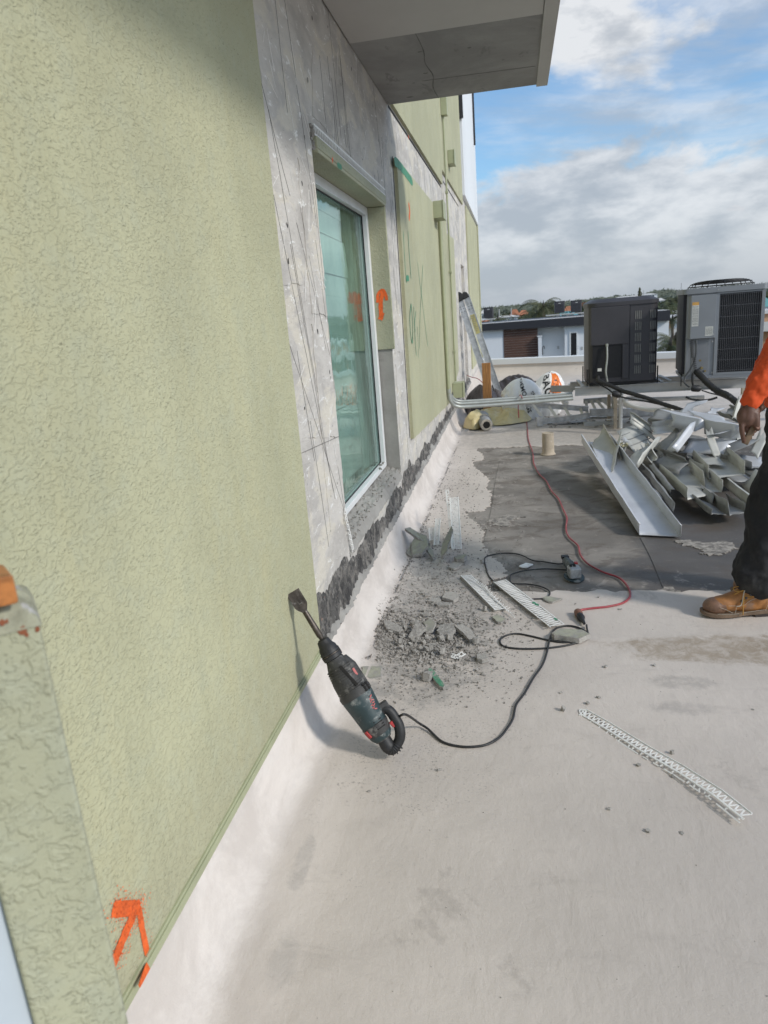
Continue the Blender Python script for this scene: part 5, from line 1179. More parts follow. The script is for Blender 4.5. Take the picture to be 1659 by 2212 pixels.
seg('gear_housing', [(.3455, .060), (.37, .061), (.385, .056), (.44, .055), (.50, .049), (.54, .041), (.565, .034), (.575, .033)], M_TOOLK, 0, 1, .95)
g = MB()
for k in range(11):
    t = .39+.013*k; r = .0555-.0008*k; g.lathe([(t*Lh, r+.0005), (t*Lh+.002, r+.0022), (t*Lh+.004, r+.0004)], frame_mtx(hp(0), ax_, xs), 24, sx=1, sy=.96, caps=False)
link('grip_rib', g, M_TOOLK, ham, smooth=60)
seg('collar', [(.5755, .030), (.58, .036), (.60, .037), (.605, .034), (.61, .0365), (.625, .0365)], M_BLACK)
seg('chuck', [(.6255, .034), (.645, .033), (.66, .027), (.675, .0245), (.69, .0225), (.700, .014)], M_BLACK)
seg('chuck_ring', [(.603, .0373), (.607, .0375)], M_BIT)
# shoulder casting on the right
g = MB(); g.lathe([(.36*Lh, .018), (.38*Lh, .030), (.50*Lh, .028), (.56*Lh, .014)], frame_mtx(hp(0, .030), ax_, xs), 18, sx=1, sy=1.25); link('side_casting', g, M_TOOLK, ham, smooth=45)
g = MB(); g.bar(hp(.40, .020, .0555), hp(.53, .004, .0445), .010, .004, up=ys_); link('vent_slot', g, M_DKHOLE, ham)
g = MB()
for i in range(2):
    for j in range(3): g.bar(hp(.345+.016*j, .040+.012*i, .0475-.012*i), hp(.357+.016*j, .037+.012*i, .0475-.012*i), .008, .003, up=ys_+xs*.6)
link('air_vent', g, M_DKHOLE, ham)
g = MB()
for j in range(4): g.bar(hp(.145+.014*j, -.002, .0455), hp(.145+.014*j, .030, .0385), .0035, .003, up=ys_)
link('air_vent', g, M_DKHOLE, ham)
g = MB(); r2 = random.Random(2)
for k in range(9): t = .245+.008*k; x = .030+.001*k-.006*(k % 2); g.bar(hp(t, x-.003, .0455-.001*(k % 2)), hp(t+.006*(k%3-1), x+.006, .0425), .0035, .002, up=ys_+xs*.4)
for k in range(6): t = .445+.007*k; g.bar(hp(t, .034, .0375), hp(t, .042, .0345), .004, .002, up=ys_+xs*.6)
tag(link('worn_red_lettering', g, M_TOOLR, ham), kind='stuff')
seg('tail_housing', [(.075, .030), (.12, .0435), (.165, .0485), (.172, .048)], M_TOOLK, 0, 1.02, .98)
g = MB(); g.bar(hp(.125, -.036, .030), hp(.165, -.041, .031), .012, .006, up=ys_-xs); link('selector', g, M_TOOLR, ham, bevel=.001)
# closed handle behind the motor
hpth = smoothpath([hp(.200, .042, .004), hp(.205, .056, .006), hp(.185, .068, .008), hp(.140, .071, .008), hp(.092, .069, .008), hp(.050, .058, .006), hp(.020, .040, .002), hp(.004, .010, 0), hp(.03, .0, 0), hp(.075, .0, 0)], 8)
g = MB(); n = len(hpth); g.tube(hpth, [.0155+.0035*math.sin(3.1*i/n)+(.009 if i > n*.72 else 0)*min(1, (i-n*.72)/(n*.15)) for i in range(n)], 14); link('handle', g, M_BLACK, ham, smooth=60)
g = MB()
for k in range(8):
    i = int(n*.70)+k*2; d = (hpth[min(i+1, n-1)]-hpth[i-1]).normalized(); g.lathe([(-.0018, .0235), (0, .0250), (.0018, .0235)], frame_mtx(hpth[min(i, n-1)], d), 16, caps=False)
link('bellows_rib', g, M_BLACK, ham, smooth=60)
g = MB(); g.box((-.02, -.016, -.013), (.02, .016, .02), None, frame_mtx(hp(.212, .058, .004), ax_, xs)); link('handle_bracket', g, M_TOOLK, ham, bevel=.004)
g = MB(); g.bar(hp(.10, .056, .012), hp(.135, .052, .012), .016, .016, up=ys_); link('trigger', g, M_TOOLR, ham, bevel=.003)
# chisel
g = MB(); g.lathe([(.70*Lh, .0085), (.715*Lh, .0095), (.72*Lh, .0115), (.84*Lh, .0105), (.875*Lh, .0098)], frame_mtx(hp(0), ax_, xs), 14)
def bl(t, w, th): return [hp(t, w, th), hp(t, -w, th), hp(t, -w, -th), hp(t, w, -th)]
secs = [bl(.872, .0085, .0085), bl(.90, .021, .008), bl(.915, .0245, .0065), bl(.955, .0245, .0045), bl(1.0, .0245, .0012)]
vs = [v for s in secs for v in s]; g.add(vs, [(i*4+k, i*4+(k+1) % 4, i*4+4+(k+1) % 4, i*4+4+k) for i in range(4) for k in range(4)]+[(3, 2, 1, 0), (16, 17, 18, 19)])
for x in (-.021, -.007, .007, .021): g.bar(hp(.915, x, .0065), hp(.985, x, .0030), .0055, .005, up=ys_)
link('chisel', g, M_BIT, ham, smooth=35)
def cord(name, label, pts, r, m=M_CORD, cat='cord', seg=9):
    ps = smoothpath(pts, seg)
    for p in ps: p.z = max(p.z, r)
    g = MB(); g.tube(ps, r, 8); return tag(link(name, g, m, smooth=60, org=ps[0]), label, cat)
h0 = hp(.13, .080, .008)
A_ = [h0, h0+Vector((.03, .0, .012))]+lay([(905,1562,.03),(925,1575,.01),(955,1602),(990,1612),(1025,1613),(1055,1607),(1080,1592),(1097,1571)], .0045)+lay(T4([(1115,2100),(1142,1985),(1215,1885),(1290,1755),(1368,1642),(1408,1530),(1432,1420),(1475,1335),(1560,1305),(1650,1310)]), .006)+lay([(1262,1362,.006),(1272,1372,.006),(1265,1382,.006)])+lay(T4([(1650,1440),(1540,1446),(1430,1430),(1250,1388),(1150,1372),(1060,1385),(1002,1428),(1032,1480),(1150,1500),(1300,1502),(1450,1492),(1590,1470),(1690,1440),(1760,1390)]), .0045)+lay([(1270,1368,.006),(1268,1358,.01),(1267,1350,.012)])
cord('tool_cord', 'black cord of the rotary hammer coiled on the roof and plugged into the red cord', A_, .0046)
B_ = lay(T4([(1568,766),(1500,768),(1380,750),(1285,738),(1185,692),(1085,676),(980,682),(905,698),(875,712),(868,740),(880,800),(905,870),(960,930),(1000,950)]), .004)
gs = G(1224, 1212, .035)
cord('tool_cord', 'black cord of the angle grinder looping over the bare membrane', [gs]+B_, .0042)
C_ = lay(T4([(1590,822),(1400,812),(1250,822),(1150,842),(1098,862),(1088,900),(1110,938),(1220,942),(1320,955),(1400,982),(1432,1012),(1422,1045),(1370,1068),(1280,1072)]), .004)
cord('tool_cord', 'second loop of black cord lying in front of the angle grinder', C_, .0042)
R_ = [P(*p, y) for p, y in zip(T1([(1165,1398),(1160,1300),(1168,1225),(1178,1200),(1195,1235)]), (9.0,8.95,8.9,8.84,8.80))]+lay(T1([(1212,1330),(1232,1430),(1240,1510),(1248,1590),(1285,1700),(1293,1790),(1340,1882),(1400,1942),(1448,2030),(1508,2100),(1550,2195)]), .005)+lay(T4([(1566,335),(1580,380),(1572,470),(1600,540)]), .005)+lay(T8([(190,140),(205,200),(255,262),(360,320),(470,360),(528,420),(546,480),(502,528),(400,555),(300,566),(215,578),(188,592)]), .0055)+lay(T8([(194,606)]), .010)
cord('extension_cord', 'red extension cord hung over the conduits and snaking across the roof', R_, .0058, M_RED, 'extension cord')
cord('extension_cord', 'thin red cord lying by the foot of the wall near the tarp', [P(*p, y) for p, y in zip([(1009,811),(1020,815),(1032,818),(1044,828)], (11.2,11.0,10.8,10.5))], .006, M_RED, 'extension cord')
pa, pb = G(1247, 1320, .016), G(1260, 1343, .016)
t = thing('plug_connector', 'brown and black plug joint between the red cord and the black cord', 'plug', pa)
g = MB(); g.lathe([(0, .010), (.01, .019), (.04, .020), (.055, .016)], frame_mtx(pa, pb-pa), 14); link('socket', g, mat('brown_socket', (.19, .085, .055), .6, var=.3), t, smooth=45)
g = MB(); L_ = (pb-pa).length; g.lathe([(.056, .018), (.085, .019), (.10, .012), (L_+.02, .007)], frame_mtx(pa, pb-pa), 14); link('plug', g, M_BLACK, t, smooth=45)

# ================================================================== angle grinder
ga, gb = G(1224, 1213, .040), G(1253, 1252, .050)
gr = thing('angle_grinder', 'dusty green angle grinder with a grey metal head lying on its disc on the membrane', 'power tool', gb)
dg = (gb-ga).normalized(); Lg = (gb-ga).length
gx = dg.cross(Vector((0, 0, 1))).normalized(); gm = frame_mtx(ga, dg, gx)
g = MB(); g.lathe([(-.025, .019), (-.01, .024), (.02, .026), (.05, .027), (.10, .029), (.13, .033), (.15, .034)], gm, 18, sx=1, sy=1.05); link('body', g, M_TEAL, gr, smooth=45)
g = MB(); g.lathe([(-.055, .010), (-.025, .016)], gm, 12); g.box((-.02, -.024, -.06), (.02, -.004, -.02), None, gm); link('tail', g, M_BLACK, gr, smooth=45)
g = MB(); g.box((-.034, -.032, .151), (.034, .034, .225), None, gm); link('gear_head', g, M_CAST, gr, bevel=.012, seg=3)
g = MB(); g.box((-.030, .0, .12), (.030, .038, .150), None, gm); link('collar', g, M_CAST, gr, bevel=.005)
hc = gm @ Vector((0, 0, .19)); 
g = MB(); g.lathe([(.0, .026), (-.02, .024)], Matrix.Translation(Vector((hc.x, hc.y, hc.z-.028))), 16); g.lathe([(-.010, .058), (-.004, .058)], frame_mtx(Vector((hc.x, hc.y, .022)), Vector((.12, -.18, 1))), 28); link('disc', g, M_TEAL, gr, smooth=40)
g = MB()
camg = (CAM-hc).normalized()
for i in range(2):
    for j in range(2): c = gm @ Vector((-.004+.022*i-.006, -.0315, .172+.0)); 
tu = Vector((0, 0, 1))
for i in range(2):
    for j in range(2): c = hc+gx*(-.002+.020*i)+tu*(.032+.002)+dg*(-.018+.016*j); g.box((-.007, -.005, -.001), (.007, .005, .003), None, frame_mtx(c, tu, gx))
link('air_vent', g, M_DKHOLE, gr)
g = MB(); c = hc-gx*.022+tu*.030-dg*.055; g.box((-.009, -.012, -.002), (.009, .012, .009), None, frame_mtx(c, tu, gx)); link('lock_button', g, M_TOOLR, gr, bevel=.002)
g = MB(); g.bar(ga+dg*.03-gx*.0275+tu*.006, ga+dg*.09-gx*.0285+tu*.006, .002, .022, up=tu); link('type_plate', g, M_PAPER, gr)

# ================================================================== corner beads on the roof
r2 = random.Random(6)
def bent(pts, side, w, label, **k):
    t = MB()
    ps = [Vector(p) for p in pts]
    for a, b in zip(ps[:-1], ps[1:]): bead(t, a, b, side, w, r_=random.Random(4), **k)
    return t
sA = [G(1252, 1533, .004), G(1268, 1534, .006), G(1318, 1562, .009), G(1400, 1612, .013), G(1480, 1657, .018), G(1560, 1708, .028), G(1624, 1758, .026)]
dS = (sA[-1]-sA[0]).normalized(); sideS = Vector((-dS.y, dS.x, 0)); sideS = -sideS if sideS.y > 0 else sideS
t = thing('corner_bead', 'long perforated white corner bead lying alone on the clean roof in the foreground', 'corner bead', sA[0])
g = bent(sA, sideS+Vector((0, 0, -.10)), .034, '', pitch=.020, th=.0016); link('front_flange', g, M_WHITE, t)
g = MB()
for a, b in zip(sA[1:-1], sA[2:]): bead(g, a+sideS*.034-Vector((0, 0, .004)), b+sideS*.034-Vector((0, 0, .004)), sideS+Vector((0, 0, -.5)), .016, pitch=.020, style='comb', broken=.35, r_=r2)
link('torn_flange', g, M_WHITE, t)
g = bent(sA, (-.25*sideS.x, -.25*sideS.y, -1), .006, '', pitch=.02, th=.0016, style='none'); link('nose', g, M_WHITE, t)
# upright bead
def up_bead(label, b, t_, w, side, pitch=.013, style='slot', two=True):
    o = thing('corner_bead', label, 'corner bead', b)
    g = MB(); bead(g, b, t_, side, w, pitch, th=.002, style=style, r_=r2, broken=.25); link('front_flange', g, M_WHITE, o)
    if two:
        g = MB(); bead(g, b, t_, Vector((-.2, 1, .0)), w*.8, pitch, style='comb', r_=r2, broken=.2); link('torn_flange', g, M_WHITE, o)
    return o
b = G(*T4([(668,640)])[0], .004); tt = P(*T4([(628,205)])[0], b.y+.80)
up_bead('tall ladder like white corner bead leaning out of the small rubble pile', b, P(*T4([(640,190)])[0], b.y+.42), .056, (-1, 0.02, 0), .012)
b = G(*T4([(588,640)])[0], .01); up_bead('tattered thin white strip beside the tall corner bead', b, P(*T4([(535,130)])[0], b.y+.62), .018, (1, 0, .1), .014, 'comb', False)
b = G(*T4([(470,600)])[0], .02); up_bead('short curled white corner bead standing in the small rubble pile', b, P(*T4([(486,372)])[0], b.y+.28), .030, (-1, .1, -.15), .014)
b = G(*T4([(440,560)])[0], .03); up_bead('stubby torn white corner bead left of the curled one', b, P(*T4([(432,450)])[0], b.y+.16), .035, (-1, .1, -.05), .014)
# beads still holding slabs of stucco
def slabbead(label, a, b, w, th, gaps, seed, tilt=0.0):
    r_ = random.Random(seed); a, b = Vector(a), Vector(b); d = (b-a).normalized(); s = Vector((d.y, -d.x, tilt)).normalized(); s = -s if s.y > 0 else s
    L_ = (b-a).length; t = thing('stucco_strip', label, 'stucco strip', a); nn = s.cross(d); nn = nn if nn.z > 0 else -nn
    for (u0, u1) in gaps:
        top = ragged(a+d*u0*L_+s*.004, a+d*u1*L_+s*.004, .0025, .012, seed, s); bot = ragged(a+d*u1*L_+s*w*.93, a+d*u0*L_+s*w*.93, .008, .012, seed+3, s)
        g = MB(); g.prism([p-nn*th for p in top+bot], nn*th*.92); link('stucco_slab', g, M_RUB, t, bevel=.001)
    g = MB(); bead(g, a, b, s, w, .021, style='tri', r_=r_); link('bead', g, M_WHITE, t)
    g = MB(); g.bar(a, b, .005, .004, up=nn); g.bar(a+s*w, b+s*w, .004, .003, up=nn); link('edge', g, M_WHITE, t)
    return t, a, b, d, s, nn
t, a, b, d, s, nn = slabbead('grey stucco strip on a white corner bead with green paint dabs, longest on the roof', G(*T4([(1050,905)])[0], .022), G(*T4([(1555,1290)])[0], .022), .072, .016, [(0, .30), (.33, .50), (.52, .78), (.84, .94)], 5)
g = MB()
for (u, v) in ((.56, .15), (.60, .1), (.90, .1)):
    c = a+(b-a)*u+s*.06*v+nn*.002; g.add([c+d*(.016*math.cos(k))+s*(.010*math.sin(k)) for k in range(6)], [tuple(range(6))])
link('green_dab', g, M_GSPRAY, t)
slabbead('grey stucco strip with frayed white mesh along its edge, left of the longest strip', G(*T4([(665,868)])[0], .018), G(*T4([(960,1165)])[0], .018), -.060, .018, [(0, .55), (.57, .97)], 9, .1)
g = MB(); a = G(*T4([(740,875)])[0], .03); b = G(*T4([(1130,1230)])[0], .012); ps = smoothpath([a, a.lerp(b, .3)+Vector((.01, .01, 0)), a.lerp(b, .6), b], 10); g.tube(ps, .0025, 5)
for i in range(4, len(ps)-2):
    for sg in (-1, 1): g.bar(ps[i], ps[i]+Vector((r2.uniform(.0, .02), sg*r2.uniform(.008, .026), r2.uniform(-.004, .010))), .0022, .0016)
tag(link('mesh_strip', g, M_WHITE, org=a), 'frayed white mesh strip lying over the grey stucco strip', 'mesh strip')
g = MB(); a = G(*T4([(565,1565)])[0], .006); b = G(*T4([(705,1545)])[0], .014)
bead(g, a, a.lerp(b, .5)-Vector((0, .03, .004)), (0, 1, .2), .020, .014, style='comb', r_=r2); bead(g, a.lerp(b, .5)-Vector((0, .03, .004)), b, (0, 1, .2), .022, .014, style='comb', r_=r2)
tag(link('corner_bead', g, M_WHITE, org=a), 'tiny broken white bead scrap lying below the rubble heap', 'corner bead')

# ================================================================== stucco slabs and rubble
def slab(label, pts, z, th, m=M_RUB, tilt=(0, 0), name='stucco_slab', amp=.005, cat='stucco piece', top=None):
    q = [G(*p, z) for p in pts]; o = []
    for i in range(len(q)): o += ragged(q[i], q[(i+1) % len(q)], amp, .014, i+len(label))[:-1]
    c = sum(o, Vector((0, 0, 0)))/len(o)
    o = [Vector((p.x, p.y, z+(p.x-c.x)*tilt[0]+(p.y-c.y)*tilt[1])) for p in o]; zm = min(p.z for p in o)-th
    if zm < .001: o = [p+Vector((0, 0, .001-zm)) for p in o]
    g = MB(); g.prism([p-Vector((0, 0, th)) for p in o], (0, 0, th)); ob = link(name, g, m, org=c, bevel=.0015, seg=1); tag(ob, label, cat)
    if top:
        g = MB(); g.add([c+(p-c)*.93+Vector((0, 0, .0008)) for p in o], [tuple(range(len(o)))])
        tri = tessellate_polygon([[c+(p-c)*.93 for p in o]]); g = MB(); g.add([c+(p-c)*.93+Vector((0, 0, .0012)) for p in o], [t_ if ((o[t_[1]]-o[t_[0]]).cross(o[t_[2]]-o[t_[0]])).z > 0 else t_[::-1] for t_ in tri]); link('painted_face', g, top, ob)
    return ob
M_STD = mat('dusty_green_stucco', (.36, .36, .28), .9, var=.15, scale=30, bs=.6, bscale=110, bd=.004, dirt=(.30, .29, .265), dlo=.42, dhi=.62, dscale=18)
slab('pale green stucco square with cracks beside the rotary hammer', [(780,1440),(826,1437),(824,1462),(800,1466),(782,1462)], .014, .013, top=M_STD)
slab('green spray painted narrow stucco strip below the rubble heap', T4([(376,1676),(406,1662),(436,1694),(530,1822),(512,1842),(482,1828),(422,1752)]), .014, .013, top=mat('dusty_green_paint', (.08, .25, .15), .8, var=.3, scale=40, bs=.4, dirt=(.30, .29, .26), dlo=.48, dhi=.60, dscale=30), amp=.004)
slab('flat grey slab at the right end of the cord loop under the bead tip', T8([(10,735),(70,702),(215,712),(278,740),(200,775),(30,750)]), .030, .024, top=M_STD)
slab('thin greenish scrap by the end of the grinder cord', T4([(1365,1060),(1400,1045),(1545,1068),(1500,1082),(1455,1098),(1390,1082)]), .010, .008, top=M_STD)
slab('pale crumpled scrap on the dark membrane beside the cord loop', T4([(1165,785),(1225,758),(1290,768),(1235,795),(1190,795)]), .012, .008, m=M_WHITE)
slab('cracked grey slab largest in the rubble heap', T4([(455,1335),(480,1300),(580,1298),(620,1340),(560,1380),(490,1392)]), .030, .018, tilt=(.1, .15))
slab('long cracked grey slab at the right end of the rubble heap', T4([(610,1315),(680,1300),(760,1340),(800,1395),(735,1405),(660,1350)]), .030, .018, tilt=(-.1, .1))
slab('grey shard with a pointed tip in the middle of the rubble heap', T4([(205,1380),(290,1290),(370,1345),(300,1375),(235,1395)]), .028, .014, tilt=(.1, .3))
slab('long flat grey strip at the left end of the rubble heap', T4([(0,1265),(60,1275),(160,1310),(130,1340),(20,1320)]), .035, .018, tilt=(0, .2))
slab('grey shard with a greenish face in the rubble heap', T4([(335,1275),(400,1255),(450,1290),(420,1330),(360,1335)]), .034, .014, tilt=(.2, .2), top=M_STD)
slab('bluish grey split block right of the green strip', T4([(795,1545),(880,1530),(905,1580),(850,1595),(805,1585)]), .022, .020)
slab('grey block lying between the small pile and the heap', T4([(605,700),(650,690),(715,700),(690,735),(625,728)]), .035, .030, tilt=(.2, 0), top=M_STD)
slab('flat triangular slab beside the frayed strip', T4([(555,790),(600,750),(690,745),(640,800),(600,812)]), .016, .012)
slab('greenish flat chip beside the tip of the mesh strip', T4([(930,1225),(985,1205),(1062,1240),(1010,1275),(965,1262)]), .012, .010, top=M_STD)
slab('slab row piece nearest the frayed strip', T4([(500,1060),(530,1030),(620,1025),(645,1060),(600,1080)]), .022, .018, tilt=(0, .2))
slab('slab row piece left of its neighbour above the heap', T4([(370,1085),(420,1060),(480,1055),(495,1085),(430,1095)]), .016, .012)
slab('narrow slab standing apart above the heap', T4([(440,1110),(460,1090),(590,1100),(560,1125),(460,1125)]), .014, .012)
slab('green faced slab lying on top of the small rubble pile', T4([(235,590),(270,530),(370,560),(385,610),(330,640),(240,640)]), .075, .016, tilt=(.25, .3), top=M_STD)
slab('long slab leaning on the cant from the small rubble pile', T4([(180,490),(225,470),(385,530),(390,560),(300,545)]), .10, .018, tilt=(-.25, 0), top=M_STD)
slab('upright leaning slab against the tall corner bead', T4([(485,600),(500,560),(585,500),(600,530),(540,635),(500,640)]), .10, .018, tilt=(.9, .2), top=M_STD)
slab('lower dirty slab at the front of the small rubble pile', T4([(190,660),(235,600),(340,640),(330,675),(230,680)]), .040, .020, tilt=(.1, .2), top=M_STD)
slab('dark greenish slab right of the front slab in the small pile', T4([(320,600),(380,590),(440,675),(420,680),(360,640)]), .05, .016, tilt=(-.3, .2), top=M_STD)
# individual chunks
r2 = random.Random(21); protos = []
for k in range(9):
    g = MB(); chunk(g, (0, 0, 0), 1.0, r2.choice((.30, .45, .8, 1.1)), r2, .18)
    protos.append(g)
cnt = 0
def drop(px, py, s, grp, lab, zl=0.0):
    global cnt
    q = G(px, py); me_i = r2.randrange(9); g = MB(); rt = Matrix.Rotation(r2.uniform(0, 6.28), 4, 'Z'); el = Vector((1, r2.uniform(.5, 1), 1))
    if cnt < 24 or len(meshes) < 24:
        for v in protos[me_i].v: pass
    o = bpy.data.objects.new('stucco_chunk', meshes[r2.randrange(len(meshes))]); C.objects.link(o)
    zz = zl
    zz += cantz(q.x)
    o.location = (max(q.x, .06), q.y, zz); o.rotation_euler = (r2.gauss(0, .16), r2.gauss(0, .16), r2.uniform(0, 6.28)); o.scale = (s, s*r2.uniform(.6, 1), s*r2.uniform(.6, 1.1))
    tag(o, lab, 'rubble', grp); cnt += 1
meshes = []
for k in range(16):
    g = MB(); chunk(g, (0, 0, 0), 1.0, r2.choice((.35, .5, .8, 1.2)), r2, .12)
    me = bpy.data.meshes.new('stucco_chunk'); me.from_pydata(g.v, [], g.f); me.materials.append(M_RUB); me.update(); meshes.append(me)
HG = 'broken stucco chunks of the heap by the wall'; SG = 'loose stucco chunks scattered round the heap'; FG = 'lone pebbles on the clean foreground roof'
for k in range(185):
    x, y = r2.gauss(310, 220), r2.gauss(1400, 105)
    if x < 5 or x > 800: continue
    px, py = T4([(x, y)])[0]; drop(px, py, r2.choice((.007, .009, .011, .013, .016, .022)), HG, 'grey broken stucco chunk in the dense heap by the wall', r2.uniform(0, .014))
for k in range(150):
    x, y = r2.triangular(-20, 1200, 350), r2.triangular(640, 1850, 1150)
    if y < 1000 and x > 850: continue
    px, py = T4([(x, y)])[0]; drop(px, py, r2.choice((.006, .008, .010, .013, .018)), SG, 'small grey stucco chunk scattered near the rubble heap')
FL = ('pebble of stucco between the coiled cord and the top of the long corner bead', 'angular pebble just above the upper end of the long corner bead', 'darker pebble above and right of the upper end of the long corner bead', 'single dark pebble below the middle of the long corner bead', 'pebble on the bluish roof patch above the long corner bead', 'pebble touching the line left of the long corner bead tip', 'largest pebble at the bottom of the open roof', 'small pebble left of the largest bottom pebble', 'flat pebble close under the long corner bead', 'tiny pebble lowest and leftmost under the long corner bead', 'pebble between the red cord bend and the boot toe', 'pebble left of the boot above the brown stain', 'pebble directly below the red cord bend', 'pebble inside the grey stain left of centre', 'pebble far right beside the trousers shadow', 'flat chip close to the middle of the long corner bead', 'pebble left of the hammer foot on clean roof', 'round pebble below the handle of the rotary hammer', 'pebble below the green painted strip'); fi = 0
for p in T8([(75,1145),(255,1218),(332,1178),(605,1640),(380,970),(90,1262),(900,2100),(668,2088),(838,1716),(405,1938),(330,495),(475,577),(173,538),(708,958),(1380,1258),(830,1556)])+[(797,1710),(948,1665),(912,1432)]:
    drop(p[0], p[1], r2.choice((.009, .012, .014)), FG, FL[fi]); fi += 1
for p in T4([(370,1770)]): drop(*p, .03, 'x', 'x')
o = [o for o in C.objects if o.get('group') == 'x'][0]; o['label'] = 'rough whitish lump left of the green painted strip'; del o['group']
# crumbs too many to count
def crumbs(name, label, n, fn, seed, smin, smax):
    r_ = random.Random(seed); g = MB()
    for k in range(n):
        p = fn(r_)
        if p is None: continue
        s = smin+(smax-smin)*r_.random()**2.5; a_ = r_.uniform(0, 6.28); h = s*r_.uniform(.5, 1.1)
        x, y, z = p; e = r_.uniform(.45, 1)
        b = [Vector((x+s*math.cos(a_+i*1.5708)*(1 if i % 2 else e)*r_.uniform(.7, 1.2), y+s*math.sin(a_+i*1.5708)*(1 if i % 2 else e)*r_.uniform(.7, 1.2), z-.001)) for i in range(4)]
        t_ = [Vector((x+(q.x-x)*r_.uniform(.3, .8), y+(q.y-y)*r_.uniform(.3, .8), z+h*r_.uniform(.6, 1.1))) for q in b]
        g.add(b+t_, [(4, 5, 6, 7)]+[(i, (i+1) % 4, (i+1) % 4+4, i+4) for i in range(4)])
    return tag(link(name, g, M_GRIT), label, None, None, 'stuff')
def f_heap(r_):
    x, y = r_.gauss(300, 260), r_.gauss(1430, 110); q = G(*T4([(x, y)])[0])
    return None if x < -60 or q.x < .05 else (q.x, q.y, cantz(q.x))
def f_field(r_):
    x, y = r_.uniform(-60, 1300), r_.triangular(620, 2050, 1250); q = G(*T4([(x, y)])[0])
    if q.x < .07 or (x > 850 and r_.random() < .65): return None
    return (q.x, q.y, cantz(q.x))
def f_far(r_):
    q = Vector((.1+abs(r_.gauss(0, .26)), r_.triangular(2.4, 8.0, 4.2), 0)); return (q.x, q.y, cantz(q.x))
def f_all(r_): return (r_.uniform(.3, 2.6), r_.uniform(.8, 8), 0)
crumbs('rubble_crumbs', 'dense grey crumbs of broken stucco in the heap', 3800, f_heap, 1, .002, .014)
crumbs('rubble_crumbs', 'thin scatter of stucco crumbs round the heap', 6500, f_field, 2, .0014, .0085)
crumbs('rubble_crumbs', 'sparse stucco crumbs along the foot of the wall', 3200, f_far, 3, .0014, .010)
crumbs('rubble_crumbs', 'stray grit over the open roof', 1100, f_all, 4, .0008, .0028)
# ================================================================== the worker at the right edge
def ell(mb, c, rx, ry, rz, n=16, mtx=None):
    c = Vector(c); vs = []; fs = []
    for j in range(1, n//2):
        for i in range(n):
            th = math.pi*j/(n//2); ph = 2*math.pi*i/n; v = Vector((rx*math.sin(th)*math.cos(ph), ry*math.sin(th)*math.sin(ph), rz*math.cos(th)))
            vs.append(c+(mtx @ v if mtx else v))
    top = len(vs); vs += [c+(mtx @ Vector((0, 0, rz)) if mtx else Vector((0, 0, rz))), c-(mtx @ Vector((0, 0, rz)) if mtx else Vector((0, 0, rz)))]
    m_ = n//2-1
    for j in range(m_-1):
        for i in range(n): fs.append((j*n+i, (j+1)*n+i, (j+1)*n+(i+1) % n, j*n+(i+1) % n))
    for i in range(n): fs.append((top, i, (i+1) % n)); fs.append((top+1, (m_-1)*n+(i+1) % n, (m_-1)*n+i))
    mb.add(vs, fs)
def limb(mb, pts, rs, n=14, k=5):
    ps = smoothpath(pts, k); m_ = len(pts)-1; r = []
    for i in range(len(ps)):
        t = i/k; a = min(int(t), m_-1); r.append(rs[a]+(rs[a+1]-rs[a])*(t-a))
    mb.tube(ps, r, n)
    ell(mb, ps[0], r[0], r[0], r[0], 12); ell(mb, ps[-1], r[-1], r[-1], r[-1], 12)
def rem(o, vox, it=3, disp=None):
    m_ = o.modifiers.new('skin', 'REMESH'); m_.mode = 'VOXEL'; m_.voxel_size = vox; m_.use_smooth_shade = True
    s = o.modifiers.new('soft', 'SMOOTH'); s.iterations = it; s.factor = .5
    if disp:
        tx = bpy.data.textures.new('folds', 'CLOUDS'); tx.noise_scale = disp[1]; tx.noise_depth = 2
        d = o.modifiers.new('folds', 'DISPLACE'); d.texture = tx; d.strength = disp[0]; d.mid_level = .5; d.texture_coords = 'GLOBAL'
    return o
V = Vector
hip = V((2.10, 3.50, .93)); org = (2.05, 3.5, 0)
man = thing('person', 'worker in orange sweatshirt, black trousers and tan boots holding wood at the right edge', 'person', org)
wr = P(1621, 866, 3.27); wr = V((wr.x+.002, 3.27, wr.z)); el_ = V((1.955, 3.33, 1.285)); sh = V((2.10, 3.36, 1.50))
sh2 = V((2.16, 3.72, 1.50)); el2 = V((2.20, 3.80, 1.22)); wr2 = V((2.05, 3.82, 1.02))
g = MB()
ell(g, hip+V((0, 0, .03)), .12, .16, .13); ell(g, hip+V((.01, .01, .28)), .115, .155, .17); ell(g, hip+V((.02, .03, .47)), .12, .18, .15)
limb(g, [hip+V((.02, .04, .55)), hip+V((.0, .04, .68))], [.060, .055]); hd = hip+V((-.03, .04, .79)); ell(g, hd, .098, .078, .12); ell(g, hd+V((-.035, 0, -.055)), .062, .055, .06)
ell(g, hd+V((-.10, 0, -.01)), .018, .014, .024); ell(g, hd+V((.01, .08, -.01)), .018, .012, .03); ell(g, hd+V((.01, -.08, -.01)), .018, .012, .03)
limb(g, [sh, el_, wr], [.048, .040, .027]); limb(g, [sh2, el2, wr2], [.048, .040, .027]); limb(g, [hip+V((.02, .0, .5)), sh], [.08, .055]); limb(g, [hip+V((.02, .05, .5)), sh2], [.08, .055])
knee = V((1.965, 3.43, .50)); ank = V((1.945, 3.40, .10)); limb(g, [hip+V((0, -.08, -.02)), knee, ank], [.085, .058, .040])
knee2 = V((2.10, 3.66, .50)); ank2 = V((2.14, 3.68, .10)); limb(g, [hip+V((0, .08, -.02)), knee2, ank2], [.085, .058, .040])
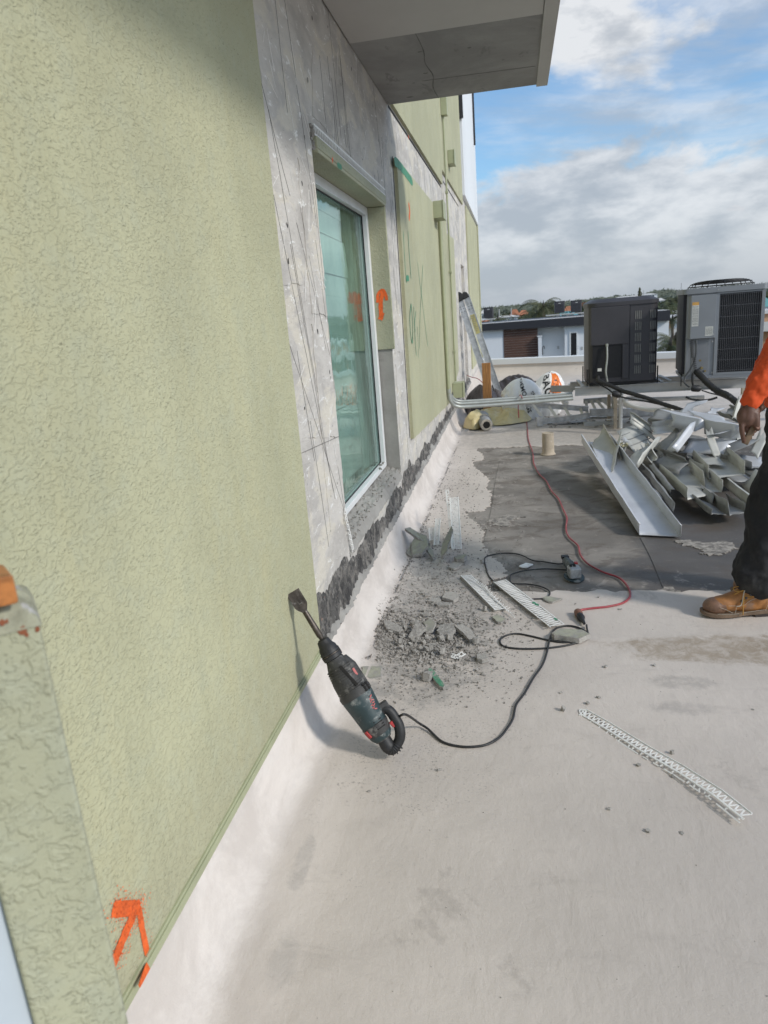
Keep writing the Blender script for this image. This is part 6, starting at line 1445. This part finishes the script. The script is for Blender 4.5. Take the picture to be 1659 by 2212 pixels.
# hand: palm, thumb and four fingers, closed loosely round a stick
def hh(l): # points in the hand crop: pixel -> point at depth
    return [P(2750*.54+x*.27127*.54, 1200*.54+y*.27127*.54, d_) for x, y, d_ in l]
limb(g, [wr+V((0, 0, .01)), *hh([(905,1640,3.262),(890,1760,3.255)])], [.027, .033, .034], 14)
limb(g, hh([(850,1640,3.262),(820,1720,3.255),(830,1800,3.25)]), [.026, .027, .022], 14); limb(g, hh([(980,1640,3.262),(970,1730,3.255),(950,1780,3.25)]), [.024, .026, .022], 14)
limb(g, hh([(815,1780,3.25),(800,1880,3.235),(812,1985,3.235),(832,2085,3.245)]), [.0150, .0115, .0105, .0090], 12)       # index finger
limb(g, hh([(860,1790,3.262),(870,1880,3.262),(895,1960,3.268),(930,2035,3.268)]), [.0150, .0115, .0105, .0085], 12)
limb(g, hh([(900,1790,3.275),(925,1860,3.285),(950,1930,3.290),(960,1985,3.285)]), [.0145, .0112, .0100, .0082], 12)
limb(g, hh([(935,1770,3.285),(975,1830,3.300),(1000,1890,3.302),(1000,1935,3.295)]), [.0135, .0102, .0092, .0078], 12)
limb(g, hh([(985,1690,3.250),(1015,1780,3.240),(1020,1840,3.238),(1035,1900,3.240)]), [.022, .0155, .0140, .0115], 12)     # thumb
limb(g, [wr2, wr2+V((-.03, 0, -.08))], [.028, .036])
for k in range(4): limb(g, [wr2+V((-.03, -.028+.018*k, -.09)), wr2+V((-.05, -.030+.019*k, -.13)), wr2+V((-.045, -.03+.019*k, -.165))], [.012, .010, .008])
limb(g, [wr2+V((-.03, -.03, -.04)), wr2+V((-.06, -.045, -.08)), wr2+V((-.065, -.05, -.115))], [.014, .012, .010])
body = rem(link('body', g, M_SKIN, man), .0042, 3)
g = MB(); nl = hh([(1040,1872,3.228)])[0]; g.lathe([(0, .0085), (.0012, .0075)], frame_mtx(nl, (.12, -1, .12)), 14, sx=.85, sy=1.15); link('thumbnail', g, mat('nail', (.30, .17, .13), .35, bs=0), man, smooth=50)
g = MB(); limb(g, [sh, el_, el_.lerp(wr, .78)], [.080, .068, .054], 18); 
ell(g, wr.lerp(el_, .24), .056, .052, .030); ell(g, wr.lerp(el_, .14), .050, .047, .022)
limb(g, [el_.lerp(wr, .88), wr+V((0, 0, -.002))], [.044, .041], 18)
limb(g, [sh2, el2, wr2], [.078, .066, .05], 16); ell(g, hip+V((0, .01, .10)), .155, .205, .13); ell(g, hip+V((.01, .02, .30)), .150, .20, .20); ell(g, hip+V((.02, .035, .48)), .140, .21, .14)
limb(g, [hip+V((.02, .01, .5)), sh], [.11, .082]); limb(g, [hip+V((.02, .06, .5)), sh2], [.11, .080]); ell(g, hip+V((.06, .04, .60)), .09, .12, .06)
rem(link('sweatshirt', g, M_ORANGE, man), .0065, 2, (.024, .04))
g = MB(); limb(g, [hip+V((-.01, -.09, -.02)), V((1.985, 3.41, .62)), V((1.962, 3.415, .42)), V((1.945, 3.41, .25)), V((1.935, 3.405, .20))], [.115, .098, .090, .100, .112], 18)
limb(g, [hip+V((0, .09, -.02)), knee2, V((2.13, 3.68, .20))], [.115, .094, .10], 18); ell(g, hip+V((0, 0, .03)), .14, .18, .12)
rem(link('trousers', g, M_PANTS, man), .009, 3, (.05, .11))
g = MB(); limb(g, [hd+V((.02, 0, .03)), hd+V((.03, 0, .05))], [.10, .095]); rem(link('hair', g, M_BLACK, man), .012, 2)
# boots
def boot(toe, heel, parent, lab=None):
    d = (heel-toe); L_ = d.length; d.normalize(); s = V((-d.y, d.x, 0)); s = s if s.y < 0 else -s      # s towards the camera
    def b(u, v, z): return toe+d*u+s*v+V((0, 0, z))
    R3 = Matrix(((d.x, s.x, 0), (d.y, s.y, 0), (0, 0, 1)))
    g = MB(); ell(g, b(.062, 0, .050), .062, .048, .040, 20, R3); ell(g, b(.10, .0, .058), .08, .047, .042, 20, R3); limb(g, [b(.10, 0, .062), b(.165, 0, .085), b(.215, 0, .115)], [.041, .045, .046], 18, 6); ell(g, b(.20, 0, .058), .10, .042, .042, 20, R3); ell(g, b(.272, 0, .062), .042, .038, .050, 18, R3)
    limb(g, [b(.24, 0, .08), b(.243, 0, .135), b(.246, 0, .185)], [.046, .048, .052], 18)
    up_ = rem(link('boot', g, M_BOOT, parent), .0045, 4)
    g = MB(); ell(g, b(.058, 0, .049), .0605, .050, .0420, 20, R3); ell(g, b(.088, 0, .056), .060, .047, .0400, 20, R3); rem(link('toe_cap', g, M_BOOTT, up_), .0045, 3)
    pr = [(-.012, 0), (-.006, .026), (.02, .046), (.07, .056), (.12, .053), (.18, .043), (.25, .042), (.30, .036), (.318, .015), (.318, -.015), (.30, -.036), (.25, -.040), (.18, -.036), (.12, -.046), (.07, -.052), (.02, -.042), (-.006, -.024)]
    pts = smoothpath([b(u, v, 0) for u, v in pr]+[b(*pr[0], 0)], 4)[:-1]
    g = MB()
    lo = [V((p.x, p.y, .006+.012*max(0, ((p-toe).dot(d)-.14)/.16)**.8+.010*max(0, (.04-(p-toe).dot(d))/.05))) for p in pts]; hi = [p+V((0, 0, .017)) for p in lo]; n = len(lo)
    g.add(lo+hi, [tuple(range(n))[::-1], tuple(range(n, 2*n))]+[(i, (i+1) % n, n+(i+1) % n, n+i) for i in range(n)]); link('sole', g, M_SOLE, up_, bevel=.002)
    g = MB(); hl = [b(u, v, 0) for u, v in ((.225, .040), (.29, .037), (.316, .015), (.316, -.015), (.29, -.036), (.225, -.038))]; g.prism(hl, (0, 0, .021)); link('heel', g, M_DKHOLE if False else mat('dark_heel', (.05, .04, .035), .8), up_, bevel=.002)
    g = MB()
    def tg(u, v): # tongue
        z = .125+.105*v; w = .020+.008*v-.012*max(0, v-.8)/.2; c = b(.192-.012*v+.010*(2*u-1)**2, (2*u-1)*w+.006, z); return c
    g.grid(tg, 9, 10); o = link('tongue', g, M_BOOT, up_, smooth=60); sm = o.modifiers.new('s', 'SOLIDIFY'); sm.thickness = .006
    g = MB()
    q = [b(.205, .0465, .110), b(.225, .049, .165), b(.250, .052, .190), b(.285, .046, .165), b(.285, .046, .11)]
    g.prism(q, s*.004); link('collar_flap', g, M_BOOT, up_, bevel=.0015)
    g = MB()
    for pth in ([(.10, .046, .065), (.165, .046, .066), (.19, .047, .085), (.215, .048, .098), (.25, .047, .105)], [(.13, .050, .026), (.133, .051, .045), (.135, .050, .064)], [(.06, .050, .060), (.085, .051, .050), (.12, .050, .030)], [(.05, .052, .028), (.12, .054, .026), (.2, .046, .032), (.27, .044, .040)], [(.27, .044, .035), (.283, .042, .08), (.30, .03, .11)]): g.tube(smoothpath([b(*p) for p in pth], 6), .0009, 5)
    link('stitching', g, M_LACEW, up_)
    g = MB()
    for (u, z) in ((.158, .088), (.178, .103), (.197, .118), (.232, .172)): g.lathe([(0, .0062), (.0025, .0045), (.0026, .002)], frame_mtx(b(u, .0462 if z < .15 else .0545, z), s+V((0, 0, .35))), 12)
    link('eyelet', g, M_BIT, up_, smooth=40)
    for pth, m_ in (([(.235, .052, .152), (.20, .050, .150), (.178, .040, .152)], M_LACEW), ([(.178, .042, .152), (.165, .050, .135), (.158, .054, .09), (.150, .056, .070), (.135, .058, .066)], M_LACEW),
        ([(.176, .040, .150), (.150, .022, .152), (.128, .02, .146), (.132, .034, .135), (.160, .044, .138), (.176, .042, .148)], M_LACE), ([(.166, .046, .142), (.163, .055, .10), (.162, .058, .06), (.163, .058, .024)], M_LACE),
        ([(.232, .0475, .122), (.19, .040, .128), (.15, .0, .128)], M_LACE), ([(.22, .0475, .108), (.18, .042, .113), (.135, .0, .112)], M_LACE), ([(.20, .0475, .102), (.16, .040, .102), (.120, .0, .098)], M_LACE), ([(.18, .047, .090), (.15, .040, .092), (.108, .0, .088)], M_LACE),
        ([(.178, .040, .150), (.20, .046, .140), (.235, .049, .128)], M_LACE), ([(.170, .044, .146), (.140, .040, .128), (.125, .036, .118)], M_LACE)):
        g = MB(); g.tube(smoothpath([b(*p) for p in pth], 7), .0024, 7); link('lace', g, m_, up_, smooth=60)
    return up_
boot(V((1.688, 3.375, 0)), V((2.00, 3.400, 0)), man)
boot(V((1.90, 3.64, 0)), V((2.20, 3.70, 0)), man)
# the piece of wood in the hand
wa, wb = hh([(965,1880,3.262)])[0], hh([(850,2110,3.250)])[0]; d = (wb-wa).normalized()
g = MB(); g.bar(wa-d*.012, wb+d*.004, .026, .020, up=(0, 1, 0)); 
for v in g.v: v += V((noise.noise(v*40), noise.noise(v*44+V((3,3,3))), noise.noise(v*42+V((7,7,7)))))*.004
tag(link('wood_offcut', g, mat('weathered_wood', (.16, .11, .07), .9, var=.4, scale=30, bs=.6, stretch=(1, 1, .3)), org=wa, bevel=.003), 'small weathered block of wood held in the gloveless hand of the worker', 'wood piece')

# ================================================================== beyond the roof
g = MB(); g.add([(-2500, 20, -11), (4500, 20, -11), (4500, 6000, -11), (-2500, 6000, -11)], [(0, 1, 2, 3)]); g.add([(-60, -60, -11.01), (120, -60, -11.01), (120, 20, -11.01), (-60, 20, -11.01)], [(0, 1, 2, 3)])
tag(link('ground', g, mat('town_ground', (.13, .135, .10), .9, var=.4, scale=.02, bs=0)), kind='structure')
g = MB(); g.box((-.3, -4, -11), (XR, 18.4, -.30)); g.box((-.3, -4, -.30), (XR, 18.4, -.012)); tag(link('lower_storeys', g, M_ST, org=(5, 5, -5)), 'green storeys of the building below the roof deck', 'building')
# white neighbour with a black fascia
NB = 72.0
nbh = thing('white_neighbour_building', 'white modern building with a black roof edge and a brown clad panel beyond the parapet', 'building', (3, NB, -11))
def nx(px, py=700): return P(px, py, NB).x
xl, xr = -5.0, 15.0
g = MB(); g.box((xl, NB-.02, -11), (nx(1086, 740), NB+14, -.42)); g.box((nx(1086, 740), NB+.02, -11), (nx(1162, 740), NB+14, -.42)); g.box((nx(1162, 740), NB+1.2, -11), (nx(1220, 730), NB+14, -.42)); g.box((nx(1220, 730), NB, -11), (xr, NB+14, -.42)); link('wall', g, M_BWHITE, nbh)
g = MB()
g.prism([V((xl, NB-.5, -.38)), V((xl, NB-.5, .17)), V((xr, NB-.5, .21)), V((xr, NB-.5, -.72))], (0, 15, 0)); link('fascia', g, M_FAS, nbh)
g = MB(); g.box((xl, NB-.1, .215), (xr, NB+3.4, .235)); link('roof', g, M_WROOF, nbh)
for k in range(14):
    z = -3.6+.235*k; g = MB(); g.box((nx(1088, 740), NB-.06-.01*(k % 2), z), (nx(1162, 740)-.01, NB+.018, z+.215)); link('siding_board', g, M_SIDING, nbh)
g = MB(); g.box((nx(1162, 740)+.01, NB-.55, -4.5), (nx(1170, 740), NB+1.19, -1.35)); g.box((nx(1160, 740), NB-.6, -1.349), (nx(1171, 740), NB+1.15, -1.27)); link('parapet_wall', g, M_BWHITE, nbh)
dr = MB(); dr.box((nx(1233, 730), NB-.05, -3.4), (nx(1245, 730), NB-.002, -1.25)); door = link('door', dr, M_COIL, nbh)
g = MB(); a, b = nx(1230, 730), nx(1248, 730); g.box((a, NB-.09, -3.4), (a+.12, NB-.004, -1.1)); g.box((b-.12, NB-.09, -3.4), (b, NB-.004, -1.1)); g.box((a+.12, NB-.09, -1.24), (b-.12, NB-.004, -1.1)); link('door_frame', g, M_FRAME, door)
g = MB(); 
for z in (-2.5, -2.7): g.lathe([(0, .06), (.05, .05)], frame_mtx((nx(1247, 730)+.02, NB-.01, z), (0, -1, 0)), 10)
link('door_handle', g, M_BLACK, door)
g = MB(); g.tube(smoothpath([(nx(1173, 770), NB+.9, -3.2), (nx(1173, 770), NB+.9, -2.5), (nx(1174, 765)+.1, NB+.85, -2.35), (nx(1177, 765), NB+.8, -2.6)], 6), .035, 8); link('tap', g, M_BLACK, nbh)
g = MB()
for (px, py) in ((1207, 752), (1257, 752), (1052, 770)): p = P(px, py, NB); g.box((p.x-.10, NB-.03 if px != 1207 else NB+1.14, p.z-.14), (p.x+.10, NB-.003 if px != 1207 else NB+1.197, p.z+.14))
link('outlet_box', g, M_STEEL, nbh)
g = MB(); p = P(1048, 765, NB); g.box((p.x-1.9, NB-.07, -3.6), (p.x-.35, NB-.025, -.7)); link('door', g, M_COIL, nbh)
g = MB(); g.box((nx(1086, 740)-.05, NB-.04, -.50), (xl+2, NB-.022, -.44)); link('trim', g, M_FRAME, nbh)
def farac(label, px, top, bot, w, ydep, legs=True):
    c = P(px, bot, ydep); t_ = P(px, top, ydep); h = t_.z-c.z
    t = thing('rooftop_condenser', label, 'air conditioner', c, 'dark condensers on the neighbouring roof')
    g = MB(); g.prism([V((x, y, c.z)) for x, y in rrect(c.x-w/2, c.y, c.x+w/2, c.y+w, .10, 3)], (0, 0, h*.95)); link('cabinet', g, M_CHAR, t)
    g = MB(); g.prism([V((x, y, c.z+h*.95+.003)) for x, y in rrect(c.x-w/2-.03, c.y-.03, c.x+w/2+.03, c.y+w+.03, .12, 3)], (0, 0, h*.05)); link('lid', g, M_CHAR, t)
    g = MB(); g.box((c.x-.12, c.y-.012, c.z+h*.80), (c.x+.12, c.y-.002, c.z+h*.83)); link('badge', g, M_PAPER, t)
    g = MB()
    for k in range(8): g.box((c.x-w*.38, c.y-.02, c.z+.08+k*h*.085), (c.x+w*.38, c.y-.003, c.z+.10+k*h*.085))
    link('louvre', g, M_COIL, t)
    return c
farac('dark condenser standing alone at the left on the neighbouring roof', 1055.5, 664, 687.5, .98, NB+4)
farac('dark condenser on the neighbouring roof, left of the pair', 1209.5, 650.5, 676, .98, NB+4)
farac('dark condenser on the neighbouring roof, right of the pair beside the charcoal unit', 1245.5, 648.5, 674, 1.02, NB+4)
def stand(label, pxa, pxb, py, legs):
    a, b = P(pxa, py, NB+4), P(pxb, py-(pxb-pxa)*.0785, NB+4); t = thing('condenser_stand', label, 'metal stand', a)
    g = MB(); g.bar(a-V((0,0,.06)), b-V((0,0,.06)), .9, .10); link('platform', g, M_STEEL, t)
    for l in legs:
        p = P(l, py, NB+4); g = MB(); g.tube([(p.x, NB+4, .3), (p.x, NB+4, a.z-.1)], .07, 8); g.box((p.x-.14, NB+3.86, .3), (p.x+.14, NB+4.14, .46)); link('leg', g, M_PVC, t)
stand('white stand under the lone condenser on the neighbouring roof', 1047, 1070, 689, (1061,)); stand('white stand under the pair of condensers on the neighbouring roof', 1179, 1266, 680.5, (1206, 1227, 1258))
# peach building
pb = thing('peach_building', 'peach coloured building with white shutters seen between the two condensers', 'building', (40, 150, -11))
a, b = P(1415, 700, 120), P(1480, 700, 120); zt_ = P(1440, 693, 120).z
g = MB(); g.box((a.x, 120, -11), (b.x+14, 134, zt_)); link('wall', g, M_PEACH, pb)
g = MB(); g.box((a.x-.3, 119.6, zt_+.003), (b.x+14.3, 134.4, zt_+.5)); link('roof', g, M_WROOF, pb)
for (px, py, w, h) in ((1425, 707, 2.3, 2.9), (1468, 706, 2.0, 2.6), (1424, 747, 1.2, 2.0)):
    p = P(px, py, 119.95); f = MB(); f.box((p.x-w/2, 119.86, p.z-h/2), (p.x+w/2, 119.99, p.z+h/2)); wn = link('window', f, M_FRAME, pb)
    g = MB(); g.box((p.x-w*.42, 119.82, p.z-h*.42), (p.x-w*.04, 119.855, p.z+h*.42)); g.box((p.x+w*.04, 119.82, p.z-h*.42), (p.x+w*.42, 119.855, p.z+h*.42)); link('pane', g, mat('pale_shutter', (.50, .58, .66), .5, bs=0), wn)
g = MB(); p = P(1440, 722, 119); g.box((a.x, 117.4, p.z-.5), (b.x+14, 119.98, p.z-.2)); g.box((a.x, 117.4, p.z-.2), (b.x+14, 117.5, p.z+.9)); link('balcony', g, M_WROOF, pb)

# trees and palms
def leafcloud(mb, c, r, h, n, s, r_, squash=1.0):
    for k in range(n):
        while True:
            x, y, z = r_.uniform(-1, 1), r_.uniform(-1, 1), r_.uniform(-1, 1)
            q = x*x+y*y+z*z
            if q < 1: break
        f = .6+.5*noise.noise(V((x*2.1+c[0], y*2.1+c[1], z*2.1)))
        if q**.5 > .62+f*.55: continue
        p = V((c[0]+x*r, c[1]+y*r, c[2]+z*h)); a = V((r_.gauss(0, 1), r_.gauss(0, 1), r_.gauss(0, .6))).normalized()*s; b = a.orthogonal().normalized()*s*.6
        mb.add([p-a-b*.4, p+b, p+a-b*.4], [(0, 1, 2)])
crowns = []
for k in range(5):
    r_ = random.Random(50+k); g = MB()
    for j in range(7+k): 
        leafcloud(g, (r_.uniform(-.55, .55), r_.uniform(-.55, .55), r_.uniform(-.35, .45)), r_.uniform(.35, .6), r_.uniform(.28, .5), 130, .085, r_)
    me = bpy.data.meshes.new('crown'); me.from_pydata(g.v, [], g.f); me.materials.append(M_LEAF); me.update(); crowns.append(me)
tg_ = MB(); tg_.tube([(0, 0, 0), (.02, 0, .4), (0, .02, .8), (.0, 0, 1.0)], [.055, .045, .035, .02], 8)
for a_ in (0, 2.1, 4.2): tg_.tube([(0, 0, .6), (.25*math.cos(a_), .25*math.sin(a_), .95), (.4*math.cos(a_), .4*math.sin(a_), 1.3)], [.03, .02, .01], 6)
trunk_me = bpy.data.meshes.new('trunk'); trunk_me.from_pydata(tg_.v, [], tg_.f); trunk_me.materials.append(M_BARK); trunk_me.update()
ti = 0
def tree(px, pytop, dist, w, h, group='trees among the far houses', label='bushy dark green tree among the far houses', k=None):
    global ti; p = P(px, pytop, dist); z0 = -11; t = thing('tree', label, 'tree', (p.x, p.y, z0), group); r_ = random.Random(ti*13+1); ti += 1
    H_ = max(2.0, p.z-z0); h = min(h, H_*.92)
    c = bpy.data.objects.new('crown', crowns[(ti if k is None else k) % 5]); C.objects.link(c); c.parent = t; c.location = (0, 0, H_-h*.5); c.scale = (w/1.7, w/1.7, h/1.5); c.rotation_euler = (0, 0, r_.uniform(0, 6))
    b = bpy.data.objects.new('trunk', trunk_me); C.objects.link(b); b.parent = t; b.scale = (H_*.35, H_*.35, H_-h*.6)
    return t
r2 = random.Random(99)
for k in range(64):     # rows behind the neighbour
    px = r2.uniform(1030, 1290); d_ = r2.uniform(125, 300); tree(px, 665-(px-1110)*.0785+r2.uniform(11, 17)+(300-d_)*.085*r2.uniform(.5, 1), d_, r2.uniform(3.5, 7.5), r2.uniform(4, 8))
for k in range(30):
    px = r2.uniform(1405, 1490); d_ = r2.uniform(140, 360); tree(px, 665-(px-1110)*.0785+r2.uniform(6, 12)+(360-d_)*.10, d_, r2.uniform(4, 8), r2.uniform(3.5, 7))
for k in range(60):
    px = r2.uniform(1030, 1660); d_ = r2.uniform(330, 620); tree(px, 665-(px-1110)*.0785+r2.uniform(4, 9), d_, r2.uniform(8, 13), r2.uniform(6, 10), 'trees on the rising ground far away', 'small far tree below the skyline')
# palms
def palm_mesh(seed):
    r_ = random.Random(seed); g = MB()
    for k in range(20):
        a_ = 2*math.pi*k/20+r_.uniform(-.15, .15); el0 = r_.uniform(-.25, 1.15); prev = V((0, 0, 0)); pts = [prev]
        for j in range(1, 8):
            e = el0-j*.23; prev = prev+V((math.cos(a_)*math.cos(e), math.sin(a_)*math.cos(e), math.sin(e)))*.155; pts.append(prev)
        for j in range(1, 8):
            p = pts[j]; d = (pts[j]-pts[j-1]).normalized(); s = V((-math.sin(a_), math.cos(a_), 0))
            for i in range(3):
                q = pts[j-1].lerp(p, i/3); l = .24*(1-abs(j-3.2)/6.5)
                for sg in (-1, 1): g.add([q-d*.012, q+d*.02, q+s*sg*l+d*.10-V((0, 0, l*.55))], [(0, 1, 2)])
    me = bpy.data.meshes.new('crown'); me.from_pydata(g.v, [], g.f); me.materials.append(M_PALM); me.update(); return me
pms = [palm_mesh(k) for k in range(3)]
pt = MB(); pt.tube([(0, 0, 0), (.3, 0, .4), (.1, .1, .8), (0, 0, 1)], [.30, .22, .17, .15], 8); ptm = bpy.data.meshes.new('trunk'); ptm.from_pydata(pt.v, [], pt.f); ptm.materials.append(M_BARK)
def palm(px, py, dist, size, label, group=None):
    p = P(px, py, dist); t = thing('palm_tree', label, 'palm', (p.x, p.y, -11), group)
    c = bpy.data.objects.new('crown', pms[int(px) % 3]); C.objects.link(c); c.parent = t; c.location = (0, 0, p.z+11); c.scale = (size,)*3; c.rotation_euler = (0, 0, px)
    b = bpy.data.objects.new('trunk', ptm); C.objects.link(b); b.parent = t; b.scale = (1.1, 1.1, p.z+11)
palm(1173, 662, 130, 4.4, 'tall dark coconut palm left of the pair of rooftop condensers')
palm(1159, 678, 140, 3.4, 'lower palm beside the tall dark coconut palm'); palm(1192, 664, 150, 3.4, 'palm just left of the pair of rooftop condensers')
palm(1431, 668, 150, 4.4, 'palm with drooping fronds right of the charcoal condenser'); palm(1447, 656, 175, 4.0, 'taller palm behind the drooping one between the condensers')
palm(1460, 650, 200, 3.8, 'palm close beside the grey condenser'); palm(1452, 690, 112, 2.6, 'short palm in front of the peach wall'); palm(1262, 660, 170, 3.0, 'small palm just left of the charcoal condenser')
palm(1458, 738, 60, 2.6, 'low fan palm close in front of the peach building'); palm(1447, 748, 58, 2.0, 'lowest fan palm below the peach building')
palm(1075, 690, 120, 3.0, 'palm right of the lone rooftop condenser')
# far houses
def house(px, py, dist, w, h, m_wall, m_roof, label, rh=1.6):
    w = w*.62 if dist < 620 else w*.8
    p = P(px, py, dist); x, y, z1 = p.x, p.y, p.z; t = thing('house', label, 'house', (x, y, -11))
    g = MB(); g.box((x-w/2, y, min(-11, z1-h)), (x+w/2, y+w*.6, z1-rh)); link('wall', g, m_wall, t)
    g = MB(); o = .5; b4 = [(x-w/2-o, y-o, z1-rh), (x+w/2+o, y-o, z1-rh), (x+w/2+o, y+w*.6+o, z1-rh), (x-w/2-o, y+w*.6+o, z1-rh)]; g.add(b4+[(x-w*.22, y+w*.3, z1), (x+w*.22, y+w*.3, z1)], [(0, 1, 5, 4), (1, 2, 5), (2, 3, 4, 5), (3, 0, 4), (3, 2, 1, 0)]); link('roof', g, m_roof, t)
    g = MB()
    for k in range(3): g.box((x-w*.32+w*.27*k, y-.08, z1-rh-1.9), (x-w*.32+w*.27*k+w*.11, y-.01, z1-rh-.7))
    link('window', g, M_COIL, t)
for (px, py, d_, w, h, mw, mr, lb, rh) in (
    (1094, 681, 190, 9, 3, M_BWHITE, M_WROOF, 'long bright white roof beyond the lone rooftop condenser', .5),
    (1112, 668, 330, 6, 4, M_BWHITE, M_TILE, 'far house with an orange tiled roof among the trees', 2.4),
    (1131, 670, 300, 6, 4, M_PEACH, M_TILE, 'far pinkish house right of the orange roofed one', 1.8),
    (1049, 668, 300, 7, 4, M_BWHITE, M_WROOF, 'far white house at the left above the lone condenser', 1.6),
    (1047, 692, 170, 6, 3, M_PEACH, M_TILE, 'small pink roofed house left of the lone condenser stand', 1.0),
    (1229, 661, 300, 6, 4, M_PEACH, M_TILE, 'far orange roofed house between the pair of condensers', 2.2),
    (1226, 672, 160, 7, 3, M_BWHITE, mat('teal_roof', (.12, .30, .32), .7, bs=0), 'white house with a teal roof between the pair of condensers', 1.2),
    (1246, 686, 130, 8, 3, M_PEACH, M_WROOF, 'peach walled house behind the white condenser stand', .8),
    (1195, 688, 120, 7, 3, mat('slate_wall', (.16, .18, .17), .8, bs=0), M_FAS, 'dark roofed house left of the condenser stand', 1.0),
    (1352, 640, 620, 26, 6, M_BWHITE, M_WROOF, 'row of white houses on the skyline above the charcoal condenser', 1.5),
    (1400, 634, 600, 22, 6, M_BWHITE, M_WROOF, 'white building on the skyline right of the tall pointed tree', 1.0),
    (1371, 638, 560, 14, 6, M_BWHITE, M_WROOF, 'smaller white building left of the tall pointed tree', 1.5),
    (1424, 644, 500, 12, 6, M_BWHITE, M_WROOF, 'pale house on the slope right of the charcoal condenser', 1.6),
    (1446, 664, 260, 10, 4, M_BWHITE, M_WROOF, 'white house between the palms', 1.2),
    (1455, 671, 190, 10, 3, M_WROOF, M_WROOF, 'cream flat roofed house above the peach building', .6),
    (1440, 681, 160, 22, 3, mat('blue_grey_wall', (.33, .38, .40), .8, bs=0), M_WROOF, 'long blue grey roof directly above the peach building', .5),
    (1270, 652, 420, 16, 5, M_PEACH, M_TILE, 'far house partly hidden by the charcoal condenser', 2.4),
    (1640, 640, 300, 20, 5, M_BWHITE, mat('teal_roof2', (.13, .33, .33), .7, bs=0), 'pale teal roofed house at the right edge beyond the grey condenser', 4.0)):
    house(px, py, d_, w, h, mw, mr, lb, rh)
g = MB(); t_ = thing('conifer', 'tall pointed dark conifer on the skyline above the charcoal condenser', 'tree', P(1382, 642, 420)); p = P(1382, 622, 420)
r_ = random.Random(4)
for k in range(420):
    v = r_.random(); rr = 2.7*(1-v)**.8*r_.random()**.5; a_ = r_.uniform(0, 6.28); q = V((p.x+rr*math.cos(a_), p.y+rr*math.sin(a_), p.z-10*(1-v))); a = V((r_.gauss(0, 1), r_.gauss(0, 1), r_.gauss(0, 1))).normalized()*.6; b = a.orthogonal().normalized()*.4; g.add([q-a, q+b, q+a], [(0, 1, 2)])
link('crown', g, M_LEAF, t_); g = MB(); g.tube([(p.x, p.y, -11), (p.x, p.y, p.z-2)], .35, 6); link('trunk', g, M_BARK, t_)
for (px, py, d_, h, lb) in ((1104, 665, 200, 9, 'tall thin pale pole left of the white roof'), (1078, 668, 200, 10, 'pale mast rising among the trees right of the lone condenser'), (1184, 655, 190, 8, 'white pole beside the tall dark palm'), (1477-5, 611, 420, 16, 'thin mast on the skyline beside the grey condenser'), (1390, 627, 420, 8, 'thin mast just right of the tall conifer'), (1095, 690, 90, 5, 'street lamp post below the white roof')):
    p = P(px, py, d_); g = MB(); g.tube([(p.x, p.y, max(-11, p.z-h-4)), (p.x, p.y, p.z)], .16, 6); tag(link('utility_pole', g, M_STEEL, org=(p.x, p.y, -11)), lb, 'pole')
# rising wooded ground to the skyline
g = MB(); r_ = random.Random(8); DST = 1500
for k in range(15000):
    lay_ = r_.random(); d_ = 620+900*lay_; px = r_.uniform(1000, 1760); hy = 665-(px-1110)*.0785
    top_ = hy-3-5*max(0, noise.noise(V((px*.013, 1, 0))))-3.0*noise.noise(V((px*.05, 7, 0)))-(2 if px > 1280 else 0)-(3 if px > 1400 else 0)
    q = P(px, top_+13*(1-lay_)**1.0+r_.uniform(0, 2.5), d_); s = 4.6*d_/1000*r_.uniform(.5, 1.2)
    a = V((r_.gauss(0, 1), r_.gauss(0, .6), r_.gauss(0, .7))).normalized()*s; b = a.orthogonal().normalized()*s*.7; g.add([q-a, q+b, q+a], [(0, 1, 2)])
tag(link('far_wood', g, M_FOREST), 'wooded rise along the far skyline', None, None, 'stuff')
g = MB(); n = 80; vs = []
for i in range(n+1):
    px = 900+i*11; hy = 665-(px-1110)*.0785
    for d_, off in ((560, 16), (900, 7), (1200, 1), (1600, -1.5)): vs.append(P(px, hy+off-(2 if px > 1280 else 0), d_))
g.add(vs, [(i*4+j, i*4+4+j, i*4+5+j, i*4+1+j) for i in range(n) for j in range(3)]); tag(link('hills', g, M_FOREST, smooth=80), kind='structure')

# every separate fitting becomes a part of its own
def islands(ob):
    me = ob.data; n = len(me.vertices); par = list(range(n))
    def f(a):
        while par[a] != a: par[a] = par[par[a]]; a = par[a]
        return a
    for e in me.edges:
        a, b = f(e.vertices[0]), f(e.vertices[1])
        if a != b: par[a] = b
    gr = {}
    for p in me.polygons: gr.setdefault(f(p.vertices[0]), []).append(p)
    return list(gr.values())
for ob in list(C.objects):
    if ob.type != 'MESH' or ob.name.split('.')[0] not in ('dark_trim', 'orange_dab', 'coupling', 'strap', 'bracket', 'rivet', 'screw', 'eyelet', 'valve', 'air_vent', 'outlet_box', 'window', 'door_frame', 'door_handle', 'pane'): continue
    if ob.children: continue
    isl = islands(ob)
    if len(isl) < 2: continue
    me = ob.data
    for k, polys in enumerate(isl):
        ids = sorted({v for p in polys for v in p.vertices}); ix = {v: i for i, v in enumerate(ids)}
        nm = bpy.data.meshes.new(ob.name.split('.')[0]); nm.from_pydata([me.vertices[v].co for v in ids], [], [[ix[v] for v in p.vertices] for p in polys])
        for m_ in me.materials: nm.materials.append(m_)
        nm.polygons.foreach_set('use_smooth', [p.use_smooth for p in polys]); nm.polygons.foreach_set('material_index', [p.material_index for p in polys]); nm.update()
        if any(p.use_smooth for p in polys): nm.set_sharp_from_angle(angle=rad(35))
        if k == 0: first = nm; continue
        o2 = ob.copy(); o2.data = nm; C.objects.link(o2)
    ob.data = first
